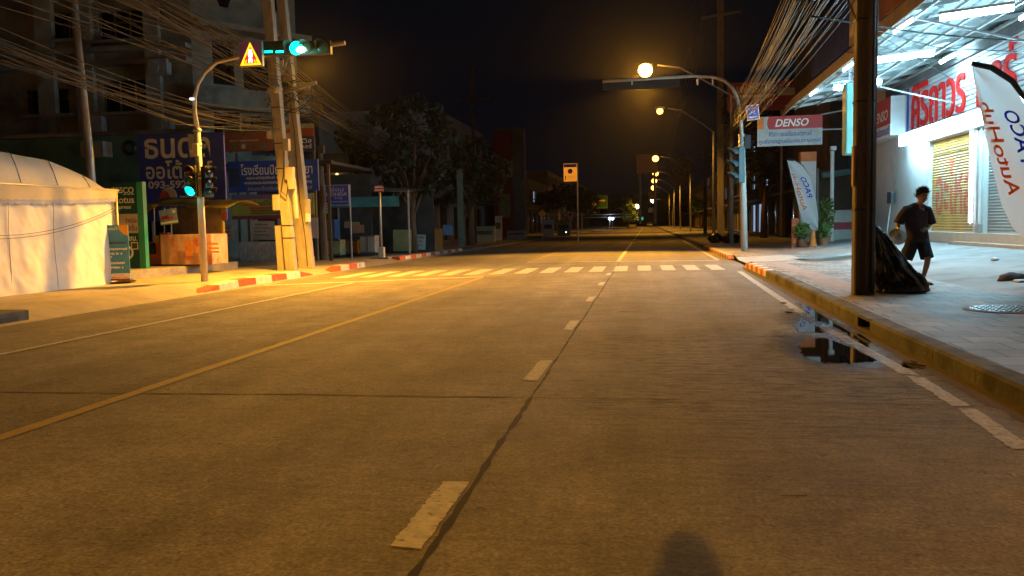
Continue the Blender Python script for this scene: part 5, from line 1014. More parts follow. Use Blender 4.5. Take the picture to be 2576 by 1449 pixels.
# dark shelters and stalls further along the left pavement
o = thing('market_shelter', 'dark tin-roofed market shelter behind the school sign', 'shelter', (-12.8, 29.6, 0.1)); b = MB()
b.box((-0.9, 4.5, 1.7), (5.0, 0.15, 3.4)); b.build('back_wall', M_DARKBOARD, o); MB().box((-0.9, 2.2, 3.55), (5.2, 4.8, 0.1)).build('roof', M_DARKBOARD, o)
for k in (-3.3, -1.6, 0.2, 1.5): MB().bar((k, 0, 0), (k, 0, 3.5), 0.1).build('post', M_BROWN, o)
o = thing('market_shelter', 'low tin-roofed shelter with a pale roof edge beyond the timber pole', 'shelter', (-13.0, 34.2, 0.1)); b = MB(); b.grid(12, 4, lambda u, v: Vector((-1.9+u*5.4, -0.3+v*4, 2.95-0.35*u+0.35*v))).build('roof', mat('tin_roof', (0.34, 0.29, 0.23), 0.5, 0.25, 2, metal=0.2), o)
MB().box((1.6, -0.34, 2.25), (2.9, 0.03, 0.42)).build('awning_valance', mat('teal_awning', (0.05, 0.22, 0.24), 0.7, 0.3, 2), o); MB().box((0.8, 3.6, 1.4), (5.4, 0.1, 2.8)).build('back_wall', M_DARKBOARD, o)
for k in (-1.8, 0.4, 2.2, 3.4): MB().bar((k, -0.2, 0), (k, -0.2, 2.7), 0.06).build('post', M_GREYPAINT, o)
def goods(label, x0, y0, x1, y1, Y, m, nm='crate', cat='crate', t=0.6):
    a, c = at(x0, y1, Y), at(x1, y0, Y); o = thing(nm, label, cat, ((a.x+c.x)/2, Y, a.z)); w_, h_ = abs(c.x-a.x), abs(c.z-a.z)
    MB().box((0, 0, h_/2), (w_, t, h_)).bevel(0.015).build('case', m, o); b = MB(); b.box((0, -t/2, h_-0.02), (w_*1.03, 0.05, 0.05)); b.box((0, -t/2, 0.03), (w_*1.03, 0.05, 0.05)); b.box((0, -t/2-0.004, h_/2), (0.03, 0.04, h_*0.9)); b.build('rim', M_DARKWALL, o); return o
goods('clear plastic display case with yellow goods under the tin-roofed shelter', 826, 603, 862, 642, 32.3, mat('pale_plastic', (0.36, 0.33, 0.16), 0.3, 0.5, 3))
goods('brown glazed counter right of the clear display case', 868, 603, 905, 638, 33.4, mat('tan_board', (0.40, 0.27, 0.16)), 'counter', 'counter')
goods('pale ribbed counter left of the bus stop post', 913, 592, 948, 636, 33.0, mat('grey_ribbed', (0.30, 0.28, 0.25), 0.7, 0.2, 3), 'counter', 'counter')
goods('blue stacked crates behind the timber pole', 826, 552, 848, 600, 33.0, mat('crate_blue', (0.06, 0.10, 0.22), 0.6, 0.3, 3))
poster('tan notice hanging under the tin roof', 865, 558, 905, 574, 33.6, mat('tan_board', (0.40, 0.27, 0.16)), 0.05, 0); poster('orange-brown notice below the tan one under the tin roof', 884, 566, 917, 586, 33.5, mat('brown_notice', (0.36, 0.20, 0.11), 0.7), -0.03, 0)
poster('faded yellow cloth hung between posts left of the nearest tree trunk', 988, 578, 1036, 632, 36.5, mat('faded_yellow', (0.34, 0.29, 0.12), 0.85, 0.25, 2), 0.02, 0, nm='hanging_cloth', cat='cloth')
poster('white printed board at the foot of the nearest tree', 1048, 590, 1070, 628, 37.5, M_PAPER, 0.05, 3, 101); poster('orange crate of goods right of the nearest tree', 1094, 575, 1114, 632, 41, mat('print_orange', (0.6, 0.22, 0.05)), 0, 0, nm='goods_stack', cat='goods'); poster('light blue cloth far under the second tree', 1114, 566, 1140, 592, 47, mat('poster_blue', (0.22, 0.36, 0.66)), 0, 0, nm='hanging_cloth', cat='cloth')
# bus stop post
p = gp(950, 650, 0.15); o = thing('bus_stop_sign', 'bus stop post with a small red and white plate and a concrete foot', 'sign post', (p.x, 31.2, 0.13)); MB().box((0, 0, 0.2), (0.22, 0.22, 0.46)).bevel(0.02).build('foot', M_CREAM, o); MB().box((-0.02, 0, 0.02), (0.7, 0.5, 0.05)).build('base', M_CONC, o); MB().cone((0, 0, 0.4), (-0.02, 0, 2.75), 0.045, n=10).build('pole', M_STEEL, o, True); MB().box((-0.02, -0.05, 2.62), (0.36, 0.03, 0.24)).build('plate', M_RED, o); b = MB(); b.box((-0.02, -0.07, 2.68), (0.30, 0.01, 0.05)); b.box((-0.02, -0.07, 2.57), (0.30, 0.01, 0.05)); b.build('plate_bar', M_LETTER, o)

# ------------------------------------------------------------------ old shophouse on the left
ob = thing('old_building', 'tall weathered concrete shophouse with empty dark windows above the blue billboard', 'building', (0, 0, 0))
def dh(x0, y0, x1, y1, Y, ox):               # a picture box on the wall at Y as (u0, u1, z0, z1)
    a, c = at(x0, y1, Y), at(x1, y0, Y); return (a.x-ox, c.x-ox, a.z, c.z)
OX = -34.0
h1 = [dh(245, 21, 357, 104, 32, OX), dh(258, 198, 372, 284, 32, OX), dh(72, 222, 172, 290, 32, OX), dh(90, 30, 205, 104, 32, OX)]
b = MB(); wall_grid(b, (OX, 32), (1, 0), 16.3, 0, 15, h1, 0.3); b.build('wall', M_OLDWALL, ob)
for k, h in enumerate(h1):
    MB().box((OX+(h[0]+h[1])/2, 32.27, (h[2]+h[3])/2), (h[1]-h[0]+0.1, 0.04, h[3]-h[2]+0.1)).build('window', M_GLASS, ob)
    b = MB(); b.box((OX+(h[0]+h[1])/2, 31.85, h[2]-0.08), (h[1]-h[0]+0.5, 0.34, 0.12)); b.build('sill', M_OLDWALL, ob)
    b = MB(); wd_ = h[1]-h[0]
    for t in (0.02, 0.34, 0.67, 0.98): b.box((OX+h[0]+wd_*t, 32.2, (h[2]+h[3])/2), (0.06, 0.05, h[3]-h[2]-0.02))
    b.box((OX+h[0]+wd_/2, 32.2, h[2]+(h[3]-h[2])*0.62), (wd_-0.02, 0.045, 0.06)); b.build('window_frame', M_BROWN, ob)
b = MB()
for px in (118, 215, 386): 
    x = at(px, 200, 32).x; b.box((x+0.1, 31.9, 7.5), (0.75 if px != 386 else 0.62, 0.24, 14.9))
b.build('column', mat('pale_column', (0.34, 0.32, 0.27), 0.9, 0.3, 1.2, 0.1, dirt=((0.16, 0.14, 0.1), 0.8, 0.55)), ob)
b = MB()
for z in (5.15, 8.0, 8.55): b.box((-25.9, 31.78, z), (16.4, 0.5, 0.18))
b.build('floor_slab', M_OLDWALL, ob)
for i, (px, py) in enumerate(((405, 318), (232, 312), (395, 168))):
    p = at(px, py, 31.4); b = MB(); b.box((p.x, 31.55, p.z), (0.85, 0.35, 0.6)); b.bevel(0.02); b.cone((p.x-0.12, 31.37, p.z), (p.x-0.12, 31.34, p.z), 0.22, n=16); b.build('cooling_unit', mat('box_grey', (0.33, 0.32, 0.31)), ob)
P0, P1 = Vector((-17.7, 32.0)), Vector((-14.9, 35.7)); dv = (P1-P0); LL = dv.length; dv = dv/LL
b = MB(); h2 = [(0.85, 1.75, 7.2, 9.0), (2.15, 4.1, 6.6, 8.6), (0.8, 1.9, 4.6, 6.1), (2.4, 4.0, 4.4, 6.0)]
wall_grid(b, (P0.x, P0.y), (dv.x, dv.y), LL, 0, 13.5, h2, 0.3); b.build('side_wall', M_OLDWALL, ob)
ang = math.atan2(dv.y, dv.x); T = Matrix.Translation((P0.x, P0.y, 0)) @ Matrix.Rotation(ang, 4, 'Z')
b = MB()
for z, ext in ((9.35, 1.0), (6.25, 0.7)): b.box((LL/2, -ext/2, z), (LL+0.4, ext, 0.22), mtx=T)
b.box((LL/2, -0.68, 6.62), (LL+0.3, 0.1, 0.7), mtx=T); b.build('balcony', M_OLDWALL, ob)
for h in h2: MB().box(((h[0]+h[1])/2, 0.27, (h[2]+h[3])/2), (h[1]-h[0]+0.1, 0.04, h[3]-h[2]+0.1), mtx=T).build('window', M_GLASS, ob)
for c_ in (1.35, 3.45):                       # pointed dark openings of the top storey
    b = MB(); b.poly([T @ Vector(p) for p in ((c_-0.62, -0.03, 12.6), (c_+0.62, -0.03, 12.6), (c_+0.60, -0.03, 11.2), (c_+0.22, -0.03, 10.3), (c_-0.12, -0.03, 10.3), (c_-0.5, -0.03, 11.2))], T.to_3x3() @ Vector((0, 0.02, 0))); b.build('pointed_window', M_GLASS, ob)
MB().box((-25.9, 38, 7), (15.2, 9, 14)).build('body', M_DARKWALL, ob)

# ------------------------------------------------------------------ trees
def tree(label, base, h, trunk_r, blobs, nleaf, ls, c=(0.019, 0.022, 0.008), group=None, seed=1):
    o = thing('tree', label, 'tree', tuple(base), 0, group); rnd = random.Random(seed); b = MB()
    b.tube([(0, 0, 0), (rnd.uniform(-.1, .1), 0, h*0.2), (rnd.uniform(-.2, .2), 0, h*0.42)], [trunk_r, trunk_r*0.8, trunk_r*0.55], 9)
    for bl in blobs:
        e = Vector(bl[0]); s = Vector((0, 0, h*rnd.uniform(0.25, 0.4))); b.tube([s, s.lerp(e, 0.5)+Vector((0, 0, 0.15)), e], [trunk_r*0.45, trunk_r*0.28, 0.02], 6)
    b.build('trunk', M_BROWN, o, True); b = MB()
    for i in range(nleaf):
        bl = blobs[rnd.randrange(len(blobs))]; d = Vector((rnd.gauss(0, 1), rnd.gauss(0, 1), rnd.gauss(0, 1))).normalized()*(rnd.random()**0.45)
        c0 = Vector(bl[0])+Vector((d.x*bl[1], d.y*bl[1], d.z*bl[2]))
        if noise.noise(c0*1.1+Vector((seed, 0, 0))) > -0.12: leaf(b, c0, rnd, ls)
    b.build('crown', mat('tree_leaf_%d' % int(c[1]*1000), c, 0.6, 0.5, 1.2), o); return o
p = at(1043, 640, 37); X0 = Vector((p.x, 37, 0.13))
tree('large dark drooping tree beside the bus stop post', X0, 6.6, 0.18, [((-1.6, 0, 5.0), 1.3, 1.1), ((0.2, 0.3, 5.6), 1.5, 1.0), ((1.2, 0, 5.0), 1.0, 1.0), ((-0.4, -0.2, 4.0), 1.4, 0.9), ((0.8, 0, 3.3), 0.9, 0.9), ((-0.9, 0, 2.9), 0.6, 0.7), ((-2.3, 0.4, 4.2), 0.7, 0.8), ((-2.6, 0, 5.2), 0.9, 0.8), ((0.3, 0, 6.4), 1.2, 0.6), ((-1.2, 0, 6.0), 1.0, 0.6)], 7600, 0.13, seed=3)
p = at(1185, 630, 50); tree('dark rounded tree just right of the drooping one', (p.x, 50, 0.13), 6.2, 0.25, [((-1, 0, 4.6), 1.6, 1.3), ((1.2, 0, 4.3), 1.5, 1.2), ((0, 0, 5.6), 1.3, 0.9), ((0.5, 0, 3.2), 1.7, 0.9), ((-1.6, 0, 3.2), 0.9, 0.9)], 3600, 0.17, (0.045, 0.055, 0.02), seed=5)
p = at(1440, 600, 92); tree('dark tree in front of the far left shops', (p.x-0.5, 92, 0.13), 6, 0.25, [((0, 0, 4.0), 2.6, 1.6), ((2, 0, 3.4), 1.6, 1.3), ((-2, 0, 3.6), 1.6, 1.2)], 1800, 0.3, (0.045, 0.055, 0.02), seed=8)
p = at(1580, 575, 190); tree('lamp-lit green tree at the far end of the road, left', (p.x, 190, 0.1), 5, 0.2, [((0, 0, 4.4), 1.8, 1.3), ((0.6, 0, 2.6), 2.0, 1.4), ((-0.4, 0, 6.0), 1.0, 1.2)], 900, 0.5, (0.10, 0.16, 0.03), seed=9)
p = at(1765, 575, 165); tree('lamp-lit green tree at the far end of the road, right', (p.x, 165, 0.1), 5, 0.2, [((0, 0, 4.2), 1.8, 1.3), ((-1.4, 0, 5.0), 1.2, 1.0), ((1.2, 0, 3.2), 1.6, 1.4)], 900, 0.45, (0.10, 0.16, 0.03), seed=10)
p = at(1860, 540, 58); tree('dark street tree behind the right traffic light', (7.6, 58, 0.1), 8, 0.25, [((0, 0, 6.6), 2.0, 1.6), ((-1.4, 0, 8.4), 1.5, 1.6), ((1.8, 0, 8), 1.8, 1.6), ((0, 0, 4.6), 1.6, 1.1)], 3000, 0.2, (0.05, 0.05, 0.025), seed=12)
tree('dark bushy tree over the left gardens behind the tent', (-20.5, 23.2, 0.1), 4, 0.15, [((0, 0, 2.6), 1.9, 1.3), ((1.8, 0.3, 2.2), 1.2, 0.9), ((-2, 0, 3.2), 1.6, 1.4)], 2600, 0.12, (0.04, 0.055, 0.02), seed=15)
tree('overhanging branch of dark leaves at the top beside the dark pole', (4.35, 12.4, 0.15), 6.2, 0.09, [((-1.15, 0.3, 5.05), 0.35, 0.22), ((-0.75, 0.9, 5.1), 0.30, 0.2), ((-1.75, 1.7, 5.5), 0.3, 0.2), ((-0.2, 0, 5.6), 0.7, 0.35)], 1100, 0.075, (0.055, 0.085, 0.025), seed=18) if False else None
# leafy twigs growing round the top of the dark pole
o = thing('creeper', 'leafy creeper twigs round the dark pole at the top of the picture', 'plant', (3.22, 13.6, 4.3)); b = MB(); rnd = random.Random(4)
for i in range(420):
    q = rnd.choice([(-0.25, -0.1, 0.35, 0.22), (-1.05, 0.6, 0.75, 0.3), (-0.75, 0.4, 0.55, 0.25), (0.2, -0.1, 0.6, 0.2)]); d = Vector((rnd.gauss(0, 1), rnd.gauss(0, 1), rnd.gauss(0, .8))).normalized()*rnd.random()**.5; leaf(b, Vector(q[:3])+d*q[3], rnd, 0.05)
b.build('foliage', mat('creeper_leaf', (0.06, 0.085, 0.02), 0.55, 0.5, 4), o); MB().tube([(-0.1, -0.14, -0.2), (-0.3, -0.1, 0.3), (-0.7, 0.4, 0.55), (-1.05, 0.6, 0.75)], 0.012, 5).build('stem', M_BROWN, o)

# ------------------------------------------------------------------ far street: shophouses both sides
def shophouse(label, X, Y0, Y1, h, m, left, floors, lit=None, deep=9):
    """terrace house facing the road on plane X from Y0 to Y1"""
    o = thing('shophouse', label, 'building', (X, (Y0+Y1)/2, 0.1)); L_ = Y1-Y0; nb = max(1, int(L_/4)); holes = []; s = -1 if left else 1
    for f in range(1, floors):
        for k in range(nb):
            u = (k+0.5)*L_/nb; holes.append((u-1.1, u+1.1, f*3.2+0.9, f*3.2+2.4))
    for k in range(nb): u = (k+0.5)*L_/nb; holes.append((u-1.5, u+1.5, 0.15, 2.7))
    b = MB()
    if left: wall_grid(b, (0, -L_/2), (0, 1), L_, 0, h, holes, 0.25)
    else: wall_grid(b, (0, L_/2), (0, -1), L_, 0, h, holes, 0.25)
    b.box((s*deep/2, -L_/2+0.1, h/2), (deep-0.6, 0.2, h-0.02)); b.box((s*deep/2, 0, h-0.1), (deep-0.6, L_-0.5, 0.15)); b.build('wall', m, o)
    for i, hq in enumerate(holes):
        y_ = (-L_/2+(hq[0]+hq[1])/2) if left else (L_/2-(hq[0]+hq[1])/2)
        mm = M_GLASS
        if lit and i in lit: mm = glow('window_lit', (0.45, 0.65, 1.0), 0.55)
        MB().box((s*0.22, y_, (hq[2]+hq[3])/2), (0.05, hq[1]-hq[0]+0.05, hq[3]-hq[2]+0.05)).build('window' if hq[2] > 1 else 'shopfront', mm, o)
    MB().box((-s*0.75, 0, 3.05), (1.4, L_-0.3, 0.12)).build('awning', M_DARKWALL, o); b = MB()
    for f in range(1, floors): b.box((-s*0.2, 0, f*3.2+0.8), (0.5, L_-0.2, 0.14))
    if floors > 1: b.build('ledge', m, o)
    return o
M_FW = mat('far_white_wall', (0.40, 0.36, 0.36), 0.9, 0.2, 0.5); M_FR = mat('far_red_wall', (0.32, 0.045, 0.03), 0.8, 0.2, 0.6); M_FG = mat('far_grey_wall', (0.22, 0.21, 0.20), 0.9, 0.3, 0.5); M_FB = mat('far_brown_wall', (0.17, 0.13, 0.10), 0.9, 0.3, 0.5)
shophouse('low dark shophouse behind the drooping tree', -14.6, 42, 54, 5.0, M_DARKWALL, True, 1)
shophouse('pale three-storey shophouse right of the dark trees', -14.8, 60, 78, 9.6, M_FW, True, 3)
rw = thing('sign_tower', 'tall red facade panel beside the pale shophouse', 'building', (-13.4, 80.5, 0.1)); MB().box((0, 0, 5.0), (1.6, 1.4, 10)).build('red_panel', M_FR, rw); MB().box((0.2, -0.75, 3.0), (1.1, 0.1, 2.2)).build('tan_panel', mat('tan_far', (0.42, 0.33, 0.14), 0.8), rw); MB().box((0.6, 1.5, 5.2), (2.6, 1.6, 10.4)).build('wall', M_FG, rw)
shophouse('grey shophouse behind the yellow no-parking sign', -14.2, 83, 100, 8.8, M_FG, True, 3)
shophouse('brown shophouse row past the no-parking sign', -14.6, 102, 128, 7, M_FB, True, 2, lit=[2])
shophouse('far dim shophouse row at the left end of the street', -15, 132, 175, 9.5, M_FG, True, 3)
shophouse('farthest pale block beyond the green direction signs', -16, 180, 240, 11, M_FB, True, 3, lit=[0])
shophouse('dark two-storey shophouse beyond the neighbour of the lit shop', 10.5, 54, 68, 7.5, M_DARKWALL, False, 2)
shophouse('shophouse with bluish lit windows behind the tall line pole', 10.2, 70, 92, 10.5, M_FB, False, 3, lit=[1, 3, 6, 11, 12])
shophouse('brownish shophouse beside the far cable tangle', 10.6, 95, 130, 9.5, M_FG, False, 3, lit=[2, 19, 20])
shophouse('farthest dark row on the right of the street', 11, 134, 220, 9, M_FB, False, 3, lit=[35, 36])
tb = thing('far_block', 'wide dim block closing the far end of the street', 'building', (-4, 330, 0)); MB().box((0, 0, 6), (60, 8, 12)).build('wall', M_DARKWALL, tb); b = MB()
for k in range(9): b.box((-24+k*6, -4.03, 6), (2.5, 0.1, 2))
b.build('window_row', M_GLASS, tb)

# far signs
np_ = board('no_parking_sign', 'yellow no-parking sign with a blue header and a red-blue disc, high above the left shops', 'sign', 1418, 411, 1451, 456, 58, glow('yellow_added_glow', (1.0, 0.30, 0.02), 0.75), t=0.05)  # plate is no lamp; weak glow added in place of its retroreflection
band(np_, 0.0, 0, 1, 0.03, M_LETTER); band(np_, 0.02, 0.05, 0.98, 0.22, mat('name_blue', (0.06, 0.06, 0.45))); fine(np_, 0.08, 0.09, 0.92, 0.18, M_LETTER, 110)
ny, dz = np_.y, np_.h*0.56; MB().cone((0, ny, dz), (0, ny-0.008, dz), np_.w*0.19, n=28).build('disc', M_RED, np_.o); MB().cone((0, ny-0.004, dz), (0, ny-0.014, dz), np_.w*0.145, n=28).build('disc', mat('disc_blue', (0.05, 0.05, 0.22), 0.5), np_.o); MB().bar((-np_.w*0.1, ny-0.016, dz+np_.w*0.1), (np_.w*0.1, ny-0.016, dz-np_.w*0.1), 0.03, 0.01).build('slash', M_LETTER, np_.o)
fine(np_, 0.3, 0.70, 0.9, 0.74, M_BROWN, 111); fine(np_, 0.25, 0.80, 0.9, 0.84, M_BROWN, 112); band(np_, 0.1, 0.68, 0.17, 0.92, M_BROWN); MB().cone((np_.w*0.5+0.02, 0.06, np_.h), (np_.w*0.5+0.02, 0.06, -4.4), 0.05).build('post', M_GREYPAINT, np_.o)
lamp('SPOT', 90, SODIUM, (0, -2.0, 1.6), np_.o, 0.1, 60, 0.6, (0, 2.0, -1.0)) if False else None
p = at(1364, 537, 70); o = thing('crossing_sign', 'yellow diamond pedestrian sign on a thin post by the left kerb', 'sign', (p.x, 70, 0.15)); z = p.z-0.15; s = 0.34; MB().poly([(0, -0.03, z-s), (s, -0.03, z), (0, -0.03, z+s), (-s, -0.03, z)], (0, 0.03, 0)).build('plate', mat('sign_amber', (0.85, 0.40, 0.03), 0.5, 0.05, 3), o); MB().cone((0, 0.03, 0), (0, 0.03, z+0.3), 0.035).build('post', M_GREYPAINT, o)
b = MB(); b.cone((0.02, -0.033, z+0.13), (0.02, -0.042, z+0.13), 0.045); b.bar((0.02, -0.037, z+0.08), (-0.01, -0.037, z-0.05), 0.07, 0.01); b.bar((-0.01, -0.038, z-0.04), (-0.09, -0.038, z-0.17), 0.04, 0.01); b.bar((0, -0.036, z-0.04), (0.08, -0.036, z-0.18), 0.04, 0.01); b.bar((0.02, -0.039, z+0.05), (0.10, -0.039, z-0.04), 0.03, 0.01); b.build('walking_figure', M_BLACK, o)
q = board('no_parking_sign', 'small pinkish no-parking plate low by the far left kerb', 'sign', 1428, 533, 1441, 552, 78, mat('pale_orange', (0.62, 0.36, 0.22), 0.6, 0.1, 3)); MB().cone((0, q.y, q.h*0.66), (0, q.y-0.01, q.h*0.66), q.w*0.36, n=20).build('disc', M_RED, q.o); MB().cone((0, 0.05, q.h), (0, 0.05, -1.7), 0.03).build('post', M_GREYPAINT, q.o)
def dirsign(label, x0, y0, x1, y1, Y, arrow, ox):
    d = board('direction_sign', label, 'sign', x0, y0, x1, y1, Y, mat('direction_green', (0.02, 0.10, 0.05), 0.5, 0.2, 2), frame=mat('dim_frame', (0.15, 0.22, 0.12), 0.6), fw_=0.05, t=0.06)
    if arrow:
        b = MB(); a = mat('sign_amber', (0.85, 0.40, 0.03)); b.box((-d.w*0.30, d.y, d.h*0.33), (0.16, 0.01, d.h*0.5)); b.box((-d.w*0.05, d.y-0.002, d.h*0.60), (d.w*0.6, 0.01, 0.16)); b.poly([(d.w*0.22, d.y, d.h*0.72), (d.w*0.38, d.y, d.h*0.60), (d.w*0.22, d.y, d.h*0.48)], (0, -0.01, 0)); b.build('arrow', a, d.o)
    else: fine(d, 0.3, 0.3, 0.9, 0.45, M_PAPER, 120); fine(d, 0.3, 0.6, 0.9, 0.75, M_PAPER, 121)
    b = MB(); b.bar((0, 0.08, d.h*0.7), (ox, 0.08, d.h*0.7), 0.1); b.bar((0, 0.08, d.h*0.3), (ox, 0.08, d.h*0.3), 0.1); gz = d.o.location.z; b.bar((ox, 0.08, -gz+0.1), (ox, 0.08, d.h), 0.2); b.build('gantry', M_GREYPAINT, d.o); return d
dirsign('green direction sign with an amber right-turn arrow over the far left lane', 1490, 492, 1528, 524, 105, True, -5.0); dirsign('smaller green direction sign further off, left of the white far lamp', 1662-0, 534, 1683, 552, 170, False, -5) if False else dirsign('smaller green direction sign further off, left of the white far lamp', 1568, 533, 1590, 551, 170, False, -9.0)
fb_ = board('billboard', 'large pale pinkish billboard behind the column of far street lamps', 'billboard', 1602, 388, 1654, 436, 120, mat('faded_pink', (0.62, 0.42, 0.40), 0.8, 0.1, 1)); 
for k in (-1.0, 1.0): MB().cone((k, 0.2, 0), (k, 0.2, -6.9), 0.18).build('post', M_GREYPAINT, fb_.o)
fb2 = board('billboard', 'small tan billboard just above the white far lamp', 'billboard', 1631, 482, 1651, 502, 215, mat('faded_tan', (0.60, 0.42, 0.20), 0.8, 0.1, 1)); MB().cone((0.9, 0.2, 0), (0.9, 0.2, -6.4), 0.2).build('post', M_GREYPAINT, fb2.o)

# parked vehicles and bits at the far end
def car(label, X, Y, m, rz=0):
    o = thing('parked_car', label, 'car', (X, Y, 0.0), rz); b = MB()
    sec = [(-2.1, 0.35, 0.62, 0.80), (-2.05, 0.30, 0.85, 0.84), (-1.3, 0.25, 0.95, 0.87), (0, 0.22, 0.98, 0.88), (1.3, 0.25, 0.98, 0.87), (2.0, 0.3, 0.9, 0.84), (2.1, 0.35, 0.7, 0.8)]; rows = []
    for y_, z0, z1, hw in sec: rows.append([b.bm.verts.new(p) for p in ((-hw, y_, z0), (hw, y_, z0), (hw, y_, z0+0.35), (hw*0.93, y_, z1), (-hw*0.93, y_, z1), (-hw, y_, z0+0.35))])
    for a, c in zip(rows, rows[1:]):
        for k in range(6): b.bm.faces.new((a[k], a[(k+1) % 6], c[(k+1) % 6], c[k]))
    b.bm.faces.new(rows[0][::-1]); b.bm.faces.new(rows[-1]); bd = b.build('body', m, o, True)
    b = MB(); rows = []
    for y_, z, hw in ((-1.6, 0.93, 0.78), (-0.9, 1.42, 0.62), (0.7, 1.45, 0.63), (1.7, 0.96, 0.78)): rows.append((y_, z, hw))
    vs = [[b.bm.verts.new((-hw, y_, z)), b.bm.verts.new((hw, y_, z))] for y_, z, hw in rows]
    for a, c in zip(vs, vs[1:]): b.bm.faces.new((a[0], a[1], c[1], c[0]))
    b.bm.faces.new([v[0] for v in vs]); b.bm.faces.new([v[1] for v in vs][::-1]); b.build('cabin', M_GLASS, o)
    for sx in (-0.8, 0.8):
        for sy in (-1.3, 1.3): MB().cone((sx-0.1, sy, 0.31), (sx+0.1, sy, 0.31), 0.31, n=16).build('wheel', M_BLACK, o)
        MB().sphere((sx*0.75, -2.08, 0.68), 0.09, 6, (1.4, 0.4, 0.8)).build('tail_light', M_LENSR, o)
    return o
car('pale parked car at the far end of the road under the white lamp', -3.3, 205, mat('car_pale', (0.55, 0.52, 0.45), 0.3, 0.05, 3, coat=0.5)); car('dark parked car at the far end right of the pale one', 0.9, 240, mat('car_dark', (0.04, 0.04, 0.05), 0.3, 0.1, 3, coat=0.5))
def far_lamp(label, px, py, Y, r, m, watt=0, c=COOL):
    p = at(px, py, Y); o = thing('small_lamp', label, 'light', tuple(p)); MB().sphere((0, 0, 0), r, 6).build('globe', m, o, True); MB().cone((0, 0.05, r), (0, 0.05, -p.z+0.15), 0.05).build('post', M_GREYPAINT, o)
    if watt: lamp('POINT', watt, c, (0, -0.3, 0), o, 0.1)
M_FL = glow('far_blue_lamp', (0.5, 0.8, 1.0), 7); M_FL2 = glow('far_warm_lamp', (1.0, 0.6, 0.2), 3)
far_lamp('left one of two small bluish lamps near the far left kerb', 1534, 550, 170, 0.30, M_FL, 250); far_lamp('right one of two small bluish lamps near the far left kerb', 1541, 550, 172, 0.30, M_FL)
far_lamp('tiny amber lamp glowing among the trees above the tin-roofed shelter', 848, 439, 42, 0.075, M_FL2, 5, (1, 0.6, 0.2)); far_lamp('dim white lamp beside the dark trees', 1164, 488, 52, 0.05, glow('dim_white', (0.7, 0.75, 1.0), 0.8)); far_lamp('small white lamp by the pale shophouse door', 1426-2, 584, 80, 0.05, M_FL)
o = thing('shop_sign', 'small green lit sign at the far end of the road', 'sign', tuple(at(1588+22, 556-6, 300))); MB().box((0, 0, 0), (2.2, 0.3, 1.0)).build('panel', glow('far_green_sign', (0.05, 0.5, 0.4), 0.8), o)
# clutter along the far left pavement
for i, (px, Y, h, w_, mm, lab) in enumerate([(1255, 66, 1.9, 0.5, M_PAPER, 'pale pillar-like board by the left kerb left of the diamond sign'), (1300, 72, 0.7, 1.6, mat('grey_plastic', (0.25, 0.28, 0.33)), 'grey covered heap on the left kerb below the diamond sign'), (1418, 84, 1.5, 1.2, mat('tan_board', (0.4, 0.27, 0.16)), 'tan stacked stall boards below the pinkish no-parking plate'), (1380, 79, 1.6, 0.9, M_CREAM, 'cream notice board by the far left kerb'), (1215, 60, 1.1, 1.8, mat('moss_cream', (0.38, 0.38, 0.22)), 'low cream steps under the dark rounded tree')]):
    X = at(px, 600, Y).x; o = thing('kerbside_stall', lab, 'stall', (X, Y, 0.13)); b = MB(); b.box((0, 0, h/2), (w_, 0.5, h)); b.bevel(0.04).build('body', mm, o); b = MB(); b.box((0, -0.27, h*0.6), (w_*0.8, 0.03, h*0.25)); b.box((0, 0, h+0.03), (w_*1.15, 0.7, 0.05)); b.build('trim', M_DARKWALL, o)

# ------------------------------------------------------------------ overhead cables
def cable(name, label, group, pts, sag, r, m, nseg=14):
    P = []
    pts = [Vector(p) for p in pts]
    for a, c in zip(pts, pts[1:]):
        for i in range(nseg):
            t = i/nseg; q = a.lerp(c, t); q.z -= sag*4*t*(1-t)*((c-a).length/20)**1.2; P.append(q)
    P.append(pts[-1]); me = MB().tube(P, r*0.72, 5); return tag(me.build(name, m, None, True), label, 'cable', group)
rnd = random.Random(21)
for i in range(34):                      # upper sweep on the left, from beyond the frame to the leaning pair
    z0 = 4.9+rnd.random()**1.2*5.2; x0 = -10.5+rnd.uniform(-0.9, 0.5)
    cable('overhead_cable', 'dusty cable sweeping down to the leaning concrete poles', 'cables strung above the left pavement', [(x0, 2.0, z0+0.3), (-10.3+rnd.uniform(-.3, .3), 23.2+rnd.uniform(0, .9), 4.9+rnd.random()*1.3), (-12.2+rnd.uniform(-.4, .4), 44, 4.6+rnd.random())], rnd.uniform(0.1, 0.45), rnd.uniform(0.010, 0.020), rnd.choice([M_CABLE, M_CABLE, M_CABLEL]))
for i in range(20):                      # the low lit bundle
    cable('overhead_cable', 'low sagging cable of the lit bundle behind the left traffic light', 'low cable bundle by the left traffic light', [(-11.2+rnd.uniform(-.4, .4), 9, 4.9+rnd.uniform(-.3, .6)), (-10.5+rnd.uniform(-.25, .25), 18.6, 4.0+rnd.uniform(-.28, .30)), (-10.25+rnd.uniform(-.1, .2), 23.3, 4.35+rnd.uniform(-.35, .4))], rnd.uniform(0.25, 0.5), rnd.uniform(0.008, 0.015), rnd.choice([M_CABLEL, M_CABLEL, M_CABLE]))
cable('guy_cable', 'pale thick stay cable slanting from the poles to the blue billboard', None, [at(660, 283, 23.2), at(610, 345, 23.8), at(578, 385, 24.3)], 0.1, 0.02, M_CABLEL)
cable('hanging_strap', 'frayed pale strap end dangling from the low cable bundle', None, [at(601, 284, 20.5), at(608, 300, 20.5), at(603, 318, 20.5), at(607, 330, 20.5)], 0, 0.014, M_CABLEL, 4)
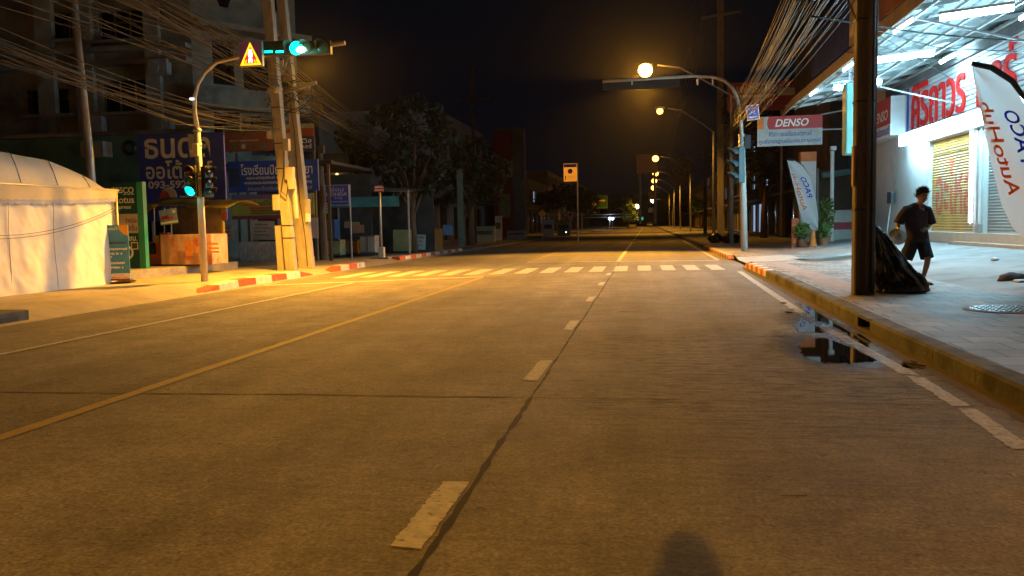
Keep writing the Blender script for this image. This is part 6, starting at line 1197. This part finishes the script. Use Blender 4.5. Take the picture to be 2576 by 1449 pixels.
for i in range(44):                      # right-hand fan
    x0 = 3.15+rnd.uniform(-0.35, 0.55); z0 = 5.0+rnd.random()**1.3*2.1
    cable('overhead_cable', 'orange-lit cable fanning from the dark pole to the right traffic light', 'cable fan above the right pavement', [(x0-0.1, 3.0, z0+0.8), (x0, 14.0, z0), (3.6+rnd.uniform(-.3, .35), 34, 4.85+(z0-5)*0.55+rnd.uniform(-.1, .1)), (5.0+rnd.uniform(-.2, .2), 62, 6.2+rnd.uniform(-.5, .8))], rnd.uniform(0.05, 0.3), rnd.uniform(0.008, 0.017), rnd.choice([M_CABLEL, M_CABLEL, M_CABLE]))
for i in range(4):
    cable('overhead_cable', 'thin bright wire hanging beside the far street lamps', 'high line wires beside the far lamps', [(3.6+i*0.45, 62, 17.3), (3.3+i*0.35, 118, 14+0.4*i), (3.2+i*.3, 190, 13)], 0.25, 0.03, M_CABLEL)
for i, (a, c, mid) in enumerate([((2040, 40), (2576, 104), (2330, 84)), ((2150, 60), (2576, 130), (2360, 120)), ((2120, 130), (2576, 128), (2400, 150)), ((2200, 80), (2480, 260), (2380, 190)), ((2180, 110), (2576, 160), (2360, 150))]):
    cable('service_wire', 'black service wire drooping across the red-lettered wall sign', 'service wires in front of the shop sign', [at(a[0], a[1], 13.8), at(mid[0], mid[1], 16.5), at(c[0], c[1], 18.0)], 0.05, (0.022, 0.012, 0.01, 0.008, 0.008)[i], M_BLACK)

# ------------------------------------------------------------------ people
def skin_mesh(J, E_, root, sub=2):
    """grow one surface round a skeleton; J: name -> (point, radius or (rx, ry))"""
    names = list(J); me = bpy.data.meshes.new('sk'); me.from_pydata([J[n][0] for n in names], [(names.index(a), names.index(c)) for a, c in E_], [])
    o = bpy.data.objects.new('sk', me); col.objects.link(o); sk = o.modifiers.new('skin', 'SKIN'); sk.use_smooth_shade = True
    for i, n in enumerate(names):
        r = J[n][1]; me.skin_vertices[0].data[i].radius = r if isinstance(r, tuple) else (r, r); me.skin_vertices[0].data[i].use_root = (n == root)
    o.modifiers.new('sub', 'SUBSURF').levels = sub; dg = bpy.context.evaluated_depsgraph_get(); r = bpy.data.meshes.new_from_object(o.evaluated_get(dg)); bpy.data.objects.remove(o); return r
def join(name, meshes, m, parent):
    bm = bmesh.new()
    for x in meshes: bm.from_mesh(x)
    me = bpy.data.meshes.new(name); bm.to_mesh(me); bm.free()
    for p in me.polygons: p.use_smooth = True
    return obj(name, me, m, parent)
def hand(wrist, d, palm_n, s=1.0, curl=0.5, thumb=1):
    """palm with four fingers and a thumb; d = pointing direction, palm_n = where the palm faces"""
    d, palm_n = Vector(d).normalized(), Vector(palm_n).normalized(); side = d.cross(palm_n).normalized(); w = Vector(wrist); out = []
    out.append(skin_mesh({'a': (w-d*0.03, 0.024), 'b': (w+d*0.045*s, (0.030, 0.019)), 'c': (w+d*0.085*s, (0.033, 0.015))}, [('a', 'b'), ('b', 'c')], 'a', 2))
    for k, (off, L_) in enumerate(((-0.030, 0.070), (-0.010, 0.080), (0.010, 0.075), (0.029, 0.058))):
        p = w+d*0.080*s+side*off*s; q, c_ = d, curl; J = {'0': (p-d*0.02, 0.0095)}; E_ = []
        for j in range(3):
            q = (q+palm_n*c_*0.75).normalized(); p = p+q*L_*s*(0.45, 0.32, 0.26)[j]; J[str(j+1)] = (p, 0.0088-0.0008*j); E_.append((str(j), str(j+1)))
        out.append(skin_mesh(J, E_, '0', 1))
    p = w+d*0.03*s-side*0.028*thumb*s; q = (d-side*thumb*0.9+palm_n*0.4).normalized(); e = (d-side*thumb*0.2+palm_n*0.5).normalized()
    out.append(skin_mesh({'0': (w+d*0.02*s, 0.014), '1': (p, 0.0115), '2': (p+q*0.032*s, 0.0105), '3': (p+q*0.032*s+e*0.028*s, 0.009)}, [('0', '1'), ('1', '2'), ('2', '3')], '0', 1))
    return out
def ring_loft(b, pts, n=20, fold=0.0, seed=0):
    """pts: (centre, rx, ry); cloth tube with soft folds"""
    rows = []
    for i, (c, rx, ry) in enumerate(pts):
        c = Vector(c); t = (Vector(pts[min(i+1, len(pts)-1)][0])-Vector(pts[max(i-1, 0)][0])).normalized(); x = Vector((1, 0, 0)); x = (x-t*x.dot(t)).normalized(); y = t.cross(x)
        row = []
        for k in range(n):
            a = k*2*math.pi/n; f = 1+fold*noise.noise(Vector((math.cos(a)*2.2+seed, math.sin(a)*2.2, c.z*5)))
            row.append(b.bm.verts.new(c+x*math.cos(a)*rx*f+y*math.sin(a)*ry*f))
        rows.append(row)
    for a, c in zip(rows, rows[1:]):
        for k in range(n): b.bm.faces.new((a[k], a[(k+1) % n], c[(k+1) % n], c[k]))
    return b
def head_meshes(c, yaw, s=1.0, tilt=0.0):
    """skull, jaw, nose, brow, ears round the head centre c; face looks along -Y before yaw"""
    q = Matrix.Rotation(yaw, 3, 'Z') @ Matrix.Rotation(tilt, 3, 'X'); c = Vector(c); bm = bmesh.new()
    r = bmesh.ops.create_uvsphere(bm, u_segments=28, v_segments=20, radius=1)
    for v in bm.verts:
        x, y, z = v.co; low = max(0, -z)
        X, Y, Z = x*0.074*(1-0.38*low**1.6), y*0.094*(1-0.12*low), z*0.116
        if z < 0 and y < 0: Y *= 1-0.06*low; Z -= 0.006*low
        if y < -0.5:
            for ex in (-0.42, 0.42):                                    # eye sockets
                dd = (x-ex)**2+(z-0.02)**2; Y += 0.011*math.exp(-dd*28)
            Y -= 0.004*math.exp(-((z-0.22)**2)*60)                       # brow
            Y -= 0.005*math.exp(-((z+0.52)**2)*50-(x*x)*9); Y -= 0.006*math.exp(-((z+0.85)**2)*30-(x*x)*10)
        v.co = c+q @ Vector((X, Y, Z))*s
    me = bpy.data.meshes.new('h'); bm.to_mesh(me); bm.free(); out = [me]
    P = lambda x, y, z: c+q @ Vector((x, y, z))*s
    out.append(skin_mesh({'0': (P(0, -0.088, 0.018), 0.009*s), '1': (P(0, -0.103, -0.010), 0.011*s), '2': (P(0, -0.112, -0.030), 0.0145*s), '3': (P(0, -0.092, -0.040), 0.010*s)}, [('0', '1'), ('1', '2'), ('2', '3')], '0', 1))
    for sx in (-1, 1): out.append(skin_mesh({'0': (P(sx*0.070, 0.010, 0.022), (0.010*s, 0.018*s)), '1': (P(sx*0.077, 0.012, 0.0), (0.010*s, 0.017*s)), '2': (P(sx*0.072, 0.006, -0.026), (0.009*s, 0.011*s))}, [('0', '1'), ('1', '2')], '0', 1))
    return out, P
def face_parts(P, parent, s=1.0):
    for sx in (-1, 1): MB().sphere(tuple(P(sx*0.031, -0.082, 0.003)), 0.0115*s, 8).build('eye', mat('eye_white', (0.55, 0.53, 0.5), 0.3, 0.05, 3), parent, True); MB().sphere(tuple(P(sx*0.031, -0.0915, 0.003)), 0.0055*s, 6).build('iris', M_BLACK, parent, True)
    MB().tube([P(-0.024, -0.092, -0.060), P(-0.008, -0.098, -0.058), P(0.008, -0.098, -0.058), P(0.024, -0.092, -0.060)], [0.003, 0.0055, 0.0055, 0.003], 6).build('mouth', mat('lips', (0.20, 0.08, 0.06), 0.5), parent, True)
    for sx in (-1, 1): MB().tube([P(sx*0.014, -0.092, 0.024), P(sx*0.03, -0.094, 0.029), P(sx*0.048, -0.084, 0.024)], 0.0035, 5).build('eyebrow', M_BLACK, parent, True)
def hair(P, parent, seed, n=900, L_=0.05):
    b = MB(); rnd = random.Random(seed); bm = b.bm; r = bmesh.ops.create_icosphere(bm, subdivisions=4, radius=1)
    for v in bm.verts:
        x, y, z = v.co; k = 1+0.16*noise.noise(v.co*4+Vector((seed, 0, 0)))+0.07*noise.noise(v.co*11)
        if z < 0.16-0.55*y*0.6 and y < 0.2: k = 0.55
        elif z < -0.35: k = 0.6
        v.co = P(x*0.086*k, y*0.104*k+0.006, z*0.124*k+0.016)
    for i in range(n):
        d = Vector((rnd.gauss(0, 1), rnd.gauss(0, 1), rnd.gauss(0.3, 1))).normalized()
        if d.z < -0.1 or (d.y < -0.45 and d.z < 0.45): continue
        a = Vector((d.x*0.086, d.y*0.104, d.z*0.124+0.016)); e = a+(d+Vector((rnd.gauss(0, .5), rnd.gauss(0, .5), rnd.gauss(0, .4)))).normalized()*L_*rnd.uniform(0.4, 1); w_ = Vector((rnd.gauss(0, 1), rnd.gauss(0, 1), 0)).normalized()*0.006
        bm.faces.new([bm.verts.new(P(*q)) for q in (a-w_, a+w_, e)])
    b.build('hair', mat('black_hair', (0.012, 0.010, 0.009), 0.6, 0.3, 30), parent, True)
M_SKIN = mat('brown_skin', (0.30, 0.16, 0.10), 0.55, 0.12, 12, 0.05)

# the man on the pavement
man = thing('person', 'barefoot man in a dark shirt and dark shorts holding a round grey pot', 'person', (4.64, 15.55, 0.152)); man.scale = (0.96, 0.95, 0.925)
HC = (0.0, -0.03, 1.625)
J = {'pelvis': ((-0.06, 0.02, 0.90), (0.135, 0.10)), 'waist': ((-0.07, 0.02, 1.05), (0.125, 0.09)), 'chest': ((-0.085, 0.02, 1.25), (0.15, 0.105)), 'collar': ((-0.07, 0.02, 1.42), (0.10, 0.075)), 'neck': ((-0.035, 0.0, 1.50), 0.052), 'skull': ((0.0, -0.005, 1.57), 0.052),
     'ls': ((-0.26, 0.0, 1.405), 0.058), 'le': ((-0.385, 0.03, 1.135), 0.042), 'lw': ((-0.43, -0.14, 0.985), 0.027),
     'rs': ((0.11, 0.02, 1.395), 0.058), 're': ((0.185, 0.10, 1.13), 0.042), 'rw': ((0.085, -0.08, 1.035), 0.027),
     'lh': ((-0.15, 0.02, 0.84), 0.085), 'lk': ((-0.275, 0.03, 0.47), 0.058), 'lc': ((-0.31, 0.16, 0.30), 0.052), 'la': ((-0.345, 0.30, 0.10), 0.034), 'lt': ((-0.40, 0.20, 0.03), (0.042, 0.022)),
     'rh': ((0.025, 0.02, 0.84), 0.085), 'rk': ((0.09, -0.10, 0.485), 0.058), 'rc': ((0.085, -0.03, 0.33), 0.052), 'ra': ((0.035, 0.01, 0.085), 0.034), 'rb': ((0.10, -0.05, 0.035), (0.042, 0.030)), 'rt': ((0.185, -0.10, 0.020), (0.040, 0.018))}
E_ = [('pelvis', 'waist'), ('waist', 'chest'), ('chest', 'collar'), ('collar', 'neck'), ('neck', 'skull'), ('collar', 'ls'), ('ls', 'le'), ('le', 'lw'), ('collar', 'rs'), ('rs', 're'), ('re', 'rw'), ('pelvis', 'lh'), ('lh', 'lk'), ('lk', 'lc'), ('lc', 'la'), ('la', 'lt'), ('pelvis', 'rh'), ('rh', 'rk'), ('rk', 'rc'), ('rc', 'ra'), ('ra', 'rb'), ('rb', 'rt')]
hm, P = head_meshes(HC, 0.45, 1.04, 0.12)
toes = [skin_mesh({'0': (Vector((0.165+0.012*k, -0.075-0.018*(2-k), 0.016)), 0.012), '1': (Vector((0.205+0.004*k-0.006*abs(k-3), -0.125+0.022*k, 0.011)), 0.0095)}, [('0', '1')], '0', 1) for k in range(5)]
join('body', [skin_mesh(J, E_, 'pelvis', 2)]+hm+toes+hand((-0.43, -0.14, 0.985), (-0.05, -0.55, -0.75), (0.1, -0.75, 0.5), 1.0, 0.75, -1)+hand((0.085, -0.08, 1.035), (-0.8, -0.5, -0.25), (-0.3, 0.9, 0.1), 1.0, 0.5, 1), M_SKIN, man)
face_parts(P, man); hair(P, man, 3, 1800, 0.085)
M_SHIRT = mat('dark_plum_shirt', (0.022, 0.014, 0.018), 0.85, 0.4, 8, 0.2); M_SHORT = mat('dark_shorts', (0.012, 0.013, 0.016), 0.85, 0.4, 8, 0.2)
b = MB(); ring_loft(b, [((-0.055, 0.01, 0.79), 0.195, 0.150), ((-0.06, 0.01, 0.86), 0.195, 0.148), ((-0.07, 0.015, 1.0), 0.185, 0.138), ((-0.08, 0.02, 1.15), 0.192, 0.138), ((-0.085, 0.02, 1.28), 0.205, 0.142), ((-0.08, 0.02, 1.37), 0.205, 0.128), ((-0.075, 0.02, 1.425), 0.165, 0.100), ((-0.06, 0.015, 1.46), 0.10, 0.082), ((-0.045, 0.005, 1.485), 0.07, 0.068)], 32, 0.10, 1)
ring_loft(b, [((-0.165, 0.01, 1.40), 0.085, 0.095), ((-0.25, 0.01, 1.385), 0.088, 0.092), ((-0.31, 0.015, 1.29), 0.086, 0.088), ((-0.365, 0.025, 1.165), 0.086, 0.088), ((-0.375, 0.027, 1.14), 0.082, 0.084)], 20, 0.12, 2)
ring_loft(b, [((0.01, 0.02, 1.395), 0.085, 0.095), ((0.10, 0.025, 1.375), 0.088, 0.092), ((0.14, 0.05, 1.28), 0.088, 0.088), ((0.18, 0.085, 1.15), 0.090, 0.088), ((0.187, 0.09, 1.125), 0.086, 0.084)], 20, 0.12, 3)
sh = b.build('shirt', M_SHIRT, man, True); sh.modifiers.new('t', 'SOLIDIFY').thickness = 0.006
b = MB()
for sx in (-1, 1): b.poly([(-0.045+sx*0.015, -0.085, 1.40), (-0.045+sx*0.085, -0.055, 1.455), (-0.04+sx*0.075, -0.01, 1.50), (-0.042+sx*0.05, -0.055, 1.475)], (0, -0.012, 0))
b.build('collar', M_SHIRT, man)
MB().sphere((0.035, -0.145, 1.045), 0.010, 6).build('pocket_stud', M_WHITE, man)
b = MB(); ring_loft(b, [((-0.06, 0.015, 0.97), 0.155, 0.118), ((-0.06, 0.015, 0.86), 0.168, 0.128), ((-0.06, 0.015, 0.78), 0.155, 0.115)], 24, 0.05, 4)
ring_loft(b, [((-0.14, 0.015, 0.84), 0.115, 0.120), ((-0.175, 0.015, 0.70), 0.118, 0.120), ((-0.215, 0.02, 0.58), 0.120, 0.118), ((-0.25, 0.025, 0.475), 0.122, 0.118)], 20, 0.12, 5)
ring_loft(b, [((0.02, 0.01, 0.84), 0.115, 0.120), ((0.045, -0.03, 0.70), 0.112, 0.118), ((0.065, -0.06, 0.58), 0.112, 0.114), ((0.078, -0.085, 0.495), 0.112, 0.112)], 20, 0.12, 6)
so_ = b.build('shorts', M_SHORT, man, True); so_.modifiers.new('t', 'SOLIDIFY').thickness = 0.006
# the pot in his hand
o = thing('pot', 'round grey metal pot held in the hand of the barefoot man', 'pot', (4.64-0.445, 15.55-0.26, 0.152+0.832)); b = MB()
prof = [(0.002, -0.125), (0.06, -0.122), (0.10, -0.095), (0.125, -0.04), (0.128, 0.02), (0.112, 0.075), (0.098, 0.10), (0.108, 0.115)]
b.loft([((0, 0, z), r, r) for r, z in prof], 28, False); pt = b.build('bowl', mat('dull_metal', (0.32, 0.40, 0.42), 0.35, 0.15, 5, metal=0.6), o, True); pt.rotation_euler = (0.35, -0.75, 0); pt.modifiers.new('t', 'SOLIDIFY').thickness = 0.004
MB().cone((0, 0, -0.0), (0, 0, 0.004), 0.10, n=24).build('lid', mat('dull_metal_dark', (0.06, 0.055, 0.05), 0.6), pt).location = (0, 0, 0.09)

# the photographer, whose head throws the shadow at the foot of the picture
ph = thing('person', 'photographer standing behind the camera, seen only by the head shadow on the road', 'person', (0.05, -0.58, -0.07))
J = {'pelvis': ((0, 0, 0.90), (0.135, 0.10)), 'waist': ((0, 0, 1.03), (0.125, 0.09)), 'chest': ((0, 0, 1.22), (0.15, 0.105)), 'collar': ((0, 0, 1.36), (0.10, 0.075)), 'neck': ((0, -0.0, 1.43), 0.075), 'skull': ((0, 0.01, 1.50), 0.055)}
E_ = [('pelvis', 'waist'), ('waist', 'chest'), ('chest', 'collar'), ('collar', 'neck'), ('neck', 'skull')]
for s_, n_ in ((-1, 'l'), (1, 'r')):
    J.update({n_+'s': ((s_*0.18, 0, 1.34), 0.06), n_+'e': ((s_*0.22, 0.05, 1.10), 0.043), n_+'w': ((s_*0.07, 0.23, 1.22), 0.027), n_+'h': ((s_*0.09, 0, 0.84), 0.085), n_+'k': ((s_*0.10, 0.02, 0.46), 0.06), n_+'a': ((s_*0.11, -0.02, 0.09), 0.038), n_+'t': ((s_*0.13, 0.15, 0.035), (0.045, 0.03))})
    E_ += [('collar', n_+'s'), (n_+'s', n_+'e'), (n_+'e', n_+'w'), ('pelvis', n_+'h'), (n_+'h', n_+'k'), (n_+'k', n_+'a'), (n_+'a', n_+'t')]
hm, P = head_meshes((0, 0.02, 1.54), math.pi, 1.04)
join('body', [skin_mesh(J, E_, 'pelvis', 2)]+hm+hand((-0.07, 0.23, 1.22), (0.3, 0.6, 0.6), (0.9, 0, -0.2), 1, 0.5, -1)+hand((0.07, 0.23, 1.22), (-0.3, 0.6, 0.6), (-0.9, 0, -0.2), 1, 0.5, 1), M_SKIN, ph)
face_parts(P, ph); hair(P, ph, 5, 900, 0.05)
MB().loft([((0, -0.02, 1.37), 0.10, 0.08), ((0, -0.03, 1.45), 0.098, 0.085), ((0, -0.02, 1.54), 0.092, 0.09)], 20).build('long_hair', mat('black_hair', (0, 0, 0)), ph, True)
b = MB(); ring_loft(b, [((0, 0, 0.84), 0.175, 0.125), ((0, 0, 1.02), 0.165, 0.118), ((0, 0, 1.22), 0.185, 0.128), ((0, 0, 1.34), 0.175, 0.11), ((0, 0, 1.40), 0.09, 0.08)], 24, 0.06, 8)
for s_ in (-1, 1): ring_loft(b, [((s_*0.12, 0, 1.34), 0.085, 0.085), ((s_*0.185, 0.01, 1.30), 0.078, 0.08), ((s_*0.21, 0.035, 1.17), 0.07, 0.072)], 16, 0.08, 9)
b.build('shirt', mat('grey_shirt', (0.10, 0.10, 0.11), 0.85, 0.3, 8), ph, True); b = MB()
for s_ in (-1, 1): ring_loft(b, [((s_*0.075, 0, 0.93), 0.11, 0.12), ((s_*0.095, 0.01, 0.65), 0.09, 0.1), ((s_*0.105, 0.0, 0.35), 0.075, 0.08), ((s_*0.11, -0.02, 0.10), 0.07, 0.075)], 18, 0.06, 10)
b.build('trousers', M_SHORT, ph, True)
MB().box((-0.03, 0.325, 1.30), (0.145, 0.008, 0.072)).bevel(0.003).build('phone_case', M_BLACK, thing('phone', 'phone held up by the photographer behind the camera', 'phone', (0.05, -0.58, -0.07)))

# ------------------------------------------------------------------ thin scattering volume added to make lamp halos, standing in for bloom
HZ = 0.0001
if HZ:
    hz = MB().box((0, 200, 10.0), (160, 480, 22.2)).build('halo_haze'); hz['kind'] = 'stuff'
    m = bpy.data.materials.new('halo_air'); m.use_nodes = True; n = m.node_tree; n.nodes.remove(n.nodes['Principled BSDF'])
    pv = n.nodes.new('ShaderNodeVolumePrincipled'); pv.inputs['Color'].default_value = (0.9, 0.9, 0.9, 1); pv.inputs['Density'].default_value = HZ; pv.inputs['Anisotropy'].default_value = 0.93
    n.links.new(pv.outputs[0], n.nodes['Material Output'].inputs['Volume']); hz.data.materials.append(m)
